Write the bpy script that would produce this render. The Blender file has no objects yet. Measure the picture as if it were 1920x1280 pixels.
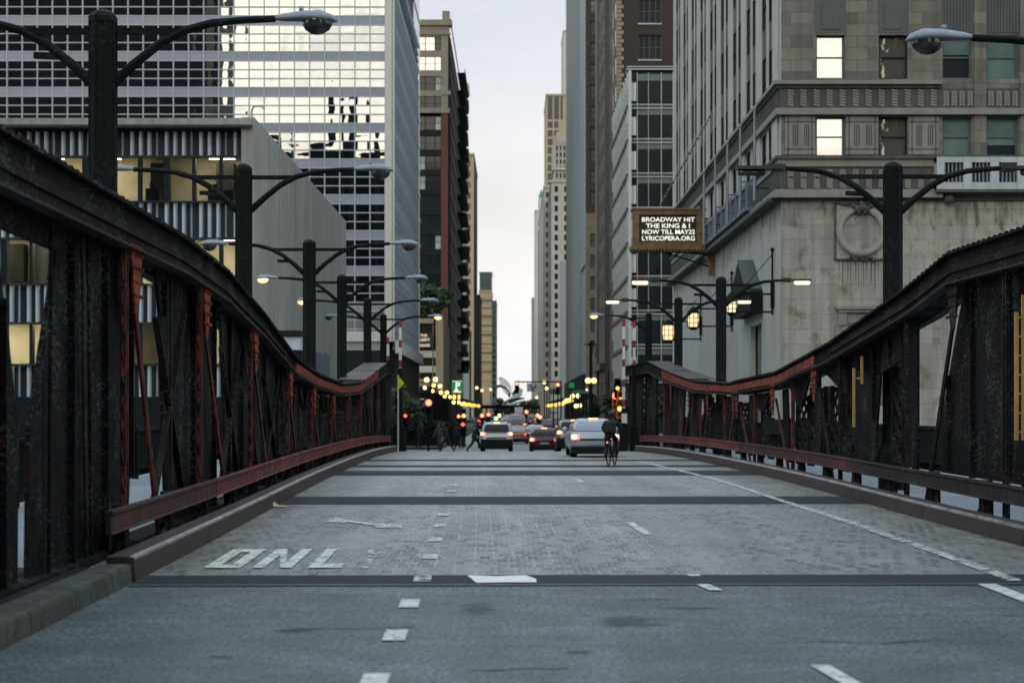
import bpy, bmesh, math, random
from mathutils import Vector, Matrix, Euler
random.seed(7)
C = bpy.context.scene
col = C.collection

# ------------------------------------------------------------------ camera
FPX, CX, CY, CZ = 3733.0, 962.0, 770.0, 1.9
cd = bpy.data.cameras.new('camera'); cam = bpy.data.objects.new('camera', cd); col.objects.link(cam)
cam.location = (0, 0, CZ); cam.rotation_euler = (math.radians(90), 0, 0)
cd.sensor_width = 36; cd.lens = FPX / 1920 * 36
cd.shift_x = (960 - CX) / 1920; cd.shift_y = (CY - 640) / 1920
cd.clip_start = 0.5; cd.clip_end = 9000
cd.dof.use_dof = True; cd.dof.focus_distance = 42; cd.dof.aperture_fstop = 2.0
C.camera = cam

# ------------------------------------------------------------------ world: overcast evening sky, warm glow low in the west (behind the camera)
SUN_EL, SUN_ROT = math.radians(24), math.radians(200)
w = bpy.data.worlds.new("World"); C.world = w; w.use_nodes = True
nt = w.node_tree; nt.nodes.clear()
def N(t, **k):
    n = nt.nodes.new(t)
    for a, b in k.items(): setattr(n, a, b)
    return n
out = N('ShaderNodeOutputWorld'); bg = N('ShaderNodeBackground'); bg.inputs[1].default_value = 0.1
sky = N('ShaderNodeTexSky', sky_type='NISHITA'); sky.sun_disc = False
sky.sun_elevation = SUN_EL; sky.sun_rotation = SUN_ROT; sky.air_density = 1.5; sky.dust_density = 2.5
tc = N('ShaderNodeTexCoord'); sep = N('ShaderNodeSeparateXYZ'); nt.links.new(tc.outputs['Generated'], sep.inputs[0])
el = N('ShaderNodeValToRGB')                       # cloud deck brightness by elevation
cr = el.color_ramp
for p, c in ((0.0, (7.7, 7.7, 8.0, 1)), (0.08, (8.2, 8.0, 7.8, 1)), (0.17, (6.8, 6.9, 7.4, 1)), (0.21, (6.1, 6.3, 7.0, 1)), (0.42, (8.1, 9.2, 10.0, 1)), (1.0, (9.3, 11.7, 13.1, 1))):
    if p in (0.0, 1.0): e = cr.elements[0 if p == 0 else -1]
    else: e = cr.elements.new(p)
    e.color = c
nt.links.new(sep.outputs[2], el.inputs[0])
mp = N('ShaderNodeMapping'); mp.inputs['Scale'].default_value = (3, 3, 9); nt.links.new(tc.outputs['Generated'], mp.inputs[0])
nz = N('ShaderNodeTexNoise'); nz.inputs['Scale'].default_value = 1.6; nz.inputs['Detail'].default_value = 5; nt.links.new(mp.outputs[0], nz.inputs[0])
nr = N('ShaderNodeMapRange'); nr.inputs[1].default_value = .3; nr.inputs[2].default_value = .7; nr.inputs[3].default_value = .86; nr.inputs[4].default_value = 1.12
nt.links.new(nz.outputs[0], nr.inputs[0])
mul = N('ShaderNodeVectorMath', operation='SCALE'); nt.links.new(el.outputs[0], mul.inputs[0]); nt.links.new(nr.outputs[0], mul.inputs['Scale'])
west = N('ShaderNodeMapRange', interpolation_type='SMOOTHSTEP'); west.inputs[1].default_value = 0.2; west.inputs[2].default_value = -0.85
nt.links.new(sep.outputs[1], west.inputs[0])
wz = N('ShaderNodeMapRange', interpolation_type='SMOOTHSTEP'); wz.inputs[1].default_value = 0.75; wz.inputs[2].default_value = 0.15
nt.links.new(sep.outputs[2], wz.inputs[0])
wf = N('ShaderNodeMath', operation='MULTIPLY'); nt.links.new(west.outputs[0], wf.inputs[0]); nt.links.new(wz.outputs[0], wf.inputs[1])
wm = N('ShaderNodeMix', data_type='RGBA'); wm.inputs['B'].default_value = (12.4, 11.6, 9.9, 1)
wn = N('ShaderNodeMath', operation='MULTIPLY'); n3 = N('ShaderNodeTexNoise'); n3.inputs['Scale'].default_value = 4.5; n3.inputs['Detail'].default_value = 5; nt.links.new(mp.outputs[0], n3.inputs[0])
r3 = N('ShaderNodeMapRange'); r3.inputs[1].default_value = .38; r3.inputs[2].default_value = .58; r3.inputs[3].default_value = .30; r3.inputs[4].default_value = 1.05; nt.links.new(n3.outputs[0], r3.inputs[0])
nt.links.new(wf.outputs[0], wn.inputs[0]); nt.links.new(r3.outputs[0], wn.inputs[1]); wn.use_clamp = True
nt.links.new(wn.outputs[0], wm.inputs['Factor']); nt.links.new(mul.outputs[0], wm.inputs['A'])
mx = N('ShaderNodeMix', data_type='RGBA'); mx.inputs['Factor'].default_value = 0.9
nt.links.new(sky.outputs[0], mx.inputs['A']); nt.links.new(wm.outputs['Result'], mx.inputs['B'])
nt.links.new(mx.outputs['Result'], bg.inputs[0]); nt.links.new(bg.outputs[0], out.inputs[0])

# ------------------------------------------------------------------ sun behind thin cloud
sd = bpy.data.lights.new('sun', 'SUN'); sd.energy = 0.7; sd.angle = math.radians(14); sd.color = (1, .93, .82)
so = bpy.data.objects.new('sun', sd); col.objects.link(so)
d = Vector((math.sin(SUN_ROT) * math.cos(SUN_EL), math.cos(SUN_ROT) * math.cos(SUN_EL), math.sin(SUN_EL)))
so.rotation_euler = (-d).to_track_quat('-Z', 'Y').to_euler(); so.location = (0, -50, 80)

C.view_settings.view_transform = 'Standard'; C.view_settings.look = 'None'; C.view_settings.gamma = 1
C.view_settings.use_curve_mapping = False; C.view_settings.exposure = 0.28
C.cycles.use_denoising = True
C.cycles.max_bounces = 6; C.cycles.diffuse_bounces = 3; C.cycles.glossy_bounces = 3; C.cycles.transparent_max_bounces = 8
C.cycles.caustics_reflective = False; C.cycles.caustics_refractive = False

# ------------------------------------------------------------------ places
def PX(px, Y): return (px - CX) / FPX * Y
def PZ(py, Y): return CZ + (CY - py) / FPX * Y
def W(px, py, Y): return Vector((PX(px, Y), Y, PZ(py, Y)))
_prof = [(-80, 0), (15, 0), (22, .015), (27, .04), (35, .09), (45, .18), (55, .21), (65, .215), (75, .19), (85, .10), (94, 0), (105, -.26), (117, -.56), (130, -.70), (160, -.75), (6000, -.75)]
def _lin(t, v):
    for (a, b), (c, d_) in zip(t, t[1:]):
        if v <= c: return b + (d_ - b) * max(0, (v - a)) / (c - a)
    return t[-1][1]
def zr(v): return sum(_lin(_prof, v + k) for k in (-4, -2, 0, 2, 4)) / 5
def B(u, v, z=0.0):                                   # bridge frame: u across, v along, z above datum
    return Vector((1.85 + u - .018 * v, v + .018 * u, z))
def hit(px, py):                                      # where a sight line meets the road
    a, b = 3.0, 140.0
    for _ in range(50):
        m = (a + b) / 2
        if PZ(py, m) > zr(m): a = m
        else: b = m
    return PX(px, a), a
def uv(px, py):
    X, Y = hit(px, py); return X - 1.85 + .018 * Y, Y

# ------------------------------------------------------------------ mesh builder
class MB:
    def __init__(s): s.v = []; s.f = []; s.m = []
    def add(s, vs, fs, mi=0):
        o = len(s.v); s.v += [tuple(p) for p in vs]
        for f in fs: s.f.append(tuple(o + i for i in f)); s.m.append(mi)
        return s
    def hexa(s, p, mi=0):
        return s.add(p, [(0, 3, 2, 1), (4, 5, 6, 7), (0, 1, 5, 4), (1, 2, 6, 5), (2, 3, 7, 6), (3, 0, 4, 7)], mi)
    def box(s, x0, x1, y0, y1, z0, z1, mi=0):
        return s.hexa([(x0, y0, z0), (x1, y0, z0), (x1, y1, z0), (x0, y1, z0), (x0, y0, z1), (x1, y0, z1), (x1, y1, z1), (x0, y1, z1)], mi)
    def quad(s, a, b, c, d, mi=0): return s.add([a, b, c, d], [(0, 1, 2, 3)], mi)
    def prism(s, lo, hi, mi=0):
        n = len(lo); fs = [tuple(range(n - 1, -1, -1)), tuple(range(n, 2 * n))]
        fs += [(i, (i + 1) % n, n + (i + 1) % n, n + i) for i in range(n)]
        return s.add(list(lo) + list(hi), fs, mi)
    def loft(s, rings, mi=0, cap=True):
        n = len(rings[0]); vs = [p for r in rings for p in r]; fs = []
        for k in range(len(rings) - 1):
            for i in range(n):
                j = (i + 1) % n; fs.append((k * n + i, k * n + j, (k + 1) * n + j, (k + 1) * n + i))
        if cap:
            fs.append(tuple(range(n - 1, -1, -1))); fs.append(tuple((len(rings) - 1) * n + i for i in range(n)))
        return s.add(vs, fs, mi)
    def tube(s, pts, r, n=8, mi=0, cap=True):
        pts = [Vector(p) for p in pts]; rs = r if isinstance(r, (list, tuple)) else [r] * len(pts); rings = []
        up = Vector((0, 0, 1)); pn = None
        for i, p in enumerate(pts):
            t = (pts[min(i + 1, len(pts) - 1)] - pts[max(i - 1, 0)]).normalized()
            if pn is None:
                pn = t.cross(up if abs(t.z) < .9 else Vector((1, 0, 0))).normalized()
            else:
                pn = (pn - t * pn.dot(t)).normalized()
            b = t.cross(pn)
            rings.append([p + (pn * math.cos(2 * math.pi * k / n) + b * math.sin(2 * math.pi * k / n)) * rs[i] for k in range(n)])
        return s.loft(rings, mi, cap)
    def bar(s, p, q, w_, h_, mi=0, up=(0, 0, 1)):     # rectangular bar from p to q
        p, q = Vector(p), Vector(q); t = (q - p).normalized(); up = Vector(up)
        if abs(t.dot(up)) > .95: up = Vector((1, 0, 0))
        a = t.cross(up).normalized() * w_ / 2; b = a.cross(t).normalized() * h_ / 2
        return s.hexa([p - a - b, p + a - b, q + a - b, q - a - b, p - a + b, p + a + b, q + a + b, q - a + b], mi)
    def lathe(s, c, prof, n=12, mi=0):
        c = Vector(c)
        return s.loft([[c + Vector((r * math.cos(2 * math.pi * k / n), r * math.sin(2 * math.pi * k / n), z)) for k in range(n)] for r, z in prof], mi)
    def ball(s, c, r, n=10, mi=0, sx=1, sy=1, sz=1):
        c = Vector(c); rings = []; m = max(4, n // 2)
        for i in range(m + 1):
            a = math.pi * (i / m) * .998 + .003 - math.pi / 2
            rings.append([c + Vector((r * sx * math.cos(a) * math.cos(2 * math.pi * k / n), r * sy * math.cos(a) * math.sin(2 * math.pi * k / n), r * sz * math.sin(a))) for k in range(n)])
        return s.loft(rings, mi)
    def build(s, name, mats, parent=None, smooth=False, bevel=0):
        me = bpy.data.meshes.new(name); off = ROOT.get(parent, Vector((0, 0, 0)))
        me.from_pydata([(x - off.x, y - off.y, z - off.z) for x, y, z in s.v], [], s.f)
        for mt in (mats if isinstance(mats, (list, tuple)) else [mats]): me.materials.append(mt)
        for i, p in enumerate(me.polygons): p.material_index = s.m[i]; p.use_smooth = smooth
        me.update()
        o = bpy.data.objects.new(name, me); col.objects.link(o)
        if parent is not None: o.parent = parent; ROOT[o] = off
        if bevel:
            b = o.modifiers.new('bevel', 'BEVEL'); b.width = bevel; b.segments = 2; b.limit_method = 'ANGLE'
        return o
ROOT = {}
def thing(name, label, cat, loc=(0, 0, 0), group=None):
    o = bpy.data.objects.new(name, None); col.objects.link(o); o.location = loc; o.empty_display_size = .2
    o['label'] = label; o['category'] = cat
    if group: o['group'] = group
    ROOT[o] = Vector(loc); return o
def tag(o, label, cat, group=None):
    o['label'] = label; o['category'] = cat
    if group: o['group'] = group
    return o
def struct(name, mb, m, **k):
    o = mb.build(name, m, **k); o['kind'] = 'structure'; return o
def dup(o, parent=None):
    c = o.copy(); col.objects.link(c)
    if parent is not None: c.parent = parent
    ROOT[c] = ROOT.get(o, Vector((0, 0, 0)))
    for ch in list(o.children): dup(ch, c)
    return c
def move(o, loc, rz=0.0): o.location = loc; o.rotation_euler = (0, 0, rz); return o

# ------------------------------------------------------------------ materials
def mat(name, c, rough=.6, metal=0.0, var=.25, scale=1.2, streak=0.0, bump=0.0, bscale=25, spec=.5, c2=None, c2amt=.5, emit=None, es=1.0, alpha_wear=0, grain=0.0, gscale=(45, 45, 45)):
    m = bpy.data.materials.new(name); m.use_nodes = True; t = m.node_tree; t.nodes.clear(); L = t.links.new
    def n(k, **kw):
        x = t.nodes.new(k)
        for a, b in kw.items(): setattr(x, a, b)
        return x
    o = n('ShaderNodeOutputMaterial'); p = n('ShaderNodeBsdfPrincipled'); L(p.outputs[0], o.inputs[0])
    p.inputs['Roughness'].default_value = rough; p.inputs['Metallic'].default_value = metal; p.inputs['Specular IOR Level'].default_value = spec
    tc = n('ShaderNodeTexCoord'); base = n('ShaderNodeRGB'); base.outputs[0].default_value = (*c, 1); cur = base.outputs[0]
    if var:
        a = n('ShaderNodeTexNoise'); a.inputs['Scale'].default_value = scale; a.inputs['Detail'].default_value = 6; a.inputs['Roughness'].default_value = .65; L(tc.outputs['Object'], a.inputs[0])
        r = n('ShaderNodeMapRange'); r.inputs[1].default_value = .3; r.inputs[2].default_value = .7; r.inputs[3].default_value = 1 - var; r.inputs[4].default_value = 1 + var; L(a.outputs[0], r.inputs[0])
        q = n('ShaderNodeVectorMath', operation='SCALE'); L(cur, q.inputs[0]); L(r.outputs[0], q.inputs['Scale']); cur = q.outputs[0]
        rr = n('ShaderNodeMapRange'); rr.inputs[3].default_value = max(.02, rough - .12); rr.inputs[4].default_value = min(1, rough + .12); L(a.outputs[0], rr.inputs[0]); L(rr.outputs[0], p.inputs['Roughness'])
    if c2:
        a = n('ShaderNodeTexNoise'); a.inputs['Scale'].default_value = scale * 2.7; a.inputs['Detail'].default_value = 8; a.inputs['Roughness'].default_value = .7; L(tc.outputs['Object'], a.inputs[0])
        r = n('ShaderNodeMapRange'); r.inputs[1].default_value = .62 - .25 * c2amt; r.inputs[2].default_value = .74 - .25 * c2amt; L(a.outputs[0], r.inputs[0])
        q = n('ShaderNodeMix', data_type='RGBA'); L(r.outputs[0], q.inputs['Factor']); L(cur, q.inputs['A']); q.inputs['B'].default_value = (*c2, 1); cur = q.outputs['Result']
    if grain:
        mp = n('ShaderNodeMapping'); mp.inputs['Scale'].default_value = gscale; L(tc.outputs['Object'], mp.inputs[0])
        a = n('ShaderNodeTexNoise'); a.inputs['Scale'].default_value = 1.0; a.inputs['Detail'].default_value = 3; a.inputs['Roughness'].default_value = .8; L(mp.outputs[0], a.inputs[0])
        r = n('ShaderNodeMapRange'); r.inputs[1].default_value = .3; r.inputs[2].default_value = .7; r.inputs[3].default_value = 1 - grain; r.inputs[4].default_value = 1 + grain; L(a.outputs[0], r.inputs[0])
        q = n('ShaderNodeVectorMath', operation='SCALE'); L(cur, q.inputs[0]); L(r.outputs[0], q.inputs['Scale']); cur = q.outputs[0]
    if streak:
        mp = n('ShaderNodeMapping'); mp.inputs['Scale'].default_value = (2.2, 2.2, .12); L(tc.outputs['Object'], mp.inputs[0])
        a = n('ShaderNodeTexNoise'); a.inputs['Scale'].default_value = 1.0; a.inputs['Detail'].default_value = 4; L(mp.outputs[0], a.inputs[0])
        r = n('ShaderNodeMapRange'); r.inputs[1].default_value = .4; r.inputs[2].default_value = .75; r.inputs[3].default_value = 1; r.inputs[4].default_value = 1 - streak; L(a.outputs[0], r.inputs[0])
        q = n('ShaderNodeVectorMath', operation='SCALE'); L(cur, q.inputs[0]); L(r.outputs[0], q.inputs['Scale']); cur = q.outputs[0]
    L(cur, p.inputs['Base Color'])
    if bump:
        a = n('ShaderNodeTexNoise'); a.inputs['Scale'].default_value = bscale; a.inputs['Detail'].default_value = 3; L(tc.outputs['Object'], a.inputs[0])
        b = n('ShaderNodeBump'); b.inputs['Strength'].default_value = bump; b.inputs['Distance'].default_value = .02; L(a.outputs[0], b.inputs['Height']); L(b.outputs[0], p.inputs['Normal'])
    if emit:
        p.inputs['Emission Color'].default_value = (*emit, 1); p.inputs['Emission Strength'].default_value = es
    if alpha_wear:
        a = n('ShaderNodeTexNoise'); a.inputs['Scale'].default_value = 7; a.inputs['Detail'].default_value = 8; a.inputs['Roughness'].default_value = .75; L(tc.outputs['Object'], a.inputs[0])
        r = n('ShaderNodeMapRange'); r.inputs[1].default_value = alpha_wear - .05; r.inputs[2].default_value = alpha_wear + .06; L(a.outputs[0], r.inputs[0]); L(r.outputs[0], p.inputs['Alpha'])
    m['p'] = p.name
    return m
def nodes(m):
    t = m.node_tree; return t, t.nodes[m['p']], t.links.new
def stone(name, c, bw, bh, var=.18, mortar=.75, streak=.2, rough=.85, c2=None):   # ashlar or brick in (x+y, z)
    m = mat(name, c, rough, var=.12, scale=.35, streak=streak, c2=c2, c2amt=.35, bump=.15, bscale=8)
    t, p, L = nodes(m)
    tc = t.nodes.new('ShaderNodeTexCoord'); s = t.nodes.new('ShaderNodeSeparateXYZ'); L(tc.outputs['Object'], s.inputs[0])
    ad = t.nodes.new('ShaderNodeMath'); L(s.outputs[0], ad.inputs[0]); L(s.outputs[1], ad.inputs[1])
    cb = t.nodes.new('ShaderNodeCombineXYZ'); L(ad.outputs[0], cb.inputs[0]); L(s.outputs[2], cb.inputs[1])
    br = t.nodes.new('ShaderNodeTexBrick'); L(cb.outputs[0], br.inputs[0]); br.inputs['Scale'].default_value = 1
    br.inputs['Brick Width'].default_value = bw; br.inputs['Row Height'].default_value = bh; br.inputs['Mortar Size'].default_value = min(.02, bh * .08)
    br.inputs['Color1'].default_value = (1 + var,) * 3 + (1,); br.inputs['Color2'].default_value = (1 - var,) * 3 + (1,); br.inputs['Mortar'].default_value = (mortar,) * 3 + (1,)
    src = p.inputs['Base Color'].links[0].from_socket
    q = t.nodes.new('ShaderNodeMix'); q.data_type = 'RGBA'; q.blend_type = 'MULTIPLY'; q.inputs['Factor'].default_value = 1
    L(src, q.inputs['A']); L(br.outputs['Color'], q.inputs['B']); L(q.outputs['Result'], p.inputs['Base Color'])
    return m
def emis(name, c, s):
    return mat(name, (.8, .8, .8), .4, var=0, emit=c, es=s)
def glass(name, c=(.02, .026, .03), rough=.06, metal=0.0, wav=.0, wscale=.6):
    m = mat(name, c, rough, metal, var=0, spec=.8)
    if wav:
        t, p, L = nodes(m); tc = t.nodes.new('ShaderNodeTexCoord'); a = t.nodes.new('ShaderNodeTexNoise'); a.inputs['Scale'].default_value = wscale; a.inputs['Detail'].default_value = 2
        L(tc.outputs['Object'], a.inputs[0]); b = t.nodes.new('ShaderNodeBump'); b.inputs['Strength'].default_value = 1; b.inputs['Distance'].default_value = wav; L(a.outputs[0], b.inputs['Height']); L(b.outputs[0], p.inputs['Normal'])
    return m
M = {}
M['asphalt'] = mat('asphalt', (.082, .106, .110), .55, var=.26, scale=.45, bump=.5, bscale=60, spec=.4, c2=(.062, .080, .084), c2amt=.45, grain=.95, gscale=(26, 9, 20))
M['street'] = mat('street_asphalt', (.17, .185, .195), .55, var=.15, scale=.5, bump=.2, bscale=40)
M['ground'] = mat('city_ground', (.13, .14, .14), .85, var=.2, scale=.1)
M['paint'] = mat('road_paint', (.58, .60, .58), .6, var=.28, scale=3, alpha_wear=.41)
M['paint_worn'] = mat('worn_road_paint', (.60, .63, .56), .65, var=.15, scale=3, alpha_wear=.46)
M['joint'] = mat('joint_plate', (.017, .021, .029), .75, .0, var=.25, scale=3, bump=.4, bscale=60, spec=.25)
M['joint_lip'] = mat('joint_gap', (.008, .01, .011), .8, var=0)
M['kerb'] = mat('maroon_steel_kerb', (.044, .028, .027), .55, .0, var=.4, scale=2.5, c2=(.062, .058, .058), c2amt=.35, bump=.25, bscale=15, spec=.35)
M['kerb_stone'] = mat('stone_kerb', (.062, .063, .052), .85, var=.4, scale=2, c2=(.03, .034, .03), c2amt=.55, bump=.4, bscale=12)
M['steel'] = mat('dark_bridge_steel', (.0085, .012, .013), .85, var=.5, scale=1.5, c2=(.024, .013, .012), c2amt=.55, bump=.6, bscale=14, spec=.06, grain=.6, gscale=(14, 14, 14))
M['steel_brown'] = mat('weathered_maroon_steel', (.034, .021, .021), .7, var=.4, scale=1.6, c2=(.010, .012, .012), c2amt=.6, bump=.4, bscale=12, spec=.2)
M['steel_red'] = mat('red_bridge_steel', (.16, .027, .022), .65, var=.5, scale=1.2, c2=(.022, .013, .013), c2amt=.75, bump=.35, bscale=12, spec=.2)
M['steel_rust'] = mat('rusty_orange_steel', (.25, .05, .03), .7, var=.5, scale=2, c2=(.03, .014, .012), c2amt=.6, bump=.4, bscale=12, spec=.2)
M['beam_red'] = mat('red_guard_beam', (.185, .031, .031), .6, var=.45, scale=.9, c2=(.038, .021, .022), c2amt=.65, bump=.35, bscale=10, spec=.25)
M['footway'] = mat('pale_footway', (.20, .235, .27), .7, var=.2, scale=.8)
M['pole'] = mat('black_lamp_pole', (.0055, .0075, .008), .7, var=.35, scale=3, bump=.15, spec=.14)
M['lamp_grey'] = mat('grey_lamp_housing', (.24, .27, .32), .45, .2, var=.15, scale=5)
M['lamp_dark'] = mat('dark_lamp_housing', (.02, .024, .026), .45, var=.1)
M['lens'] = glass('lamp_lens', (.03, .035, .04), .12)
M['lens_lit'] = emis('lit_sodium_lens', (1, .55, .18), 2.2)
M['led'] = emis('lit_led_strip', (1, .86, .62), 1.35)
M['globe'] = emis('lit_globe', (1, .56, .14), 2.4)
M['bulb'] = emis('lit_yellow_bulb', (1, .62, .03), 1.3)
M['red_lit'] = emis('lit_red_lens', (1, .10, .045), 1.7)
M['amber_lit'] = emis('lit_amber_lens', (1, .45, .10), 2.4)
M['green_lit'] = emis('lit_green_lens', (.05, .9, .6), 2.2)
M['brake'] = emis('lit_brake_lamp', (1, .42, .14), 2.2)
M['brake_red'] = emis('lit_red_tail_lamp', (.8, .03, .03), .55)
M['concrete'] = mat('board_marked_concrete', (.40, .395, .365), .85, var=.16, scale=.2, streak=.34, bump=.1, bscale=4)
M['concrete_dark'] = mat('dark_concrete', (.035, .041, .042), .85, var=.2, scale=.5)
M['corr'] = mat('corrugated_blue_metal', (.58, .63, .70), .45, .0, var=.12, scale=1.5)
M['corr_dark'] = mat('dark_corrugated_back', (.025, .034, .045), .5, .2, var=.1)
M['dark_frame'] = mat('dark_window_frame', (.013, .017, .019), .6, var=.1, spec=.2)
M['room'] = mat('warm_lit_room', (.42, .39, .30), .8, var=.5, scale=.35, emit=(.52, .45, .29), es=.38)
M['room_dim'] = mat('pale_blind', (.30, .34, .34), .7, var=.4, scale=.3)
M['b_mullion'] = mat('pale_mullion', (.33, .37, .42), .5, .0, var=.05)
M['b_spandrel'] = mat('grey_spandrel', (.215, .235, .285), .5, .0, var=.12, scale=.2)
M['b_glass'] = glass('mirror_curtain_glass', (.70, .72, .72), .012, 1.0, .009, .35)
M['b_glass_side'] = glass('blue_side_glass', (.20, .23, .28), .12, .7, .03, .6)
M['cream'] = mat('cream_cladding', (.46, .46, .43), .6, var=.06, scale=.4)
M['navy'] = glass('navy_glass', (.015, .02, .03), .1, .3)
M['glass'] = glass('dark_window_glass', (.010, .014, .017), .12)
M['glass_dim'] = mat('dim_window_glass', (.012, .017, .02), .3, var=.2, scale=.4, spec=.18)
M['back_glass'] = mat('dull_dark_glass', (.010, .014, .02), .6, var=.1, spec=.1)
M['hedge'] = mat('dark_hedge', (.010, .016, .009), .8, var=.4, scale=2)
M['glass_blue'] = glass('blue_grey_window_glass', (.06, .085, .095), .08)
M['glass_teal'] = mat('teal_blind', (.085, .15, .135), .35, var=.25, scale=.9)
M['glass_sky'] = glass('bright_reflecting_glass', (.84, .82, .78), .02, .95, .0015, .9)
M['glass_murk'] = glass('murky_reflecting_glass', (.35, .33, .28), .03, .75, .02, 1.1)
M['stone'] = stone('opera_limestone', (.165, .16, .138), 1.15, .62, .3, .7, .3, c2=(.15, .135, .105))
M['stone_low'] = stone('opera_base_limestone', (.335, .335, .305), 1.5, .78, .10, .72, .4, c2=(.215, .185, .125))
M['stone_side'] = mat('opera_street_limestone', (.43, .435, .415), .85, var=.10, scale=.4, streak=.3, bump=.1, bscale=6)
M['stone_pier'] = mat('opera_pier_limestone', (.31, .305, .275), .85, var=.10, scale=.5, streak=.15)
M['stone_dark'] = mat('sooty_limestone', (.078, .082, .077), .85, var=.25, scale=.9, streak=.35)
M['stone_trim'] = mat('limestone_trim', (.225, .222, .20), .8, var=.15, scale=.8, streak=.2)
M['stone_streak'] = mat('stained_limestone', (.13, .128, .115), .85, var=.3, scale=1.5, streak=.6)
M['green_panel'] = mat('green_grey_spandrel', (.07, .08, .08), .5, var=.15, scale=1)
M['blue_frame'] = mat('blue_grey_frame', (.075, .10, .125), .5, var=.12, scale=2)
M['blue_metal'] = mat('blue_grey_balcony_metal', (.15, .19, .24), .45, .2, var=.2, scale=1, streak=.2)
M['white_metal'] = mat('pale_balcony_metal', (.42, .45, .47), .5, var=.12, scale=1, streak=.15)
M['bronze'] = mat('bronze_sign_frame', (.21, .145, .075), .45, .35, var=.3, scale=1.8, streak=.3, c2=(.06, .045, .03), c2amt=.35)
M['sign_black'] = mat('black_sign_board', (.008, .01, .012), .4, var=0)
M['sign_text'] = emis('lit_white_letters', (1, .95, .80), .72)
M['lantern'] = emis('lit_lantern_glass', (1, .66, .30), 1.05)
M['iron'] = mat('black_iron', (.007, .009, .010), .7, var=.2, spec=.15)
M['gold'] = mat('gilded_bead', (.16, .11, .04), .5, .3, var=.2, scale=5)
M['brick_brown'] = stone('dark_brown_brick', (.034, .023, .020), .4, .15, .2, .8, .1)
M['brick_red'] = stone('red_brick', (.105, .042, .034), .4, .15, .15, .8, .1)
M['beige'] = stone('beige_terracotta', (.23, .205, .165), .9, .45, .08, .85, .15)
M['tan'] = stone('tan_masonry', (.25, .205, .145), 1.5, .5, .08, .85, .12)
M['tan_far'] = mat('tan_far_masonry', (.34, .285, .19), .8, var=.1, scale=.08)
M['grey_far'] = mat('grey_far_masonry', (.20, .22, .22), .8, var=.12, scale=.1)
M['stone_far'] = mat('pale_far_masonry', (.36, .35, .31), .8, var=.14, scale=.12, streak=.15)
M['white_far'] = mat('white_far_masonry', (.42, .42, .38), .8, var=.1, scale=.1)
M['taupe'] = stone('taupe_masonry', (.10, .092, .082), .8, .4, .12, .8, .15)
M['tan_dark'] = stone('tan_brown_masonry', (.145, .118, .085), .8, .4, .12, .85, .15)
M['grey_pilaster'] = mat('blue_grey_pilaster', (.20, .23, .25), .6, var=.1, scale=.3)
M['copper'] = mat('green_copper', (.06, .20, .17), .6, var=.15)
M['teal_dark'] = mat('dark_teal_glass', (.035, .06, .07), .2, .3, var=.2, scale=.15)
M['podium'] = mat('dark_granite_podium', (.012, .015, .016), .7, var=.35, scale=.6, spec=.15)
M['white_frame'] = mat('pale_steel_frame', (.40, .44, .45), .5, .1, var=.1)
M['white_panel'] = mat('white_column_cover', (.55, .56, .52), .5, var=.05)
M['blind'] = mat('grey_blind', (.12, .14, .145), .7, var=.2, scale=.5)
M['dark_ledge'] = mat('dark_ledge', (.035, .042, .045), .5, var=.15)
M['fascia'] = mat('pale_fascia', (.40, .42, .42), .5, var=.1)
M['white_car'] = mat('white_car_paint', (.52, .54, .57), .3, .1, var=.04)
M['silver_car'] = mat('silver_car_paint', (.34, .36, .40), .3, .3, var=.04, spec=.6)
M['grey_car'] = mat('warm_grey_car_paint', (.22, .22, .20), .3, .2, var=.05)
M['red_car'] = mat('dark_red_car_paint', (.12, .012, .014), .25, .1, var=.05)
M['taxi'] = mat('orange_taxi_paint', (.45, .13, .04), .3, 0, var=.05)
M['dark_car'] = mat('black_car_paint', (.015, .017, .02), .25, .1, var=.05)
M['plastic'] = mat('black_plastic', (.008, .010, .011), .7, var=.1, spec=.15)
M['tyre'] = mat('tyre_rubber', (.006, .007, .008), .9, var=.15, spec=.1)
M['rim'] = mat('grey_rim', (.22, .23, .24), .4, .6, var=.1)
M['plate'] = mat('blue_white_plate', (.22, .27, .36), .5, var=.2, scale=9)
M['car_glass'] = glass('car_glass', (.02, .025, .03), .08)
M['sky_glass'] = mat('sky_lit_car_glass', (.22, .245, .30), .15, .4, var=.05)  # sky reflection put into the glass colour
M['white_arm'] = mat('white_barrier_paint', (.55, .56, .55), .6, var=.1, scale=4)
M['red_arm'] = mat('red_barrier_paint', (.22, .02, .025), .6, var=.1, scale=4)
M['lime'] = mat('lime_sign', (.50, .62, .04), .5, var=.05)
M['green_sign'] = mat('green_parking_sign', (.01, .16, .05), .5, var=.05, emit=(.01, .25, .06), es=.35)
M['teal_sign'] = mat('teal_street_sign', (.01, .17, .13), .5, var=.05)
M['white_sign'] = mat('white_sign_plate', (.42, .43, .44), .6, var=.12, scale=2)
M['sign_white'] = emis('white_sign_letter', (.8, .85, .8), .6)
M['signal_yellow'] = mat('amber_signal_housing', (.42, .14, .02), .5, var=.1)
M['ladder'] = mat('yellow_ladder_paint', (.50, .32, .10), .5, var=.2, scale=3)
M['gold_letter'] = emis('lit_gold_letters', (1, .62, .10), .35)
M['foil'] = mat('brushed_steel', (.62, .64, .66), .4, .35, var=.1, scale=.3)
M['leaf'] = mat('leaves', (.035, .055, .022), .7, var=.4, scale=.5)
M['leaf_far'] = mat('far_leaves', (.045, .065, .035), .7, var=.4, scale=.2)
M['bark'] = mat('bark', (.04, .032, .025), .8, var=.3, scale=3)
M['rag'] = mat('tan_rag', (.40, .33, .20), .8, var=.3, scale=9)
M['white_rag'] = mat('white_sheet', (.72, .73, .72), .7, var=.08, scale=4)
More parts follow.
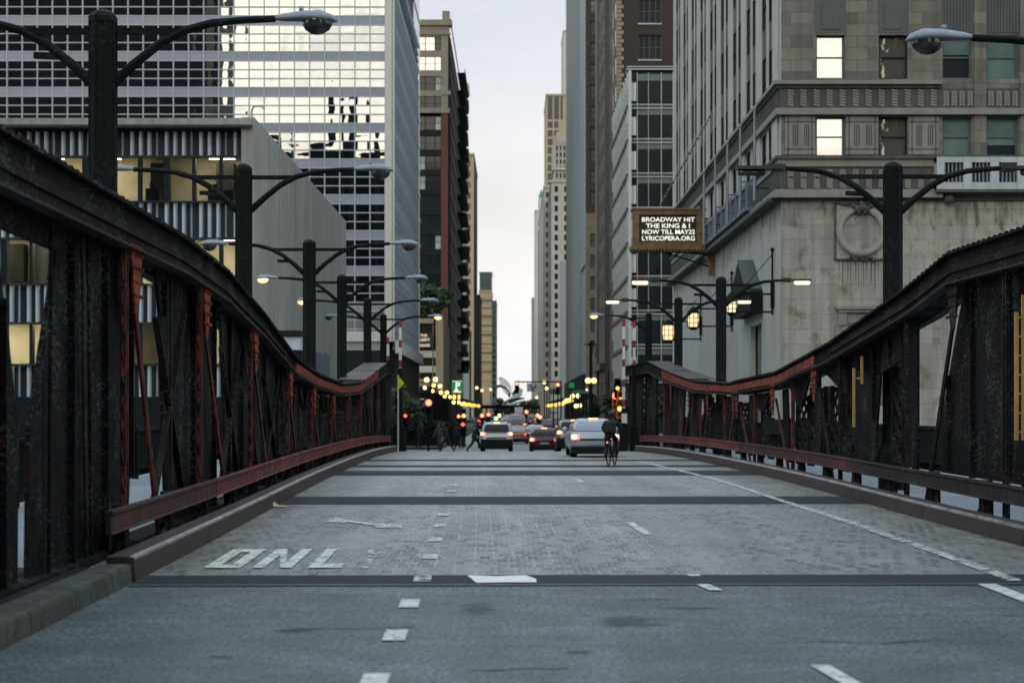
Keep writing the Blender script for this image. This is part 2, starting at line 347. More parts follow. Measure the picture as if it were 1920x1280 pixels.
M['skin'] = mat('skin', (.34, .20, .14), .5, var=.05)
M['hair'] = mat('hair', (.012, .010, .009), .6, var=.1)
M['cloth'] = mat('dark_clothes', (.009, .011, .013), .8, var=.3, scale=8)
M['cloth_grey'] = mat('grey_clothes', (.07, .075, .085), .8, var=.3, scale=8)
M['water'] = mat('river_water', (.02, .035, .035), .1, var=.2, scale=.2, bump=.4, bscale=2)
M['verdigris'] = mat('grey_green_roof', (.075, .085, .08), .7, var=.2)
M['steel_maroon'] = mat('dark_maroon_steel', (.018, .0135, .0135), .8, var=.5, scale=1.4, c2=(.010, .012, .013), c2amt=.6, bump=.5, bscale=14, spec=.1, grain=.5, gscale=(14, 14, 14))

M['stain'] = mat('oil_stain', (.035, .042, .043), .6, var=.2)
t, p, L = nodes(M['stain']); tc = t.nodes.new('ShaderNodeTexCoord'); v1 = t.nodes.new('ShaderNodeVectorMath'); v1.operation = 'MULTIPLY_ADD'; L(tc.outputs['Generated'], v1.inputs[0]); v1.inputs[1].default_value = (2, 2, 0); v1.inputs[2].default_value = (-1, -1, 0)
v2 = t.nodes.new('ShaderNodeVectorMath'); v2.operation = 'LENGTH'; L(v1.outputs[0], v2.inputs[0]); x_ = t.nodes.new('ShaderNodeTexNoise'); x_.inputs['Scale'].default_value = 3.5; x_.inputs['Detail'].default_value = 5; L(tc.outputs['Object'], x_.inputs[0])
a_ = t.nodes.new('ShaderNodeMath'); a_.operation = 'SUBTRACT'; L(x_.outputs[0], a_.inputs[0]); b_ = t.nodes.new('ShaderNodeMath'); b_.operation = 'MULTIPLY'; L(v2.outputs['Value'], b_.inputs[0]); b_.inputs[1].default_value = .55; L(b_.outputs[0], a_.inputs[1])
r_ = t.nodes.new('ShaderNodeMapRange'); r_.inputs[1].default_value = -.02; r_.inputs[2].default_value = .5; r_.inputs[4].default_value = .75; L(a_.outputs[0], r_.inputs[0]); L(r_.outputs[0], p.inputs['Alpha'])
M['soot'] = mat('soot_streaks', (.05, .05, .045), .9, var=.2, scale=1)
t, p, L = nodes(M['soot']); tc = t.nodes.new('ShaderNodeTexCoord'); mp = t.nodes.new('ShaderNodeMapping'); mp.inputs['Scale'].default_value = (2.4, 2.4, .35); L(tc.outputs['Object'], mp.inputs[0])
x_ = t.nodes.new('ShaderNodeTexNoise'); x_.inputs['Scale'].default_value = 1; x_.inputs['Detail'].default_value = 6; x_.inputs['Roughness'].default_value = .7; L(mp.outputs[0], x_.inputs[0])
r_ = t.nodes.new('ShaderNodeMapRange'); r_.inputs[1].default_value = .47; r_.inputs[2].default_value = .72; r_.inputs[4].default_value = .75; L(x_.outputs[0], r_.inputs[0]); L(r_.outputs[0], p.inputs['Alpha'])
# clear office pane: see-through with a constant share of mirror reflection
mm = bpy.data.materials.new('clear_pane'); mm.use_nodes = True; t = mm.node_tree; t.nodes.clear(); o_ = t.nodes.new('ShaderNodeOutputMaterial'); mi = t.nodes.new('ShaderNodeMixShader'); tr = t.nodes.new('ShaderNodeBsdfTransparent'); gl = t.nodes.new('ShaderNodeBsdfGlossy')
tr.inputs[0].default_value = (.86, .9, .88, 1); gl.inputs['Roughness'].default_value = .04; gl.inputs[0].default_value = (.8, .85, .9, 1); mi.inputs[0].default_value = .12
t.links.new(tr.outputs[0], mi.inputs[1]); t.links.new(gl.outputs[0], mi.inputs[2]); t.links.new(mi.outputs[0], o_.inputs[0]); M['clear'] = mm
M['room_wall'] = mat('office_back_wall', (.50, .47, .38), .8, var=.25, scale=.5)
M['room_light'] = emis('office_ceiling_light', (1, .86, .60), 11.0)
# mirror panes of the tower bulge a little: scalloped reflections, one swell per pane
t, p, L = nodes(M['b_glass']); tc = t.nodes.new('ShaderNodeTexCoord'); sp = t.nodes.new('ShaderNodeSeparateXYZ'); L(tc.outputs['Object'], sp.inputs[0])
def _m(op, a, b=0.0):
    q = t.nodes.new('ShaderNodeMath'); q.operation = op
    for i, v_ in enumerate((a, b)):
        if isinstance(v_, (int, float)): q.inputs[i].default_value = v_
        else: L(v_, q.inputs[i])
    return q.outputs[0]
sw = _m('ADD', _m('MULTIPLY', _m('COSINE', _m('MULTIPLY', _m('SUBTRACT', sp.outputs[0], -26.05), 2 * math.pi / 1.657)), .0011), _m('MULTIPLY', _m('COSINE', _m('MULTIPLY', sp.outputs[2], 2 * math.pi / 1.0)), .0003))
bn = [n_ for n_ in t.nodes if n_.type == 'BUMP'][0]; hs_ = bn.inputs['Height'].links[0].from_socket
b2_ = t.nodes.new('ShaderNodeBump'); b2_.inputs['Strength'].default_value = 1; b2_.inputs['Distance'].default_value = 1; L(sw, b2_.inputs['Height']); L(bn.outputs[0], b2_.inputs['Normal']); L(b2_.outputs[0], p.inputs['Normal'])
M['paint_letter'] = mat('road_letter_paint', (.66, .69, .62), .65, var=.15, scale=3, alpha_wear=.425)
M['paint_gone'] = mat('mostly_gone_road_paint', (.60, .63, .56), .65, var=.15, scale=3, alpha_wear=.52)

for k_ in ('steel', 'steel_maroon', 'steel_red', 'steel_brown', 'pole'):    # flaked paint
    t, p, L = nodes(M[k_]); tc = t.nodes.new('ShaderNodeTexCoord'); mp = t.nodes.new('ShaderNodeMapping'); mp.inputs['Scale'].default_value = (14, 9, 22); mp.inputs['Rotation'].default_value = (.5, .3, .2); L(tc.outputs['Object'], mp.inputs[0])
    x_ = t.nodes.new('ShaderNodeTexNoise'); x_.inputs['Scale'].default_value = 1; x_.inputs['Detail'].default_value = 4; x_.inputs['Roughness'].default_value = .75; L(mp.outputs[0], x_.inputs[0])
    r_ = t.nodes.new('ShaderNodeMapRange'); r_.inputs[1].default_value = .555; r_.inputs[2].default_value = .64; r_.inputs[4].default_value = .85 if k_ != 'pole' else .35; y_ = t.nodes.new('ShaderNodeTexNoise'); y_.inputs['Scale'].default_value = 1.1; y_.inputs['Detail'].default_value = 4; L(tc.outputs['Object'], y_.inputs[0]); z_ = t.nodes.new('ShaderNodeMapRange'); z_.inputs[1].default_value = .3; z_.inputs[2].default_value = .7; z_.inputs[3].default_value = -.12; z_.inputs[4].default_value = .10; L(y_.outputs[0], z_.inputs[0]); w_ = t.nodes.new('ShaderNodeMath'); L(x_.outputs[0], w_.inputs[0]); L(z_.outputs[0], w_.inputs[1]); L(w_.outputs[0], r_.inputs[0])
    q = t.nodes.new('ShaderNodeMix'); q.data_type = 'RGBA'; L(r_.outputs[0], q.inputs['Factor']); L(p.inputs['Base Color'].links[0].from_socket, q.inputs['A']); q.inputs['B'].default_value = (.075, .08, .078, 1); L(q.outputs['Result'], p.inputs['Base Color'])
M['beam_mid'] = mat('dimmed_red_guard_beam', (.095, .03, .03), .65, var=.45, scale=.9, c2=(.034, .022, .022), c2amt=.7, bump=.35, bscale=10, spec=.2)

t, p, L = nodes(M['asphalt']); tc = t.nodes.new('ShaderNodeTexCoord')                # tyre tracks along, faint screed marks across
for ms_, lo_v, hi_v in (((1.5, .05, 1), .82, 1.16), ((.35, 2.6, 1), .86, 1.12), ((.9, .9, 1), .80, 1.14)):
    mp = t.nodes.new('ShaderNodeMapping'); mp.inputs['Scale'].default_value = ms_; L(tc.outputs['Object'], mp.inputs[0]); x_ = t.nodes.new('ShaderNodeTexNoise'); x_.inputs['Scale'].default_value = 1; x_.inputs['Detail'].default_value = 4; L(mp.outputs[0], x_.inputs[0])
    r_ = t.nodes.new('ShaderNodeMapRange'); r_.inputs[1].default_value = .32; r_.inputs[2].default_value = .68; r_.inputs[3].default_value = lo_v; r_.inputs[4].default_value = hi_v; L(x_.outputs[0], r_.inputs[0])
    q = t.nodes.new('ShaderNodeVectorMath'); q.operation = 'SCALE'; L(p.inputs['Base Color'].links[0].from_socket, q.inputs[0]); L(r_.outputs[0], q.inputs['Scale']); L(q.outputs[0], p.inputs['Base Color'])
M['paint_edge'] = mat('worn_edge_line', (.58, .60, .55), .65, var=.2, scale=3, alpha_wear=.485)
M['kerb_edge'] = mat('worn_kerb_highlight', (.26, .225, .235), .4, .2, var=.35, scale=1.5, c2=(.06, .045, .045), c2amt=.4)
# ================================================================== ground, water, road, bridge deck
def sheet(us, vs, fz, fxy=B):
    mb = MB(); n = len(us); vv = []
    for v in vs:
        for u in us: p = fxy(u, v, 0); vv.append((p.x, p.y, fz(u, v)))
    fs = [(j * n + i, j * n + i + 1, (j + 1) * n + i + 1, (j + 1) * n + i) for j in range(len(vs) - 1) for i in range(n - 1)]
    return mb.add(vv, fs)
def frange(a, b, s):
    n = max(1, round((b - a) / s)); return [a + (b - a) * i / n for i in range(n + 1)]
XY = lambda u, v, z=0: Vector((u, v, z))
mb = MB(); mb.quad((-700, -500, -.3), (700, -500, -.3), (700, 21, -.3), (-700, 21, -.3)); struct('ground', mb, M['ground'])
mb = MB(); mb.quad((-4000, 99, -.86), (4000, 99, -.86), (4000, 7000, -.86), (-4000, 7000, -.86)); struct('ground', mb, M['ground'])
mb = MB(); mb.quad((-700, 15, -6), (700, 15, -6), (700, 105, -6), (-700, 105, -6)); struct('river_water', mb, M['water'])
mb = MB(); mb.box(-700, 700, 19, 21.4, -9, -.31); struct('quay', mb, M['concrete_dark'])
mb = MB(); mb.box(-700, 700, 98.4, 100, -9, -.87); struct('quay', mb, M['concrete_dark'])
fz0 = lambda u, v: zr(v)
struct('approach_road', sheet([-5.62, -2, 0, 2, 5.64, 9], frange(-60, 22, 2), fz0), M['asphalt'])
struct('city_road', sheet([-40, -11, -5.6, 0, 5.6, 11, 40], frange(95.2, 140, 1.5) , lambda u, v: zr(v) + (0 if abs(u) < 12 else 0), XY), M['street'])
struct('city_road', sheet([-10, -5, 0, 5, 10], [140] + frange(145, 300, 15) + [600, 1500], lambda u, v: zr(v), XY), M['street'])
# deck material: concrete-filled steel grid, pitted, with wheel tracks and dirt along the kerbs
m = mat('pitted_grid_deck', (.222, .220, .220), .5, var=.2, scale=.45, bump=.15, bscale=30, spec=.5)
t, p, L = nodes(m)
tc = t.nodes.new('ShaderNodeTexCoord')
def nz_(sc, detail, mapscale, lo, hi, a=0., b=1.):
    mp = t.nodes.new('ShaderNodeMapping'); mp.inputs['Scale'].default_value = mapscale; L(tc.outputs['Object'], mp.inputs[0])
    x = t.nodes.new('ShaderNodeTexNoise'); x.inputs['Scale'].default_value = sc; x.inputs['Detail'].default_value = detail; L(mp.outputs[0], x.inputs[0])
    r = t.nodes.new('ShaderNodeMapRange'); r.inputs[1].default_value = lo; r.inputs[2].default_value = hi; r.inputs[3].default_value = a; r.inputs[4].default_value = b; L(x.outputs[0], r.inputs[0]); return r.outputs[0]
def mth(op, a, b):
    x = t.nodes.new('ShaderNodeMath'); x.operation = op
    for i, s in enumerate((a, b)):
        if isinstance(s, (int, float)): x.inputs[i].default_value = s
        else: L(s, x.inputs[i])
    return x.outputs[0]
wob = t.nodes.new('ShaderNodeTexNoise'); wob.inputs['Scale'].default_value = 3.0; L(tc.outputs['Object'], wob.inputs[0])
wv_ = t.nodes.new('ShaderNodeVectorMath'); wv_.operation = 'MULTIPLY_ADD'; L(wob.outputs['Color'], wv_.inputs[0]); wv_.inputs[1].default_value = (.10, .16, 0); L(tc.outputs['Object'], wv_.inputs[2])
brk = t.nodes.new('ShaderNodeTexBrick'); brk.inputs['Scale'].default_value = 1; brk.inputs['Brick Width'].default_value = .15; brk.inputs['Row Height'].default_value = .42; brk.inputs['Mortar Size'].default_value = .028; brk.inputs['Mortar Smooth'].default_value = .6
brk.inputs['Color1'].default_value = (1, 1, 1, 1); brk.inputs['Color2'].default_value = (0, 0, 0, 1); brk.inputs['Mortar'].default_value = (0, 0, 0, 1); brk.inputs['Bias'].default_value = .1; L(wv_.outputs[0], brk.inputs[0])
pits = mth('MULTIPLY', brk.outputs['Color'], nz_(1, 2, (6, 4, 1), .30, .45))
patch = nz_(1, 4, (.6, .25, 1), .38, .58, .35, 1.0)
spx = t.nodes.new('ShaderNodeSeparateXYZ'); L(tc.outputs['Object'], spx.inputs[0])
uax = mth('SUBTRACT', mth('ADD', spx.outputs[0], mth('MULTIPLY', spx.outputs[1], .018)), 1.85)
wv = mth('SINE', mth('MULTIPLY', uax, 26.0), 0)                      # joints of the longitudinal grating bars
lines = mth('MULTIPLY', mth('MULTIPLY', mth('GREATER_THAN', wv, .95), nz_(1, 4, (9, .6, 1), .40, .6)), mth('LESS_THAN', mth('ABSOLUTE', mth('ADD', uax, 1.2), 0), 1.9))
edge = t.nodes.new('ShaderNodeMapRange'); edge.inputs[1].default_value = 4.3; edge.inputs[2].default_value = 5.6; L(mth('ABSOLUTE', uax, 0), edge.inputs[0])
edgef = mth('MULTIPLY', edge.outputs[0], nz_(1, 5, (2.5, .8, 1), .35, .6))
near = t.nodes.new('ShaderNodeMapRange'); near.inputs[1].default_value = 50; near.inputs[2].default_value = 27; near.inputs[3].default_value = .35; L(spx.outputs[1], near.inputs[0])
pf = mth('MULTIPLY', mth('MULTIPLY', pits, patch), mth('MULTIPLY', near.outputs[0], .95))
gr = nz_(1, 3, (22, 8, 1), .3, .7, .72, 1.28)
def mixc(src, fac, c):
    q = t.nodes.new('ShaderNodeMix'); q.data_type = 'RGBA'
    L(fac, q.inputs['Factor']); L(src, q.inputs['A']); q.inputs['B'].default_value = (*c, 1); return q.outputs['Result']
tr_ = nz_(1, 4, (1.4, .05, 1), .32, .68, .80, 1.18)
cur = p.inputs['Base Color'].links[0].from_socket
qq = t.nodes.new('ShaderNodeVectorMath'); qq.operation = 'SCALE'; L(cur, qq.inputs[0]); L(tr_, qq.inputs['Scale']); cur = qq.outputs[0]
q_ = t.nodes.new('ShaderNodeVectorMath'); q_.operation = 'SCALE'; L(cur, q_.inputs[0]); L(gr, q_.inputs['Scale']); cur = q_.outputs[0]
cur = mixc(cur, mth('MULTIPLY', edgef, .85), (.12, .10, .072))
cur = mixc(cur, mth('MULTIPLY', lines, .45), (.46, .47, .47))
cur = mixc(cur, pf, (.022, .026, .03)); L(cur, p.inputs['Base Color'])
bp = t.nodes.new('ShaderNodeBump'); bp.inputs['Strength'].default_value = .9; bp.inputs['Distance'].default_value = .025; bp.invert = True
L(mth('MULTIPLY', pits, patch), bp.inputs['Height']); L(bp.outputs[0], p.inputs['Normal']); M['deck'] = m
struct('bridge_deck', sheet([-5.62, -3, 0, 3, 5.62], frange(22, 95.2, 1.0), fz0), M['deck'])
# steel slab under the deck and the footways outside the trusses
mb = MB()
for u0, u1, zz in ((-10.2, -6.05, .12), (6.05, 10.2, .12)):
    vs = frange(22.3, 96, 4)
    for a, b in zip(vs, vs[1:]):
        lo = [B(u0, a, zr(a) + zz), B(u1, a, zr(a) + zz), B(u1, b, zr(b) + zz), B(u0, b, zr(b) + zz)]
        mb.prism([q - Vector((0, 0, .3)) for q in lo], lo)
struct('footway', mb, M['footway'])
mb = MB()
vs = frange(22, 95.2, 4)
for a, b in zip(vs, vs[1:]):
    lo = [B(-6, a, zr(a) - .08), B(6, a, zr(a) - .08), B(6, b, zr(b) - .08), B(-6, b, zr(b) - .08)]
    mb.prism([q - Vector((0, 0, .9)) for q in lo], lo)
struct('deck_girders', mb, M['steel'])
mb = MB()
for u0, u1 in ((-14, -5.98), (5.98 + 3.1, 16)):
    vs = frange(-40, 21.9, 3)
    for a, b in zip(vs, vs[1:]):
        lo = [B(u0, a, zr(a) + .17), B(u1, a, zr(a) + .17), B(u1, b, zr(b) + .17), B(u0, b, zr(b) + .17)]
        mb.prism([q - Vector((0, 0, .5)) for q in lo], lo)
struct('pavement', mb, M['podium'])
# kerbs
def kerb(side, v0, v1, seg, h, w_, m, name, u0=5.62):
    mb = MB(); v = v0
    while v < v1 - .1:
        e = min(v + seg, v1); rings = []
        for q in frange(v + .012, e - .012, 1.5):
            z = zr(q); r = .05
            pr = [(0, -.1), (.02, h - r), (r * .6, h - .012), (w_ * .3, h), (w_, h), (w_, -.1)]
            rings.append([B(side * (u0 + a), q, z + b) for a, b in pr])
        mb.loft(rings); v = e
    o = struct(name, mb, m)
    if name == 'bridge_kerb':
        e_ = MB(); vs = frange(v0 + .05, v1 - .05, 2); e_.loft([[B(side * (u0 + a), q, zr(q) + h + b) for a, b in ((.018, -.035), (.028, -.012), (.075, .006), (.075, -.004), (.035, -.03))] for q in vs]); e_.build('worn_edge_highlight', M['kerb_edge'], o)  # pale strip on the top edge: wear, with the highlight painted in
    return o
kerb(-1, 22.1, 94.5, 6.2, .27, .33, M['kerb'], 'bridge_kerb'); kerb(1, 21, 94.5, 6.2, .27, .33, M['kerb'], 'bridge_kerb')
kerb(-1, -40, 21.9, 1.9, .21, .36, M['kerb_stone'], 'stone_kerb'); kerb(1, -40, 20.8, 1.9, .21, .36, M['kerb_stone'], 'stone_kerb', u0=8.7)
for s in (-1, 1):                                     # raised pavements of the street beyond
    mb = MB(); vs = [134] + frange(138, 300, 14) + [700, 1400]
    for a, b in zip(vs, vs[1:]):
        lo = [Vector((-4.9 if s < 0 else 7.2, a, zr(a) + .14)), Vector((s * 15, a, zr(a) + .14)), Vector((s * 15, b, zr(b) + .14)), Vector((-4.9 if s < 0 else 7.2, b, zr(b) + .14))]
        mb.prism([q - Vector((0, 0, .3)) for q in lo], lo)
    struct('pavement', mb, M['concrete_dark'])

# ------------------------------------------------------------------ joint plates, road markings (all lie on the road)
def strip(mb, u0, u1, v0, v1, dz, mi=0):
    for a, b in zip(frange(v0, v1, 1.0), frange(v0, v1, 1.0)[1:]):
        mb.quad(*[B(u, v, zr(v) + dz) for u, v in ((u0, a), (u1, a), (u1, b), (u0, b))], mi)
def vrow(y0, y1): return uv(962, y0)[1], uv(962, y1)[1]
for k, (y0, y1) in enumerate(((1097, 1078), (945, 931), (891, 882.5), (875.5, 872), (864, 861.5))):
    v0, v1 = vrow(y0, y1); mb = MB()
    strip(mb, -5.6, 5.6, v0, v1, .008)
    if k == 0: strip(mb, -5.6, 5.6, v0 - .1, v0, .004, 1); strip(mb, -5.6, 5.6, v0 - .0, v0 + .05, .012, 2)
    struct('joint_plate', mb, [M['joint'], M['joint_lip'], M['lamp_grey']])
mb = MB(); mw = MB()
def mark(mb, px0, px1, y0, y1, skew=0, dz=.014):       # dash given by the corners of its outline on the road
    ps = [(px0, y0), (px1, y0), (px1 + skew, y1), (px0 + skew, y1)]
    q = [hit(*a) for a in ps]; mb.quad(*[Vector((X, Y, zr(Y) + dz)) for X, Y in q])
def dash(mb, u, v, du, dv, dz=.014): strip(mb, u - du / 2, u + du / 2, v - dv / 2, v + dv / 2, dz)
for px, y in ((768.5, 1131.5), (742, 1191), (703, 1277)):
    u, v = uv(px, y); dash(mb, u, v, .19, .78)
for px, y in ((793, 1085), (807, 1044), (816, 1012), (825, 986), (831, 965), (847, 921), (851, 910)):
    u, v = uv(px, y); dash(mw, u, v, .19, .72, .016)
for px0, y0, px1, y1, tgt in ((1538, 1250, 1625, 1300, mb), (1318, 1097, 1343, 1108, mb), (1297, 1078, 1304, 1081, mb), (1180, 980, 1216, 1003, mw), (1081, 898, 1092, 905, mw)):
    (ua, va), (ub, vb) = uv(px0, y0), uv(px1, y1); lo, hi = min(va, vb), max(va, vb); n = 5
    for i in range(n):
        f0, f1 = i / n, (i + 1) / n
        q = [(ub + (ua - ub) * f0, lo + (hi - lo) * f0), (ub + (ua - ub) * f1, lo + (hi - lo) * f1)]
        tgt.quad(*[B(u + k, v, zr(v) + .014) for (u, v), k in ((q[0], -.07), (q[0], .07), (q[1], .07), (q[1], -.07))])
me_ = MB()
edge_pts = [uv(*a) for a in ((1908, 1091), (1770, 1041), (1600, 982), (1450, 934), (1330, 896), (1200, 866))]
for (ua, va), (ub, vb) in zip(edge_pts, edge_pts[1:]):
    n = max(1, int((vb - va) / 1))
    for i in range(n):
        f0, f1 = i / n, (i + 1) / n
        q = [(ua + (ub - ua) * f, va + (vb - va) * f) for f in (f0, f1)]
        me_.quad(*[B(u + k, v, zr(v) + .016) for (u, v), k in ((q[0], -.085), (q[0], .085), (q[1], .085), (q[1], -.085))])
(ua, va), (ub, vb) = uv(1852, 1097), uv(1990, 1150)
mb.quad(*[B(u + k, v, zr(v) + .014) for (u, v), k in (((ub, vb), -.1), ((ub, vb), .1), ((ua, va), .1), ((ua, va), -.1))])
struct('lane_marking', me_, M['paint_edge']); struct('lane_marking', mb, M['paint']); struct('lane_marking', mw, M['paint_worn'])
# turn arrow: long shaft with a bent head
mb = MB()
for quadp in (((700, 981), (752, 985), (756, 991), (704, 990)), ((628, 973), (702, 982), (708, 987), (640, 978)), ((606, 980), (630, 971), (645, 974), (648, 981))):
    q = [hit(*a) for a in quadp]; mb.quad(*[Vector((X, Y, zr(Y) + .016)) for X, Y in q[::-1]])
struct('arrow_marking', mb, M['paint_worn'])
# ONLY in tall road letters
def word(pxs, y0, y1, glyphs=None):
    mb = MB()
    def poly(x0, x1, pts):
        for a in pts:                                  # each stroke: four (fx, fy) corners, fy 0 = near
            q = []
            for fx, fy in a:
                yb = y0 + (y1 - y0) * fy
                xs = (x0 + (x1 - x0) * fx) + (bx - (x0 + (x1 - x0) * fx)) * 0
                X0, Y0 = hit(xs, y0); u0 = X0 - 1.85 + .018 * Y0
                Yt = uv(962, yb)[1]; q.append(B(u0, Yt, zr(Yt) + .016))
            mb.add(q, [(0, 1, 2, 3)])
    bx = 0
    O = [[(0, 0), (.36, 0), (.36, 1), (0, 1)], [(.64, 0), (1, 0), (1, 1), (.64, 1)], [(.36, 0), (.64, 0), (.64, .16), (.36, .16)], [(.36, .84), (.64, .84), (.64, 1), (.36, 1)]]
    Nn = [[(0, 0), (.3, 0), (.3, 1), (0, 1)], [(.7, 0), (1, 0), (1, 1), (.7, 1)], [(.7, 0), (.7, .3), (.3, 1), (.3, .7)]]
    Ll = [[(0, 0), (.36, 0), (.36, 1), (0, 1)], [(.36, 0), (1, 0), (1, .2), (.36, .2)]]
    Yy = [[(.35, 0), (.65, 0), (.65, .5), (.35, .5)], [(.35, .5), (.65, .5), (.3, 1), (0, 1)], [(.35, .5), (.65, .5), (1, 1), (.7, 1)]]
    for (a, b), g in zip(pxs, glyphs if glyphs else (O, Nn, Ll)): poly(a, b, Yy if g == 'Y' else g)
    return mb
struct('lettering_marking', word(((383, 452), (474, 548), (578, 640)), 1065, 1030), M['paint_letter']); struct('lettering_marking', word(((664, 706),), 1065, 1030, ('Y',)), M['paint_gone'])
for px, y, w_, l_ in ((895, 1140, .42, 1.6), (560, 1180, .5, .5), (1090, 1222, .35, .3), (1290, 1140, .7, .4), (420, 1230, .3, .3), (1180, 1165, .9, 1.1)):
    mb = MB(); u, v = uv(px, y); k = 14; c = [(u + w_ / 2 * math.cos(2 * math.pi * i / k), v + l_ / 2 * math.sin(2 * math.pi * i / k)) for i in range(k)]; mb.add([B(a, e, zr(e) + .005) for a, e in c], [tuple(range(k))]); struct('oil_stain', mb, M['stain'])
mb = MB(); rc = random.Random(8)
for u, v, du in ((-3.6, 17.2, 1.2), (-1.9, 14.6, .8), (.6, 16.3, 1.5), (2.9, 18.4, .9), (4.1, 15.2, 1.3), (-.4, 19.9, .7)):
    x, y = u, v
    for i in range(int(du / .12)):
        nx, ny = x + .12, y + rc.gauss(0, .05); h_ = .008 + rc.random() * .012; mb.quad(*[B(a, e, zr(e) + .006) for a, e in ((x, y - h_), (nx, ny - h_), (nx, ny + h_), (x, y + h_))]); x, y = nx, ny
struct('tar_crack', mb, M['joint_lip'])
# crosswalk dashes across the far end
mb = MB(); v0, v1 = 113.2, 117.4; u = -9.5
while u < 9:
    strip(mb, u, u + .42, v0, v1, .03); u += .8
v0, v1 = 121.5, 122.2; u = -9.2
struct('crosswalk_marking', mb, M['paint'])

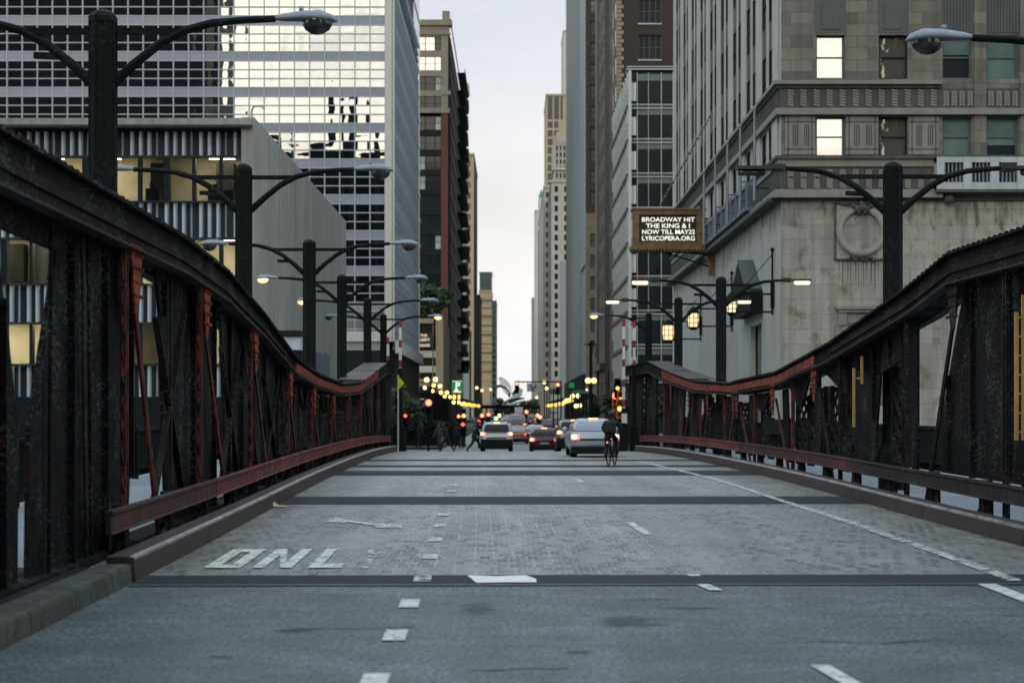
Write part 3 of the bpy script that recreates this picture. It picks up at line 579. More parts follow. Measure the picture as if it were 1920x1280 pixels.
# ================================================================== trusses
TOPL = [(9, 4.42), (29, 4.42), (34, 4.28), (40, 3.82), (47, 3.12), (54, 2.86), (63, 2.75), (73, 2.95), (83, 3.55), (93, 4.15), (105, 4.3)]
TOPR = [(9, 4.56), (33.5, 4.56), (37, 4.15), (45, 3.42), (53, 2.92), (63, 2.78), (73, 3.0), (83, 3.55), (92.5, 4.2), (108, 4.3)]
def ctop(T, v): return _lin(T, v)
def truss(side, T, label, vend, Vs, Ds, plates, lats):
    ui, uo = 6.12, 6.72
    base = B(side * 6.4, 60, zr(60)); th = thing('bridge_truss', label, 'bridge truss', base)
    def pt(u, v, z): return B(side * u, v, z)
    def depth(v): return .5 if v < 36 else max(.34, .5 - (v - 36) * .012) if v < 64 else min(.5, .34 + (v - 64) * .006)
    # top chord: box girder with flange lips and rivet heads
    mb = MB(); vs = [a for a, _ in T if a < vend] + [vend]
    fine = []
    for a, b in zip(vs, vs[1:]): fine += frange(a, b, 2.2)[:-1]
    fine.append(vend)
    ring = lambda v, a, b, z0, z1: [pt(a, v, z0), pt(b, v, z0), pt(b, v, z1), pt(a, v, z1)]
    mb.loft([ring(v, ui + .05, uo - .05, ctop(T, v) - depth(v), ctop(T, v) - .03) for v in fine])
    mb.loft([ring(v, ui - .06, uo + .06, ctop(T, v) - .03, ctop(T, v)) for v in fine])
    rv = random.Random(3)
    v = fine[0]
    while v < min(vend, 62):
        for uu in (ui - .02, uo + .02):
            c = pt(uu, v, ctop(T, v)); mb.ball(c, .05 if v < 45 else .055, 6, 0, sz=.9)
        v += .33 if v < 45 else .45
    mb.build('top_chord', M['steel'], th)
    mb = MB()                                           # bottom flanges of the chord, browner
    mb.loft([ring(v, ui - .08, ui + .10, ctop(T, v) - depth(v) - .035, ctop(T, v) - depth(v)) for v in fine])
    mb.loft([ring(v, uo - .10, uo + .08, ctop(T, v) - depth(v) - .035, ctop(T, v) - depth(v)) for v in fine])
    mb.build('chord_flange', M['steel_brown'], th)
    mb = MB(); near_ = [v for v in fine if v < 47]
    mb.loft([ring(v, ui + .03, ui + .052, ctop(T, v) - depth(v) + .02, ctop(T, v) - depth(v) + .30) for v in near_]); mb.loft([ring(v, ui - .01, ui + .06, ctop(T, v) - depth(v) + .16, ctop(T, v) - depth(v) + .185) for v in near_]); mb.build('chord_web', M['steel_maroon'], th)
    mb = MB(); vv = [q for q in frange(47, 86, 2)]
    mb.loft([ring(v, ui - .012, ui + .045, ctop(T, v) - depth(v) + .05, ctop(T, v) - .09) for v in vv]); mb.build('chord_web', M['steel_rust'], th)
    # low sill girder
    mb = MB(); vs2 = frange(22 if side > 0 else 16, vend, 3)
    mb.loft([ring(v, ui + .1, uo - .1, zr(v) - .6, zr(v) + (.20 if side < 0 else -.02)) for v in vs2]); mb.build('sill_girder', M['steel'], th)
    # web plates
    for poly in plates:
        mb = MB(); mb.prism([pt(ui + .26, v, f(v) if callable(f) else f) for v, f in poly], [pt(ui + .31, v, f(v) if callable(f) else f) for v, f in poly])
        va_, vb_ = min(v for v, _ in poly), max(v for v, _ in poly); z0_ = min((f(v) if callable(f) else f) for v, f in poly if True); z1_ = max((f(v) if callable(f) else f) for v, f in poly)
        for v in [q + random.Random(int(q * 7)).uniform(-.3, .3) for q in frange(va_ + .8, vb_ - .8, 2.3)]:             # stiffeners and rivet rows
            ins = [q for q in poly]; 
            def inside(v_, z_):
                c_ = False; P_ = [(a_, f_(a_) if callable(f_) else f_) for a_, f_ in poly]
                for (x1, y1), (x2, y2) in zip(P_, P_[1:] + P_[:1]):
                    if (y1 > z_) != (y2 > z_) and v_ < (x2 - x1) * (z_ - y1) / (y2 - y1) + x1: c_ = not c_
                return c_
            zs_ = [z0_ + .08 + .16 * k for k in range(int((z1_ - z0_) / .16))]; run = [z for z in zs_ if inside(v - .12, z) and inside(v + .12, z)]
            if va_ < 45 and len(run) > 3:
                mb.bar(pt(ui + .22, v, run[0]), pt(ui + .22, v, run[-1]), .05, .07, up=(1, 0, 0)) if run[-1] - run[0] < (len(run) - 1) * .16 + .05 else None
                for z in run: mb.ball(pt(ui + .255, v + .11, z), .026, 6); mb.ball(pt(ui + .255, v - .11, z), .026, 6)
        mb.build('web_plate', M['steel'], th)
    # verticals: latticed posts
    for v, z1 in Vs:
        zb = zr(v); zt = ctop(T, v) - depth(v) if z1 is None else z1
        mb = MB(); wv = .15
        for dv in (-wv / 2, wv / 2): mb.box(*sorted((pt(ui + .02, v + dv, 0).x, pt(ui + .09, v + dv, 0).x)), v + dv - .022, v + dv + .022, zb, zt)
        z = zb + .2; k = 0
        while z < zt - .2 and v < 60:
            a, b = (v - wv / 2, v + wv / 2) if k % 2 else (v + wv / 2, v - wv / 2)
            mb.bar(pt(ui + .05, a, z), pt(ui + .05, b, z + .16), .02, .035); z += .16; k += 1
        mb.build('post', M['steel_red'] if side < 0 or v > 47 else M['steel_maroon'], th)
    for va, vb, zt in Ds:                               # diagonals: pairs of channels
        zb = zr(vb) + .15; zz = ctop(T, va) - depth(va) - .35 if zt is None else zt
        mb = MB()
        for dv in (-.045, .045): mb.bar(pt(ui + .09, va + dv, zz), pt(ui + .09, vb + dv * 1.8, zb), .06, .04, up=(1, 0, 0))
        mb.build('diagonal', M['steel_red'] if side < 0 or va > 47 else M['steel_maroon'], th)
        g = MB(); vg = va - .1 if vb > va else va + .1  # perforated gusset at the head
        prof = [(vg - .42, zz + .4), (vg + .42, zz + .4), (vg + .2, zz - .25), (vg + .1, zz - .45), (vg - .12, zz - .45), (vg - .22, zz - .2)]
        g.prism([pt(ui - .005, a, b) for a, b in prof], [pt(ui + .02, a, b) for a, b in prof])
        for i in range(4):
            for j in range(4): g.ball(pt(ui - .012, vg - .32 + .21 * i, zz + .28 - .17 * j), .03, 6)
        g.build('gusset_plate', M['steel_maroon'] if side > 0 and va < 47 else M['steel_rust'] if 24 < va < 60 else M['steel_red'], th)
    for v0, v1, z0, z1 in lats:                         # light lattice panels between the frames
        mb = MB(); n = max(2, int((v1 - v0) / .62)); h = z1 - z0
        for i in range(n):
            a, b = v0 + (v1 - v0) * i / n, v0 + (v1 - v0) * (i + 1) / n
            for j in range(4):
                c, d = z0 + h * j / 4, z0 + h * (j + 1) / 4
                mb.bar(pt(uo - .1, a, c), pt(uo - .1, b, d), .05, .07); mb.bar(pt(uo - .04, a, d), pt(uo - .04, b, c), .05, .07)
        for zz in (z0, z1): mb.bar(pt(uo - .07, v0, zz), pt(uo - .07, v1, zz), .12, .12)
        for vq in (v0, v1): mb.bar(pt(uo - .07, vq, z0 - .3), pt(uo - .07, vq, z1 + .1), .12, .12)
        mb.build('lattice', M['steel'], th)
    # conduits clipped to the near plates
    if side < 0:
        for v_, dv_, m_ in ((22.9, -.25, 'steel_brown'), (23.2, -.2, 'steel'), (20.9, .1, 'steel'), (29.2, .0, 'steel_brown'), (36.2, .05, 'steel')):
            mb = MB(); mb.tube([pt(ui + .2, v_, zr(v_) + .1), pt(ui + .2, v_ + dv_ * .5, 1.8), pt(ui + .2, v_ + dv_, ctop(T, v_) - depth(v_))], .022, 6); mb.build('conduit', M[m_], th)
        for va_, vb_, za_, zb_ in ((27.6, 30.6, .5, 3.4), (30.6, 27.9, .5, 3.2), (34.9, 37.6, .5, 3.1), (37.6, 35.0, .5, 3.0), (41.9, 45, .5, 2.6), (45, 41.9, .5, 2.6)):
            mb = MB(); mb.bar(pt(ui + .22, va_, za_), pt(ui + .22, vb_, zb_), .05, .09, up=(1, 0, 0)); mb.build('brace', M['steel_maroon'], th)
    # sky-lit cover plates on the rising far chord
    mb = MB()
    for a, b in ((74.5, 82.5), (83, 92)):
        mb.prism([pt(ui - .1, a, ctop(T, a) + .006), pt(uo + .35, a, ctop(T, a) + .006), pt(uo + .35, b, ctop(T, b) + .006), pt(ui - .1, b, ctop(T, b) + .006)],
                 [pt(ui - .1, a, ctop(T, a) + .03), pt(uo + .35, a, ctop(T, a) + .03), pt(uo + .35, b, ctop(T, b) + .03), pt(ui - .1, b, ctop(T, b) + .03)])
    mb.build('cover_plate', M['kerb'], th)
    return th
cl = lambda T, k=.5: (lambda v: ctop(T, v) - k)
L_ = lambda v: ctop(TOPL, v) - .45
R_ = lambda v: ctop(TOPR, v) - .45
lo = lambda v: zr(v) + .1
loR = lambda v: zr(v) + .72
platesL = [
    [(9, 0), (19.75, 0), (19.8, 1.75), (18.9, 3.55), (9, L_)],
    [(20.3, 1.75), (20.2, 0), (25.9, .1), (26.6, 3.3), (27, L_), (19, L_), (18.95, 3.64), (21.6, 3.62)],
    [(29.2, lo), (34.5, lo), (34.6, 2.2), (34.8, L_), (28.2, L_), (28.6, 3.3)],
    [(36.2, lo), (40, lo), (40.2, 2), (40.5, L_), (35.3, L_), (35.7, 2.4)],
    [(41.6, lo), (45.3, lo), (45.2, 1.8), (45.6, L_), (39.2, L_), (40.2, 2.0)],
    [(44.2, L_), (47.6, L_), (46.2, 2.2), (45.6, 2.2)], [(50.8, L_), (54.4, L_), (52.6, 1.9), (52.1, 1.9)], [(57.8, L_), (61.4, L_), (59.6, 1.8), (59.1, 1.8)], [(65, L_), (68.6, L_), (67, 1.9), (66.4, 1.9)], [(72, L_), (75.4, L_), (73.8, 2.1), (73.2, 2.1)], [(79, L_), (82.6, L_), (81, 2.5), (80.4, 2.5)],
    [(44.6, lo), (95, lo), (95, lambda v: zr(v) + .95), (44.6, lambda v: zr(v) + .95)], [(48.9, lo), (50.4, lo), (50.2, L_), (49.6, L_)], [(56.2, lo), (57.2, lo), (57.0, L_), (56.6, L_)], [(63.4, lo), (64.4, lo), (64.2, L_), (63.6, L_)],
    [(83.6, lo), (87.2, lo), (87.2, L_), (82, L_)], [(99, lo), (105, lo), (105, L_), (97.5, L_)], [(92, lo), (93.5, lo), (93, L_), (91.5, L_)]]
truss(-1, TOPL, 'dark riveted bridge truss with red struts, left of the roadway', 105,
      [(24.4, None), (31.0, None), (38.0, None), (45.4, None), (52.0, None), (59.0, None), (66.4, None), (73.2, None), (80.2, None), (87.4, None)],
      [(25.2, 27.4, None), (31.7, 34.8, None), (38.7, 41.8, None), (46.0, 48.6, None), (52.7, 55.8, None), (59.7, 62.8, None), (67, 69.8, None), (74, 76.8, None), (81, 83.8, None)],
      platesL, [(46.2, 48.8, .9, 2.6), (50.6, 52.4, .9, 2.4), (53.2, 56, .9, 2.3), (57.6, 59.4, .9, 2.2), (60.2, 63.2, .9, 2.2), (64.8, 67, .9, 2.2), (67.6, 73, .9, 2.3), (74, 80, .9, 2.6), (81, 83.4, .9, 3.0), (87.4, 91.6, .9, 3.5), (93.5, 99, .9, 3.7)])
platesR = [
    [(9, .16), (21.8, .16), (21.8, .9), (9, .9)],
    [(22.3, loR), (29.6, loR), (28.6, 2.4), (29.2, R_), (9, R_), (9, loR)],
    [(29.95, .5), (30.0, loR), (35.2, loR), (35.4, 1.5), (33.85, 3.6), (33.4, R_), (29.9, R_), (29.8, 2.4)],
    [(37.15, loR), (38.4, loR), (38.6, R_), (37.15, R_)],
    [(41.2, loR), (43.2, loR), (43.8, 2.2), (44.8, R_), (40.2, R_), (40.6, 2.6)], [(38.5, 2.9), (41, 2.6), (45.3, R_), (38.5, R_)],
    [(43.4, R_), (47.2, R_), (44.6, 2.3), (44.1, 2.3)], [(49.2, R_), (52.4, R_), (51, 2.0), (50.4, 2.0)], [(55.6, R_), (60, R_), (57.9, 1.9), (57.3, 1.9)], [(62.8, R_), (66.4, R_), (64.9, 1.9), (64.3, 1.9)], [(69.8, R_), (73.4, R_), (71.9, 2.1), (71.3, 2.1)],
    [(53.8, 1.25), (57.4, 1.25), (57.4, 1.65), (53.8, 1.65)], [(52.4, loR), (53.4, loR), (53.6, R_), (52.8, R_)], [(59.0, loR), (60.0, loR), (60.2, R_), (59.4, R_)], [(47.6, loR), (48.4, loR), (48.2, R_), (47.8, R_)],
    [(74.2, loR), (77, loR), (77, R_), (73, R_)], [(79.5, loR), (83, loR), (83, R_), (78.6, R_)], [(100, loR), (108, loR), (108, R_), (98.5, R_)], [(92, loR), (94, loR), (93.5, R_), (91.5, R_)]]
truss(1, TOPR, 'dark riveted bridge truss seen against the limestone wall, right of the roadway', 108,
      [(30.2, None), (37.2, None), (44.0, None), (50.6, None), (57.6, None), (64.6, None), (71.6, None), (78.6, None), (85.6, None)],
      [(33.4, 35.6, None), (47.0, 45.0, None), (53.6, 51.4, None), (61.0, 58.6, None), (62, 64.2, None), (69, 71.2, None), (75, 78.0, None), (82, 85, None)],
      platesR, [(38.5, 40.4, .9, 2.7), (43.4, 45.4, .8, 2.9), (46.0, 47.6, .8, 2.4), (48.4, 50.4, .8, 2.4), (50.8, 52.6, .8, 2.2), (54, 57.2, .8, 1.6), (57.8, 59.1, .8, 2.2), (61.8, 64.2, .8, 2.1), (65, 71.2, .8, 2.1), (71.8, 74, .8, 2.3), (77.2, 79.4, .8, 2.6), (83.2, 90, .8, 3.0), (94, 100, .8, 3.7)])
# guard beams in front of the trusses
for s, lab in ((-1, 'red steel guard beam along the left kerb'), (1, 'red steel guard beam along the right kerb')):
    th = thing('guard_beam', lab, 'guard rail', B(s * 6, 60, zr(60)), 'guard beams along the bridge kerbs')
    mb = MB()
    for k, (a, b) in enumerate(zip(frange(22.6, 96, 9), frange(22.6, 96, 9)[1:])):
        rings = []
        for v in frange(a + .02, b - .02, 3):
            z = zr(v); rings.append([B(s * q, v, z + h) for q, h in ((6.05, .47), (5.97, .475), (5.965, .49), (5.99, .50), (5.99, .68), (5.965, .715), (5.97, .745), (6.05, .75))])
        mb.loft(rings, 1 if s > 0 and k < 2 else 2 if (s > 0 and k < 4) or k < 1 else 0)  # near segments darker: fall-off of the red glow put into the colour
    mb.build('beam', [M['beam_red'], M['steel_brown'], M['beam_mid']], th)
    for v in frange(24, 95, 3.5):
        mb = MB(); z = zr(v); mb.prism([B(s * 6.05, v - .2, z + .0), B(s * 6.2, v - .2, z), B(s * 6.2, v + .2, z), B(s * 6.05, v + .2, z)], [B(s * 6.05, v - .12, z + .75), B(s * 6.2, v - .12, z + .75), B(s * 6.2, v + .12, z + .75), B(s * 6.05, v + .12, z + .75)])
        for q in (-1, 1): mb.bar(B(s * 6.1, v, z + .4), B(s * 6.1, v + q * .55, z + .14), .05, .05)
        mb.build('post', M['steel'], th)
# outer footway railings
for s, lab in ((-1, 'dark iron footway railing beyond the left truss'), (1, 'dark iron footway railing beyond the right truss')):
    th = thing('footway_railing', lab, 'railing', B(s * 9.9, 60, zr(60)))
    mb = MB(); vs = frange(22.5, 96, 3)
    for h, d_ in ((1.1, .09), (.22, .07)): mb.loft([[B(s * 9.9 + a, v, zr(v) + .12 + h + b) for a, b in ((-d_ / 2, 0), (d_ / 2, 0), (d_ / 2, d_), (-d_ / 2, d_))] for v in vs])
    mb.build('handrail', M['steel'], th)
    mb = MB()
    for v in frange(22.6, 96, .17): q = B(s * 9.9, v); mb.box(q.x - .015, q.x + .015, q.y - .02, q.y + .02, zr(v) + .34, zr(v) + 1.22)
    o = mb.build('balusters', M['iron'], th); o['kind'] = 'stuff'
    for v in frange(22.6, 96, 6.1):
        mb = MB(); q = B(s * 9.9, v); mb.box(q.x - .07, q.x + .07, q.y - .07, q.y + .07, zr(v) + .12, zr(v) + 1.4); mb.build('post', M['steel'], th)
# yellow ladders
def ladder(u, v, z0, z1, label, dv=.42):
    th = thing('ladder', label, 'ladder', B(u, v, z0))
    for k in (0, 1):
        mb = MB(); q = B(u, v + k * dv); mb.bar((q.x, q.y, z0), (q.x, q.y, z1 + k * .25), .055, .055); mb.build('rail', M['ladder'], th)
    z = z0 + .15
    while z < z1 - .05:
        mb = MB(); mb.bar(B(u, v, z), B(u, v + dv, z), .03, .03); mb.build('rung', M['ladder'], th); z += .33
    return th
def ladder_x(px0, px1, ptop, pbot, Y, label, extra=0):
    x0, x1, z0, z1 = PX(px0, Y), PX(px1, Y), PZ(pbot, Y), PZ(ptop, Y)
    th = thing('ladder', label, 'ladder', (x0, Y, z0))
    for x, a, b in ((x0, z0, z1), (x1, z0 + extra, z1 + .25)):
        mb = MB(); mb.bar((x, Y, a), (x, Y, b), .06, .05); mb.build('rail', M['ladder'], th)
    z = z0 + extra + .12
    while z < z1:
        mb = MB(); mb.bar((x0, Y, z), (x1, Y, z), .03, .03); mb.build('rung', M['ladder'], th); z += .28
    return th
ladder_x(1601, 1616, 690, 800, 41.8, 'pale yellow short ladder on the right truss beside the stone roundel wall', .9)
ladder_x(1906, 1919, 585, 825, 29.2, 'tall thin yellow ladder on the dark plate at the right edge')

# ================================================================== lamp posts on the bridge
def cobra(parent, tip_dir, p, lit, axis):               # luminaire: grey hood over a glass bowl; p = arm end
    L_ = .88; mb = MB(); rings = []
    for f, hw, hh, dz in ((0, .05, .05, 0), (.12, .075, .075, .0), (.45, .13, .11, .01), (.75, .16, .12, .0), (.93, .12, .075, -.02), (1, .03, .02, -.035)):
        c = Vector(p) + axis * tip_dir * L_ * f
        rings.append([c + Vector((0, hw * math.cos(a), dz + (hh if math.sin(a) > 0 else hh * .45) * math.sin(a))) for a in [2 * math.pi * k / 12 for k in range(12)]])
    mb.loft(rings); c = Vector(p) + axis * tip_dir * L_ * .42; mb.box(c.x - .03, c.x + .03, c.y - .03, c.y + .03, c.z + .1, c.z + .17)
    h = mb.build('luminaire', M['lamp_grey'], parent, smooth=True)
    b = MB(); c = Vector(p) + axis * tip_dir * L_ * .68; b.ball(c + Vector((0, 0, -.05)), .19, 14, sy=.7, sz=.95 if not lit else .8, sx=1.15)
    b.build('lens', M['lens_lit' if lit else 'lens'], h, smooth=True)
def ledhead(parent, tip_dir, p, lit, axis):
    mb = MB(); a = Vector(p); b_ = a + axis * tip_dir * .95
    mb.bar(a, b_, .3, .07); mb.bar(a - axis * tip_dir * .06, a + axis * tip_dir * .22, .2, .16)
    h = mb.build('luminaire', M['lamp_dark'], parent)
    b = MB(); c0 = a + axis * tip_dir * .34 - Vector((0, 0, .09)); c1 = a + axis * tip_dir * .92 - Vector((0, 0, .09))
    n = 8; pts = [c0 + (c1 - c0) * f for f in (0, .04, .1, .9, .96, 1)]; b.tube(pts, [.03, .06, .075, .075, .06, .03], 8)
    b.build('lens', M['led' if lit else 'lens'], h, smooth=True)
def lamp_post(px, ptop, Y, label, litL=False, litR=False, led=False, zb=0.0, wd=.36, left=True, right=True):
    X, zt = PX(px, Y), PZ(ptop, Y); zb = zr(Y) - .2; th = thing('lamp_post', label, 'lamp post', (X, Y, zb), 'lamp posts along the bridge')
    mb = MB(); k = 8
    oct_ = lambda r, z: [Vector((X + r * math.cos(math.pi / 8 + 2 * math.pi * i / 8), Y + r * math.sin(math.pi / 8 + 2 * math.pi * i / 8), z)) for i in range(8)]
    w_ = wd / 2 * 1.06
    mb.loft([oct_(w_ * 1.6, zb), oct_(w_ * 1.6, zb + 1.1), oct_(w_ * 1.12, zb + 1.25), oct_(w_, zt - .5), oct_(w_, zt - .12)])
    for i in range(8):
        a = math.pi / 8 + 2 * math.pi * i / 8; x, y = X + w_ * math.cos(a), Y + w_ * math.sin(a)
        mb.box(x - .015, x + .015, y - .015, y + .015, zb + 1.2, zt - .12)
    mb.build('pole', M['pole'], th)
    mb = MB(); mb.loft([oct_(w_ * 1.08, zt - .14), oct_(w_ * 1.1, zt - .06), oct_(w_ * .85, zt), oct_(w_ * .3, zt + .05)]); mb.build('cap', M['pole'], th)
    ax = Vector((1, 0, 0))
    reach, drop = (2.45, .13) if not led else (2.3, .13)
    for s, lit, on in ((-1, litL, left), (1, litR, right)):
        if not on: continue
        pts = [(.15, -1.0), (.45, -.72), (.8, -.44), (1.15, -.25), (1.55, -.14), (2.0, -.10), (reach, -.08)]
        mb = MB(); mb.tube([(X + s * a, Y, zt + b) for a, b in pts], [.075, .07, .065, .062, .058, .052, .05], 8)
        mb.bar((X + s * (w_ - .02), Y, zt - .26), (X + s * 1.2, Y, zt - .26), .07, .09)
        if s < 0: mb.bar((X + s * .55, Y, zt - .62), (X + s * .98, Y, zt - .60), .08, .09)
        mb.build('arm', M['pole'], th, smooth=False)
        (ledhead if led else cobra)(th, s, (X + s * reach, Y, zt - .08), lit, ax)
    return th
lamp_post(193, 25, 28.3, 'black double arm lamp post, nearest and tallest on the left truss', wd=.36)
lamp_post(457, 311, 44.3, 'second black lamp post on the left, before the grey concrete wall edge', wd=.34)
lamp_post(580, 452, 60.7, 'third black lamp post on the left, unlit, before the middle of the concrete wall', wd=.36)
lamp_post(641, 517, 76.8, 'fourth black lamp post on the left with its left lamp glowing orange', litL=True, wd=.34)
lamp_post(689, 560, 92.9, 'fifth black lamp post on the left, its left lamp glowing before the glass tower', litL=True, wd=.34)
lamp_post(719, 590, 111, 'sixth black lamp post on the left with its right lamp glowing orange', litR=True, wd=.34)
lamp_post(2166, 60, 26.6, 'grey cobra head lamp post at the upper right edge', wd=.36)
lamp_post(1674, 308, 41.3, 'black lamp post with flat unlit heads before the limestone roundel', led=True, wd=.36)
lamp_post(1352, 521, 72, 'black lamp post with two white strip lamps under the marquee sign', litL=True, litR=True, led=True, wd=.34)
lamp_post(1272, 559, 88.5, 'black lamp post with white strip lamps in front of the lit wall lanterns', litL=True, litR=True, led=True, wd=.34)
lamp_post(1216, 588, 111, 'farthest black lamp post on the right with one glowing orange lamp', litL=True, wd=.34, right=False)

# ================================================================== facade tools
def inframe(p, m=60):
    if p.y < 5: return False
    return -m < CX + p.x / p.y * FPX < 1920 + m and -m < CY - (p.z - CZ) / p.y * FPX < 1280 + m
class Face:                                             # a vertical wall: origin o, along a, outward n
    def __init__(s, th, o, ang): s.th, s.o, s.ang = th, Vector(o), ang; s.a = Vector((math.cos(ang), math.sin(ang), 0)); s.n = Vector((math.sin(ang), -math.cos(ang), 0))
    def p(s, x, z, d=0): return s.o + s.a * x + Vector((0, 0, z)) - s.n * d           # d = inward
    def box(s, mb, x0, x1, z0, z1, d0, d1, mi=0):       # d0 outer (smaller), d1 inner
        return mb.hexa([s.p(x0, z0, d0), s.p(x1, z0, d0), s.p(x1, z0, d1), s.p(x0, z0, d1), s.p(x0, z1, d0), s.p(x1, z1, d0), s.p(x1, z1, d1), s.p(x0, z1, d1)], mi)
    def wall(s, name, m, x0, x1, z0, z1, holes, rec=.3, d=0):
        mb = MB(); xs = sorted({x0, x1, *[h for w_ in holes for h in w_[:2]]}); zs = sorted({z0, z1, *[h for w_ in holes for h in w_[2:4]]})
        for a, b in zip(zs, zs[1:]):
            run = None; zc = (a + b) / 2; row = [w_ for w_ in holes if w_[2] - 1e-6 < zc < w_[3] + 1e-6]
            for c, e in zip(xs, xs[1:]):
                xc = (c + e) / 2; hole = any(w_[0] < xc < w_[1] for w_ in row)
                if hole:
                    if run is not None: mb.quad(s.p(run, a, d), s.p(c, a, d), s.p(c, b, d), s.p(run, b, d)); run = None
                elif run is None: run = c
            if run is not None: mb.quad(s.p(run, a, d), s.p(x1, a, d), s.p(x1, b, d), s.p(run, b, d))
        for q0, q1, r0, r1 in [w_[:4] for w_ in holes]:
            P = s.p
            mb.quad(P(q0, r0, d), P(q1, r0, d), P(q1, r0, d + rec), P(q0, r0, d + rec)); mb.quad(P(q0, r1, d), P(q0, r1, d + rec), P(q1, r1, d + rec), P(q1, r1, d))
            mb.quad(P(q0, r0, d), P(q0, r0, d + rec), P(q0, r1, d + rec), P(q0, r1, d)); mb.quad(P(q1, r0, d), P(q1, r1, d), P(q1, r1, d + rec), P(q1, r0, d + rec))
        return mb.build(name, m, s.th)
_wc = {}
def window_mesh(w_, h_, style):
    key = (round(w_, 2), round(h_, 2), style)
    if key in _wc: return _wc[key]
    mb = MB(); fr, gl, sash, deep = style; t_ = min(.09, w_ * .09); hw = w_ / 2; hh = h_ / 2
    for a in ((-hw, -hw + t_, -hh, hh), (hw - t_, hw, -hh, hh), (-hw + t_, hw - t_, -hh, -hh + t_), (-hw + t_, hw - t_, hh - t_, hh)): mb.box(a[0], a[1], -.04, .08, a[2], a[3])
    if sash in (1, 3): mb.box(-hw + t_, hw - t_, -.03, .07, -.035, .035)
    if sash in (2, 3): mb.box(-.03, .03, -.03, .07, -hh + t_, hh - t_)
    g = [(-hw + t_, .05, -hh + t_), (hw - t_, .05, -hh + t_), (hw - t_, .05, hh - t_), (-hw + t_, .05, hh - t_)]
    if deep:
        zz = hh - t_ - (h_ - 2 * t_) * deep; mb.add([(-hw + t_, .05, zz), (hw - t_, .05, zz), g[2], g[3]], [(0, 1, 2, 3)], 1); mb.add([g[0], g[1], (hw - t_, .052, zz), (-hw + t_, .052, zz)], [(0, 1, 2, 3)], 2)
    else: mb.add(g, [(0, 1, 2, 3)], 1)
    me = bpy.data.meshes.new('window'); me.from_pydata(mb.v, [], mb.f)
    me.materials.append(M[fr]); me.materials.append(M[gl]); me.materials.append(M['glass_dim'])
    for i, p_ in enumerate(me.polygons): p_.material_index = mb.m[i]
    _wc[key] = me; return me
def windows(th, wins, cap=96):
    """wins: (face, x0, x1, z0, z1, depth, style). The ones that show largest become parts, the rest one 'stuff' part."""
    off = ROOT[th]; scored = []
    for w_ in wins:
        f, x0, x1, z0, z1, d, st = w_; c = f.p((x0 + x1) / 2, (z0 + z1) / 2, d)
        vis = inframe(c); face = max(0.03, (Vector((0, 0, CZ)) - c).normalized().dot(f.n))
        scored.append(((1 if vis else 0) * (x1 - x0) * (z1 - z0) * face / max(1, c.y) ** 2, w_, c, vis))
    scored.sort(key=lambda s: -s[0]); rest = []
    for i, (a, w_, c, vis) in enumerate(scored):
        f, x0, x1, z0, z1, d, st = w_
        if vis and i < cap:
            o = bpy.data.objects.new('window', window_mesh(x1 - x0, z1 - z0, st)); col.objects.link(o); o.parent = th
            o.location = c - off; o.rotation_euler = (0, 0, f.ang)
        else: rest.append(w_)
    if rest:
        mb = MB()
        mats = []
        for f, x0, x1, z0, z1, d, st in rest:
            for k in (st[0], st[1]):
                if k not in mats: mats.append(k)
            mb.quad(f.p(x0, z0, d + .05), f.p(x1, z0, d + .05), f.p(x1, z1, d + .05), f.p(x0, z1, d + .05), mats.index(st[1]))
            zc = (z0 + z1) / 2; f.box(mb, x0, x1, zc - .04, zc + .04, d, d + .045, mats.index(st[0]))
        o = mb.build('windows', [M[k] for k in mats], th); o['kind'] = 'stuff'
def shell(th, m, x0, x1, y0, y1, z0, z1, skip=(), name='wall', roof=True):   # plain faces of a block that carry no windows
    mb = MB()
    if 'f' not in skip: mb.quad((x0, y0, z0), (x1, y0, z0), (x1, y0, z1), (x0, y0, z1))
    if 'r' not in skip: mb.quad((x1, y0, z0), (x1, y1, z0), (x1, y1, z1), (x1, y0, z1))
    if 'l' not in skip: mb.quad((x0, y1, z0), (x0, y0, z0), (x0, y0, z1), (x0, y1, z1))
    mb.quad((x1, y1, z0), (x0, y1, z0), (x0, y1, z1), (x1, y1, z1))
    o = mb.build(name, m, th)
    if roof: r = MB(); r.quad((x0, y0, z1 - .05), (x1, y0, z1 - .05), (x1, y1, z1 - .05), (x0, y1, z1 - .05)); r.build('roof', M['concrete_dark'], th)
    return o
PIh = math.pi / 2
GL = -.86

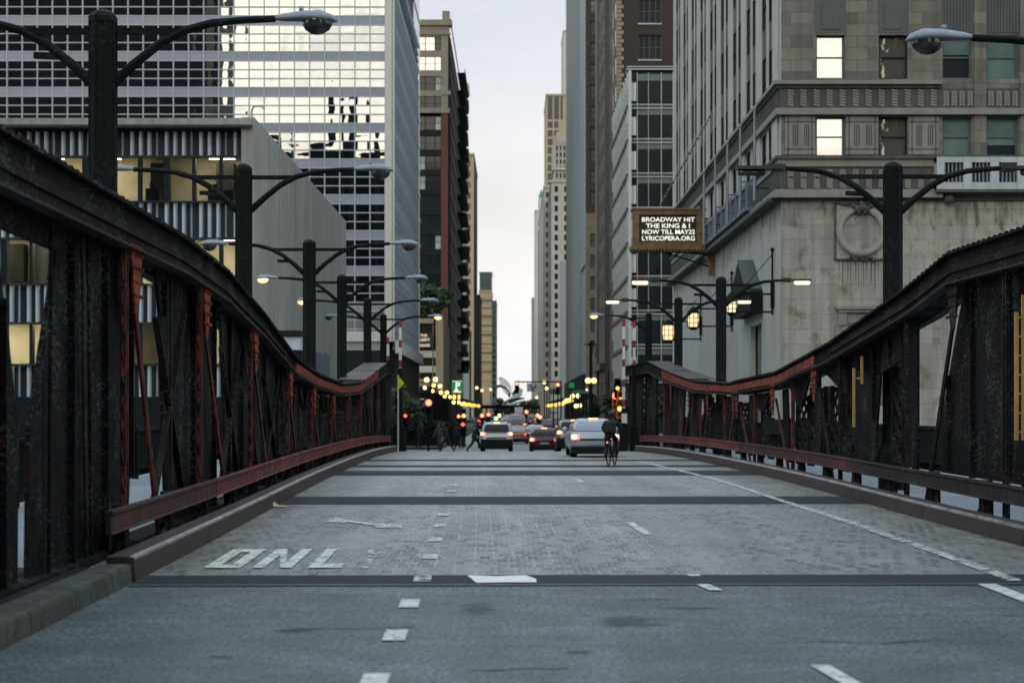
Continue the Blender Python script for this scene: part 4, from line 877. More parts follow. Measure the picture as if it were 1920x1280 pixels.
# ================================================================== A: concrete building, left
YA, XA = 100.0, -13.0
zroof = PZ(222, YA)
th = thing('concrete_building', 'grey concrete building with corrugated bands and a blank side wall', 'building', (XA - 30, YA, -7))
xl = -46.0; F = Face(th, (xl, YA + .35, 0), 0); Wd = XA - .65 - xl
rows = [(243, 290, 'c'), (292, 372, 'w'), (378, 444, 'c'), (448, 529, 'w'), (533, 603, 'c'), (607, 680, 'w'), (685, 760, 'c'), (764, 830, 'w')]
mb = MB()
cols = [PX(p_, YA) - xl for p_ in range(463 - 51 * 20, 464, 51)]
for y0, y1, k in rows:
    z1, z0 = PZ(y0, YA), PZ(y1, YA)
    if k == 'c':
        b = MB(); F.box(b, 0, Wd, z0 - .12, z0, -.06, .3); F.box(b, 0, Wd, z1, z1 + .06, -.04, .3); b.build('band_rail', M['concrete_dark'], th)
        b = MB(); b.quad(F.p(0, z0, .42), F.p(Wd, z0, .42), F.p(Wd, z1, .42), F.p(0, z1, .42)); b.build('band_back', M['corr_dark'], th)
        b = MB(); x = .1; i = 0
        while x < Wd - .3:
            ww = .22 if i % 4 else .10
            b.prism([F.p(x, z0, .41), F.p(x + .05, z0, .12), F.p(x + ww - .05, z0, .12), F.p(x + ww, z0, .41)], [F.p(x, z1, .41), F.p(x + .05, z1, .12), F.p(x + ww - .05, z1, .12), F.p(x + ww, z1, .41)])
            x += .435; i += 1
        b.build('corrugated_band', M['corr'], th)
    else:
        rz_ = random.Random(int(y0))
        b = MB(); b.quad(F.p(0, z0 - .4, 3.6), F.p(Wd, z0 - .4, 3.6), F.p(Wd, z1 + .3, 3.6), F.p(0, z1 + .3, 3.6)); b.quad(F.p(0, z0 - .02, .5), F.p(Wd, z0 - .02, .5), F.p(Wd, z0 - .02, 3.6), F.p(0, z0 - .02, 3.6)); b.quad(F.p(0, z1 + .25, .5), F.p(0, z1 + .25, 3.6), F.p(Wd, z1 + .25, 3.6), F.p(Wd, z1 + .25, .5)); b.build('room', M['room_wall'], th)
        for q in frange(1, Wd - 2, 2.9):
            if rz_.random() < .85 and y0 < 760: b = MB(); F.box(b, q, q + 1.3, z1 + .15, z1 + .22, 1.0, 2.4); b.build('ceiling_light', M['room_light'], th)
            if rz_.random() < .8: b = MB(); h_ = rz_.uniform(.25, .8); x_ = q + rz_.uniform(-.5, .8); F.box(b, x_, x_ + rz_.uniform(.5, 1.6), z0, z0 + h_, .9, 1.5); F.box(b, x_ + .2, x_ + .45, z0 + h_, z0 + h_ + .3, 1.0, 1.3); b.build('furniture', M['podium'], th)
            if rz_.random() < .4: b = MB(); x_ = q + rz_.uniform(-.4, 1.2); F.box(b, x_, x_ + .9, z0 + .2, z1, 2.6, 3.55); b.build('furniture', M['dark_frame'], th)
        for i, c in enumerate(cols):
            if c < 0 or c > Wd: continue
            wd = .3 if i % 3 == 2 else .16
            b = MB(); F.box(b, c - wd / 2, c + wd / 2, z0 - .05, z1 + .05, -.02, .5); b.build('mullion', M['dark_frame'], th)
            if i + 1 < len(cols):
                r = random.Random(i * 7 + y0); lit = r.random()
                b = MB(); b.quad(F.p(c, z0, .45), F.p(cols[i + 1], z0, .45), F.p(cols[i + 1], z1, .45), F.p(c, z1, .45))
                mk = M['clear'] if lit < .84 else M['room_dim']
                b.build('window', mk, th)
b = MB(); b.box(xl, XA - .1, YA - .25, YA + 5, PZ(240, YA), zroof - .35); b.build('roof_slab', M['concrete_dark'], th)
b = MB(); b.box(xl, XA - .1, YA - .1, YA + 50, zroof - .35, zroof); b.build('roof', M['concrete'], th)
b = MB(); b.box(XA - .65, XA, YA, 155, -7, zroof + .05); b.build('side_wall', M['concrete'], th)
b = MB()
for q in frange(YA + 6, 150, 6.1): b.box(XA - .1, XA + .004, q, q + .03, -1, zroof)
b.build('panel_joint', M['concrete_dark'], th)
b = MB(); F.box(b, 0, Wd, -7, PZ(832, YA), .1, 1); F.box(b, 0, Wd, PZ(243, YA), zroof - .6, .02, 1); b.build('base', M['podium'], th)
shell(th, M['concrete'], xl, XA - .7, YA + 1.2, 154.9, -7, zroof - .4, skip=('r', 'f'))
# low dark bank wall and planting below the concrete wall
th = thing('retaining_wall', 'dark low wall at the foot of the grey concrete building', 'wall', (-11.6, 128, GL))
b = MB(); b.box(-12.6, -11.2, 99.2, 150, -.9, 3.1); b.box(-12.7, -11.1, 99.0, 150.2, 3.1, 3.3); b.box(-42, -12.65, 98.9, 99.6, -7, 2.6); b.build('panel', M['podium'], th)
# little sky-lit kiosk and grey hoarding against the wall
th = thing('glazed_kiosk', 'pale blue glazed kiosk with a dark flat roof against the concrete wall', 'kiosk', (PX(540, 98), 98, GL))
x0, x1 = PX(522, 98), PX(566, 98)
b = MB(); b.box(x0, x1, 97.6, 99, PZ(630, 98), PZ(620, 98)); b.build('roof', M['dark_frame'], th)
b = MB(); b.box(x0 + .06, x1 - .06, 97.75, 98.9, PZ(656, 98), PZ(631, 98)); b.build('pane', M['corr'], th)
b = MB(); b.box(x0, x1, 97.7, 99, -.8, PZ(657, 98)); b.build('base', M['podium'], th)
th = thing('hoarding', 'ragged blue grey hoarding beside the glazed kiosk', 'hoarding', (PX(600, 99), 99, GL))
b = MB(); xs = frange(PX(589, 98.6), PX(618, 98.6), .12)
r = random.Random(5)
for a, c in zip(xs, xs[1:]): b.box(a, c, 98.5, 98.7, -.8, PZ(648 + r.random() * 18, 98.6))
b.build('panel', M['blue_frame'], th)

# ================================================================== B: glass tower, left
YB, XB = 217.0, PX(722, 217)
th = thing('glass_tower', 'mirror glass office tower with pale mullion grid reflecting the sky', 'building', (XB - 30, YB, GL))
xl = -70.0; zt = PZ(-60, YB); F = Face(th, (xl, YB, 0), 0); Wd = XB - xl; G = Face(th, (XB + .9, YB + 1.2, 0), PIh); Gd = 274 - YB - 1.2
sp = [(PZ(35 + 67.05 * k - 5, YB), PZ(35 + 67.05 * k + 12, YB)) for k in range(-2, 10)]
r = random.Random(11); mx_ = frange(0, Wd, 1.657)
for k, (z1, z0) in enumerate(sp):
    zb = sp[k + 1][0] if k + 1 < len(sp) else PZ(622, YB)
    b = MB(); F.box(b, 0, Wd, z0, z1, .0, .2); b.build('spandrel', M['b_spandrel'], th)
    b = MB(); h = (z0 - zb) / 3
    for j in range(3):
        for a, c in zip(mx_, mx_[1:]):                  # every pane sits slightly out of true
            t1, t2 = r.uniform(-.0022, .0022), r.uniform(-.0015, .0015)
            b.quad(F.p(a, zb + h * j, .12 + t1 + t2), F.p(c, zb + h * j, .12 - t1 + t2), F.p(c, zb + h * (j + 1), .12 - t1 - t2), F.p(a, zb + h * (j + 1), .12 + t1 - t2))
    b.build('window_band', M['b_glass'], th)
    b = MB()
    for j in (0, 1, 2, 3): F.box(b, 0, Wd, zb + h * j - .05, zb + h * j + .05, -.045, .1)
    b.build('transom', M['b_mullion'], th)
b = MB()
for x in mx_: F.box(b, x - .055, x + .055, PZ(622, YB), zt, -.06, .1)
b.build('mullion_grid', M['b_mullion'], th)
b = MB(); b.box(XB + .0, XB + .75, YB - .15, YB + 1.2, PZ(640, YB), zt); b.box(XB + .8, XB + 1.0, YB - .05, YB + 1.2, PZ(640, YB), zt); b.build('corner_column', M['cream'], th)
# street side: small glazed facets in rows
fl = [(PZ(35 + 67.05 * k - 5, YB), PZ(35 + 67.05 * k + 12, YB)) for k in range(-2, 11)]
b = MB(); b2 = MB()
for k in range(len(fl) - 1):
    z0, z1 = fl[k + 1][0], fl[k][1]; h = (z1 - z0) / 3
    for j in range(3):
        for a, c in zip(frange(0, Gd, 1.9), frange(0, Gd, 1.9)[1:]):
            t1 = r.uniform(-.03, .03)
            b.quad(G.p(a, z0 + h * j, .1 + t1), G.p(c, z0 + h * j, .1 - t1), G.p(c, z0 + h * (j + 1), .1 - t1), G.p(a, z0 + h * (j + 1), .1 + t1))
    G.box(b2, 0, Gd, z1, fl[k][0], .0, .12)
    for j in range(3): G.box(b2, 0, Gd, z0 + h * j - .06, z0 + h * j + .06, -.05, .1)
for a in frange(0, Gd, 1.9): G.box(b2, a - .06, a + .06, PZ(655, YB), zt - 3, -.07, .1)
b.build('side_glazing', M['b_glass_side'], th); b2.build('side_mullion_grid', M['b_mullion'], th)
b = MB(); b.box(xl, XB + .95, YB + 1.25, 274, zt - 3.3, zt - 2.9); b.build('roof', M['cream'], th)
shell(th, M['b_spandrel'], xl, XB + .7, YB + 1.3, 273.8, GL, zt - 3.4, skip=('f', 'r'), roof=False)
b = MB(); F.box(b, 0, Wd, PZ(640, YB), PZ(622, YB), -.3, 1); b.build('lobby_band', M['cream'], th)
for i in range(8):
    x = Wd - 4.4 * (i + 1); b = MB(); F.box(b, x, x + 3.9, PZ(656, YB), PZ(641, YB), .1, .4); b.build('lobby_panel', M['fascia'], th)
b = MB(); F.box(b, 0, Wd, GL, PZ(657, YB), .0, .8); b.build('lobby_base', M['podium'], th)
b = MB(); G.box(b, 0, Gd, GL, PZ(657, YB), -.15, .4); b.build('lobby_base', M['podium'], th)
b = MB(); G.box(b, -1, Gd, PZ(670, 235), PZ(648, 235), -.7, -.2); b.build('fascia', M['fascia'], th)
th = thing('navy_tower', 'dark navy tower top behind the glass tower corner', 'building', (-22, 305, GL))
x1 = PX(775, 300); shell(th, M['navy'], x1 - 14, x1, 300, 320, GL, PZ(-80, 300), skip=('r',))
F = Face(th, (x1, 300, 0), PIh); b = MB(); F.box(b, 0, 20, GL, PZ(-80, 300), 0, .1)
for k in range(0, 70, 4): F.box(b, 0, 20, k, k + .5, -.1, .0)
b.build('side_wall', M['navy'], th)
# the pale handrail post on the roof edge
th = thing('roof_davit', 'small pale curved davit on the concrete building roof corner', 'roof fitting', (PX(477, 101), 101, zroof))
b = MB(); x = PX(472, 101); b.tube([(x, 101, zroof), (x, 101, zroof + .55), (x + .1, 101, zroof + .75), (x + .5, 101, zroof + .78), (x + .65, 101, zroof + .6)], .06, 6); b.build('rail', M['white_metal'], th)
# ================================================================== C: brown brick block with beige crown, left
YC, XC = 436.0, PX(843, 436)
th = thing('brick_block', 'narrow brown brick block with beige crown and fire escapes', 'building', (XC - 10, YC, GL))
xl = PX(768, YC); F = Face(th, (xl, YC, 0), 0); Wd = XC - xl; zt = PZ(38, YC); zc = PZ(207, YC)
S = YC / FPX; pw = 9 * S * 1.2
w0, w1 = PX(786, YC) - xl, PX(827, YC) - xl
wins = []; z = PZ(95, YC) ; k = 0; holes = []
while z > 16:
    h = 26 * S; holes.append((w0, w1, z, z + h))
    for a in range(3):
        cx0 = w0 + (w1 - w0) * (0, .28, .72)[a]; cx1 = w0 + (w1 - w0) * (.28, .72, 1)[a]
        rr = random.Random(k * 3 + a).random()
        wins.append((F, cx0, cx1, z, z + h, .35, ('dark_frame', 'glass_sky' if k < 2 and rr < .9 else ('room_dim' if a != 1 and rr < .35 else 'glass'), 1, 0)))
    z -= 37.2 * S; k += 1
F.wall('crown_wall', M['beige'], 0, Wd, zc, zt, [h for h in holes if h[2] > zc], .4)
hs = [(a, b, c, min(d_, zc - .01)) for a, b, c, d_ in holes if c < zc]
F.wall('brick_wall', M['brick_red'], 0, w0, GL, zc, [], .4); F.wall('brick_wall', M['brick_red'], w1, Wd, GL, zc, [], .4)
for h in hs: b = MB(); F.box(b, h[0], h[1], h[2] - 11 * S, h[2], .1, .5); b.build('spandrel', M['podium'], th)
windows(th, wins)
b = MB(); F.box(b, -1, Wd + .5, zt - 1.2, zt, -.6, 3); F.box(b, -1, Wd + .3, zt - 3.2, zt - 2.9, -.3, .1); F.box(b, Wd - 1.6, Wd, zt, zt + 2, 0, 2); F.box(b, -.5, Wd, zc - .6, zc + .5, -.25, .1); b.build('cornice', M['beige'], th)
b = MB(); F.box(b, w1 + .1, Wd + .2, PZ(178, YC), PZ(170, YC), -.2, .1); b.build('band_course', M['stone_trim'], th)
G = Face(th, (XC, YC, 0), PIh); Gd = 120
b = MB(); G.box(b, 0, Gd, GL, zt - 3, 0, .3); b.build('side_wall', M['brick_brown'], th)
b = MB()
for k in range(18): G.box(b, 4, Gd, 14 + 4.35 * k, 14.5 + 4.35 * k, -.12, .05)
b.build('side_ledge', M['podium'], th)
rr = random.Random(2)
for k in range(18):
    z = 12 + 4.35 * k
    b = MB(); y = 60
    G.box(b, y, y + 40, z, z + .15, -1.9, 0); 
    for q in frange(0, 40, 2.5): G.box(b, y + q - .06, y + q + .06, z, z + 1.1, -1.95, -1.85)
    G.box(b, y, y + 40, z + 1.05, z + 1.15, -1.95, -1.85); G.box(b, y + 40, y + 44, z + .4, z + 2.6, -1.5, 0)
    b.build('fire_escape', M['steel_brown'], th)
    b = MB(); G.box(b, 96, 104, z + 1.0, z + 3.4, -1.7 - .6 * rr.random(), 0); G.box(b, 97, 103, z + .5, z + 1.0, -1.2, 0); b.build('bay_window', M['white_far' if rr.random() < .5 else 'brick_brown'], th)
shell(th, M['brick_brown'], xl, XC - .3, YC + .6, YC + Gd, GL, zt - 2.5, skip=('f', 'r'))
# beige street-front block at its foot with the gold lettered sign
YD = 394.0; xl = PX(764, YD); x1 = PX(831, YD); z1 = PZ(597, YD)
th = thing('beige_parking_block', 'low beige block with pale bands and a dark gold lettered sign', 'building', (xl + 4, YD, GL))
F = Face(th, (xl, YD, 0), 0); S = YD / FPX; Wd = x1 - xl
b = MB(); F.box(b, Wd - 14 * S, Wd, GL, z1, -.4, 1); b.build('pier', M['tan'], th)
b = MB(); F.box(b, 0, Wd - 18 * S, PZ(606, YD), z1, -.3, 1); b.build('parapet', M['tan'], th)
for a, c_, mm in ((657, 670, 'white_far'), (686, 698, 'white_far'), (710, 716, 'tan'), (718, 724, 'tan'), (745, 749, 'tan')):
    b = MB(); F.box(b, 0, Wd - 14 * S, PZ(c_, YD), PZ(a, YD), -.1, 1); b.build('spandrel', M[mm], th)
b = MB(); F.box(b, 0, Wd - 14 * S, GL, z1 - .5, .4, 1); b.build('wall', M['podium'], th)
for px in (785, 812):
    b = MB(); F.box(b, PX(px - 1.2, YD) - xl, PX(px + 1.2, YD) - xl, PZ(752, YD), PZ(608, YD), -.15, .6); b.build('column', M['tan_dark'], th)
shell(th, M['tan'], xl, x1 - .1, YD + 1.1, YC - .5, GL, z1 - .2, skip=('f',))
def text(body, size, m, parent, loc, rot=(PIh, 0, 0), ext=.01, align='CENTER', off=0.0, sx=1.0):
    cu = bpy.data.curves.new('lettering', 'FONT'); cu.body = body; cu.size = size; cu.extrude = ext; cu.align_x = align; cu.align_y = 'CENTER'; cu.offset = off; cu.materials.append(M[m])
    tmp = bpy.data.objects.new('lettering', cu); col.objects.link(tmp); dg = bpy.context.evaluated_depsgraph_get(); me = bpy.data.meshes.new_from_object(tmp.evaluated_get(dg)); bpy.data.objects.remove(tmp)
    me.name = 'lettering'; o = bpy.data.objects.new('lettering', me); col.objects.link(o); o.parent = parent; ROOT[o] = ROOT[parent]
    o.location = Vector(loc) - ROOT[parent]; o.rotation_euler = rot; o.scale = (sx, 1, 1); return o
YS = YD - 1.2
th = thing('gold_lettered_sign', 'black sign with rows of gold letters on the beige block', 'sign', (PX(795, YS), YS, PZ(652, YS)))
b = MB(); b.box(PX(779, YS), PX(811, YS), YS, YS + .4, PZ(652, YS), PZ(624, YS)); b.build('board', M['sign_black'], th)
for s_, y in (('THE', 629), ('ALBERT', 637), ('PARKER', 647.5)): text(s_, .72, 'gold_letter', th, (PX(794.5, YS), YS - .03, PZ(y, YS)), off=.012)
# tree behind the glass tower, above the beige block
def tree(x, y, z0, h, rad, label, n=900, ls=.35, trunk=True, leaf='leaf', group=None, seed=1, low=.35):
    th = thing('tree', label, 'tree', (x, y, z0), group); r = random.Random(seed)
    b = MB(); b.tube([(x, y, z0), (x + .05 * h * .2, y, z0 + h * .3), (x, y, z0 + h * .75)], [h * .028, h * .02, h * .006], 7)
    for k in range(6):
        a = r.random() * 6.28; zz = z0 + h * (.3 + .08 * k); b.tube([(x, y, zz), (x + math.cos(a) * rad * .4, y + math.sin(a) * rad * .4, zz + h * .14), (x + math.cos(a) * rad * .75, y + math.sin(a) * rad * .75, zz + h * .22)], [h * .012, h * .007, h * .003], 5)
    b.build('trunk', M['bark'], th)
    b = MB(); cl_ = [(r.gauss(0, .45), r.gauss(0, .45), r.uniform(-.8, .85), r.uniform(.25, .5)) for _ in range(16)]
    for i in range(n):
        cx_, cy_, cz_, cr_ = cl_[i % 16]; v = Vector((r.gauss(0, 1), r.gauss(0, 1), r.gauss(0, 1))).normalized() * cr_ * r.uniform(.4, 1.05)
        c = Vector((x + (cx_ + v.x) * rad, y + (cy_ + v.y) * rad, z0 + h * (low + (1 - low) * .5) + (cz_ + v.z) * h * (1 - low) * .5 * .85))
        a1 = Vector((r.gauss(0, 1), r.gauss(0, 1), r.gauss(0, 1))).normalized() * ls; a2 = a1.orthogonal().normalized() * ls * .6
        b.quad(c - a1, c - a2, c + a1, c + a2)
    b.build('crown', M[leaf], th); return th
tree(PX(806, 415), 415, z1 - .2, PZ(527, 415) - z1, 4.8, 'dark green bushy tree on the roof of the beige block', 2600, .55, seed=4, low=.02)
# D, E, F: farther left
def block(name, label, m, px0, px1, ptop, Y, depth, side='r', cat='building', fl=3.9, ww=1.5, wh=2.1, gap=3.2, wmat='glass', front=True, zbase=GL, sidem=None, wins_front=True, topm=None):
    x0, x1 = PX(px0, Y), PX(px1, Y); z1 = PZ(ptop, Y); th = thing(name, label, cat, ((x0 + x1) / 2, Y, zbase))
    F = Face(th, (x0, Y, 0), 0); Wd = x1 - x0; hs = []; ws = []
    if wins_front:
        n = max(1, int(Wd / gap)); zz = z1 - fl
        while zz > 9:
            for i in range(n):
                c = Wd * (i + .5) / n; hs.append((c - ww / 2, c + ww / 2, zz, zz + wh)); ws.append((F, c - ww / 2, c + ww / 2, zz, zz + wh, .3, ('dark_frame', wmat, 1, 0)))
            zz -= fl
    F.wall('wall', M[m], 0, Wd, zbase, z1, hs, .35)
    G = Face(th, (x1, Y, 0), PIh) if side == 'r' else Face(th, (x0, Y + depth, 0), -PIh)
    hs2 = []; zz = z1 - fl; n = int(depth / (gap * 1.6))
    while zz > 9:
        for i in range(n):
            c = depth * (i + .5) / n; hs2.append((c - ww / 2, c + ww / 2, zz, zz + wh)); ws.append((G, c - ww / 2, c + ww / 2, zz, zz + wh, .05, ('dark_frame', wmat, 1, 0)))
        zz -= fl
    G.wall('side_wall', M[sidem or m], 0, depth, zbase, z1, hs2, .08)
    windows(th, ws)
    shell(th, M[m], x0, x1, Y, Y + depth, zbase, z1, skip=('f', side))
    b = MB(); b.box(x0 - .2, x1 + .2, Y - .5, Y + depth, z1, z1 + .9); b.build('cornice', M[topm or m], th)
    return th
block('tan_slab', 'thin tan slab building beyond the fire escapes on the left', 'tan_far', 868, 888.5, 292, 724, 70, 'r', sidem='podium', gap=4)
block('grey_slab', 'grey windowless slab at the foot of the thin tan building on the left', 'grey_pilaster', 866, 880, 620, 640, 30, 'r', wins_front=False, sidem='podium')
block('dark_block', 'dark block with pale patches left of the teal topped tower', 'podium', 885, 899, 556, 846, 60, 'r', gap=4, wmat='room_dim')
Y = 1213.0
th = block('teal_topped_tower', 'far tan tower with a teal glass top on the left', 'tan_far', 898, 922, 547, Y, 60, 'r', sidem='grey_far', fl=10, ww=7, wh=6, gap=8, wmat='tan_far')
x0, x1 = PX(899, Y), PX(922, Y)
b = MB(); b.box(x0, x1, Y + 2, Y + 40, PZ(546, Y), PZ(511, Y)); b.build('glass_top', M['teal_dark'], th)
b = MB(); b.box(x0 - .3, x1 + .3, Y + 1.5, Y + 40, PZ(511, Y), PZ(509.5, Y)); 
for yy in (532,): b.box(x0 - .1, x1 + .1, Y + 1.7, Y + 2, PZ(yy, Y), PZ(yy - 1, Y))
b.build('top_ledge', M['dark_ledge'], th)
b = MB()
for yy in (564, 578, 594, 611, 628, 645, 662, 679, 697): b.box(x0, x1 + .2, Y - .4, Y - .05, PZ(yy, Y), PZ(yy - 1.6, Y))
b.build('floor_ledge', M['dark_ledge'], th)
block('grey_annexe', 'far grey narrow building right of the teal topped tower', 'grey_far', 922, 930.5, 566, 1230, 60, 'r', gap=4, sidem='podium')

# ================================================================== right: far towers
Y = 955.0
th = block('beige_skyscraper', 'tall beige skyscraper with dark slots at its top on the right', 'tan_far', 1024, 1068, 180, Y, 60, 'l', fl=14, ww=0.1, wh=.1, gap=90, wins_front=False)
F = Face(th, (PX(1024, Y), Y, 0), 0); S = Y / FPX; x00 = PX(1024, Y)
b = MB()
for p0, p1 in ((1027, 1036), (1039, 1048), (1051, 1055)): F.box(b, PX(p0, Y) - x00, PX(p1, Y) - x00, PZ(224, Y), PZ(181.5, Y), -.1, .3)
for k in range(10):
    for p0, p1 in ((1027, 1036), (1039, 1047)): F.box(b, PX(p0, Y) - x00, PX(p1, Y) - x00, PZ(240 + 16.2 * k, Y), PZ(228 + 16.2 * k, Y), -.1, .3)
b.build('dark_slots', M['glass'], th)
block('cream_tower', 'slim cream tower rising behind the beige skyscraper on the right', 'white_far', 1056, 1072, 60, 1010, 40, 'l', wins_front=False, fl=20)
Y = 706.0; S = Y / FPX
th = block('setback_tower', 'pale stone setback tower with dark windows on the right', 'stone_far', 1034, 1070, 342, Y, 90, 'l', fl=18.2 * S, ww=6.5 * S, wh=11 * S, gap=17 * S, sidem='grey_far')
b = MB()
for p0, p1, t_, b_ in ((1038, 1068, 262, 342), (1042, 1066, 252, 262), (1044, 1048, 246, 252), (1054, 1060, 244, 252)): b.box(PX(p0, Y), PX(p1, Y), Y + 2, Y + 40, PZ(b_, Y), PZ(t_, Y))
for p0 in (1040, 1047, 1054, 1061): b.box(PX(p0, Y), PX(p0 + 2, Y), Y + 1.5, Y + 2, PZ(340, Y), PZ(262, Y))
b.box(PX(1036, Y), PX(1070, Y), Y + 1, Y + 40, PZ(318, Y), PZ(313, Y)); b.build('upper_storeys', M['stone_far'], th)
b = MB()
for p0 in (1043.5, 1050.5, 1057.5):
    for k in range(5): b.box(PX(p0, Y), PX(p0 + 2.6, Y), Y + 1.9, Y + 2.1, PZ(280 + 13 * k, Y), PZ(272 + 13 * k, Y))
b.build('upper_windows', M['glass'], th)
b = MB(); b.box(PX(1051, 690), PX(1061, 690), 690, 700, GL, PZ(490, 690)); b.build('pale_pier', M['grey_pilaster'], th)
Y = 1300.0
th = block('cupola_tower', 'far pale tower with a small green cupola on the right', 'white_far', 1003, 1020, 396, Y, 40, 'l', fl=10, ww=1.6, wh=3, gap=3.5)
b = MB(); b.box(PX(1010, Y), PX(1022, Y), Y + 1, Y + 30, PZ(396, Y), PZ(370, Y)); b.build('upper_storeys', M['white_far'], th)
b = MB(); x, z = PX(1015, Y), PZ(370, Y); b.lathe((x, Y + 6, z), [(1.9, 0), (1.7, 1.2), (1.2, 2.6), (.8, 4.0), (.3, 5.6)], 10); b.build('cupola', M['copper'], th)
block('slate_tower', 'dark slate building beside the far pale tower on the right', 'podium', 1011, 1018, 432, 1150, 40, 'l', fl=6, gap=9, wins_front=False)
block('far_grey_block', 'farthest low grey block at the right side of the street', 'grey_far', 998, 1012, 560, 1380, 60, 'l', gap=5)
block('far_stone_front', 'pale stone street front below the setback tower', 'stone_far', 1020, 1034, 352, 780, 150, 'l', gap=3, sidem='stone_far')

# ================================================================== right: near towers
XR = 14.0
def street_face(th, Y0, Y1, X=XR): return Face(th, (X, Y1, 0), -PIh), Y1 - Y0      # x runs from far to near
# L3: blue-grey tower
Y0, Y1 = 384.0, 520.0; zt = 125
th = thing('grey_pier_tower', 'tall blue grey tower with light piers seen at a steep angle on the right', 'building', (XR + 10, Y0, GL))
G, D = street_face(th, Y0, Y1); F = Face(th, (XR, Y0, 0), 0); Wf = PX(1125, Y0) - XR
hs = []; ws = []
for k in range(28):
    z = 13 + 4.1 * k; hs.append((.9, 3.0, z, z + 2.5)); ws.append((F, .9, 3.0, z, z + 2.5, .3, ('dark_frame', 'glass_blue', 1, 0)))
F.wall('front_wall', M['brick_brown'], 0, 30, 40, zt, [h for h in hs if h[2] > 40.5], .35); F.wall('front_wall', M['tan_dark'], 0, 30, GL, 40, [h for h in hs if h[2] < 37.4], .35)
ws = [w_ for w_ in ws if w_[3] > 40.5 or w_[3] < 37.4]
hs = []
for k in range(28):
    z = 11 + 4.1 * k
    for i in range(10):
        x = D - 30 - i * 10.5; hs.append((x - 4, x, z, z + 2.6)); ws.append((G, x - 4, x, z, z + 2.6, .05, ('dark_frame', 'glass_blue' if (i + k) % 3 else 'glass_sky', 1, 0)))
G.wall('side_wall', M['grey_pilaster'], 0, D, GL, zt, hs, .1)
b = MB()
for i in range(11): x = D - 24 - i * 10.5; G.box(b, x - 2.4, x, GL, zt, -.3, 0)
G.box(b, D - 22, D - .0, 30, zt, -.3, 0); b.build('pier', M['grey_pilaster'], th)
windows(th, ws); shell(th, M['brick_brown'], XR, XR + 30, Y0, Y1, GL, zt, skip=('f', 'l'))
b = MB(); G.box(b, 0, D, GL, 9, -.6, 0); b.build('base', M['podium'], th)
# L1: taupe tower
Y0, Y1 = 304.0, 331.0; zt = 90
th = thing('taupe_tower', 'dark taupe masonry tower face on the right before the blue grey tower', 'building', (XR + 8, Y0, GL))
G, D = street_face(th, Y0, Y1); ws = []; hs = []
for k in range(17):
    z = 16 + 4.2 * k
    for i in range(4):
        x = 3 + i * 6; hs.append((x, x + 2, z, z + 2.3)); ws.append((G, x, x + 2, z, z + 2.3, .05, ('dark_frame', 'glass', 1, 0)))
G.wall('side_wall', M['taupe'], 0, D, 12, zt, hs, .08); windows(th, ws)
G.wall('base_wall', M['tan_dark'], 0, D, GL, 12, [(x, x + 3.4, .2, 6.5) for x in (3, 11, 18)], .5)
b = MB(); G.box(b, 0, D, GL, 8, .55, .7); b.build('shop_glazing', M['podium'], th)
b = MB(); G.box(b, 0, 7, GL, zt, -.35, 0); G.box(b, 0, 7, 11, 12.4, -.6, -.35); b.build('corner_pier', M['tan_dark'], th)
b = MB(); G.box(b, 0, D, 8.2, 9.2, -.8, 0); b.build('ledge', M['dark_ledge'], th)
shell(th, M['taupe'], XR, XR + 12, Y0, Y1, GL, zt, skip=('l',))
# K: dark brick tower behind the pale framed block
Y0 = 280.0; x0 = PX(1158, Y0)
th = thing('dark_brick_tower', 'dark brown brick tower with paired windows behind the pale framed block', 'building', (x0 + 10, Y0, GL))
F = Face(th, (x0, Y0, 0), 0); S = Y0 / FPX; hs = []; ws = []
for k in range(-3, 9):
    z = PZ(112 + 68 * k, Y0); h = 46 * S
    for p0, p1 in ((1197, 1218), (1219, 1240), (1275, 1296), (1297, 1318)):
        a, c = PX(p0, Y0) - x0, PX(p1, Y0) - x0; hs.append((a, c, z, z + h)); ws.append((F, a, c, z, z + h, .3, ('green_panel', 'glass_dim', 3, 0)))
F.wall('wall', M['brick_brown'], 0, 24, GL, 90, hs, .35); windows(th, ws)
b = MB()
for k in range(120): F.box(b, -.15, .55 if k % 2 else .85, 20 + .6 * k, 20.5 + .6 * k, -.12, .1)
b.build('quoins', M['tan'], th)
b = MB()
for k in range(-3, 9): z = PZ(112 + 68 * k, Y0); F.box(b, PX(1196, Y0) - x0, PX(1241, Y0) - x0, z - .15, z, -.1, .1)
b.build('sill', M['white_frame'], th)
shell(th, M['brick_brown'], x0, x0 + 24, Y0, Y0 + 23, GL, 90, skip=('f', 'l'))
G, D = street_face(th, Y0, Y0 + 23, x0); G.wall('side_wall', M['taupe'], 0, D, GL, 90, [], .3)
b = MB()
for k in range(20): z = 14 + 4 * k; G.box(b, 3, 5, z, z + 2.2, -.01, .05); G.box(b, 10, 12, z, z + 2.2, -.01, .05); G.box(b, 17, 19, z, z + 2.2, -.01, .05)
o = b.build('side_windows', M['glass'], th); o['kind'] = 'stuff'
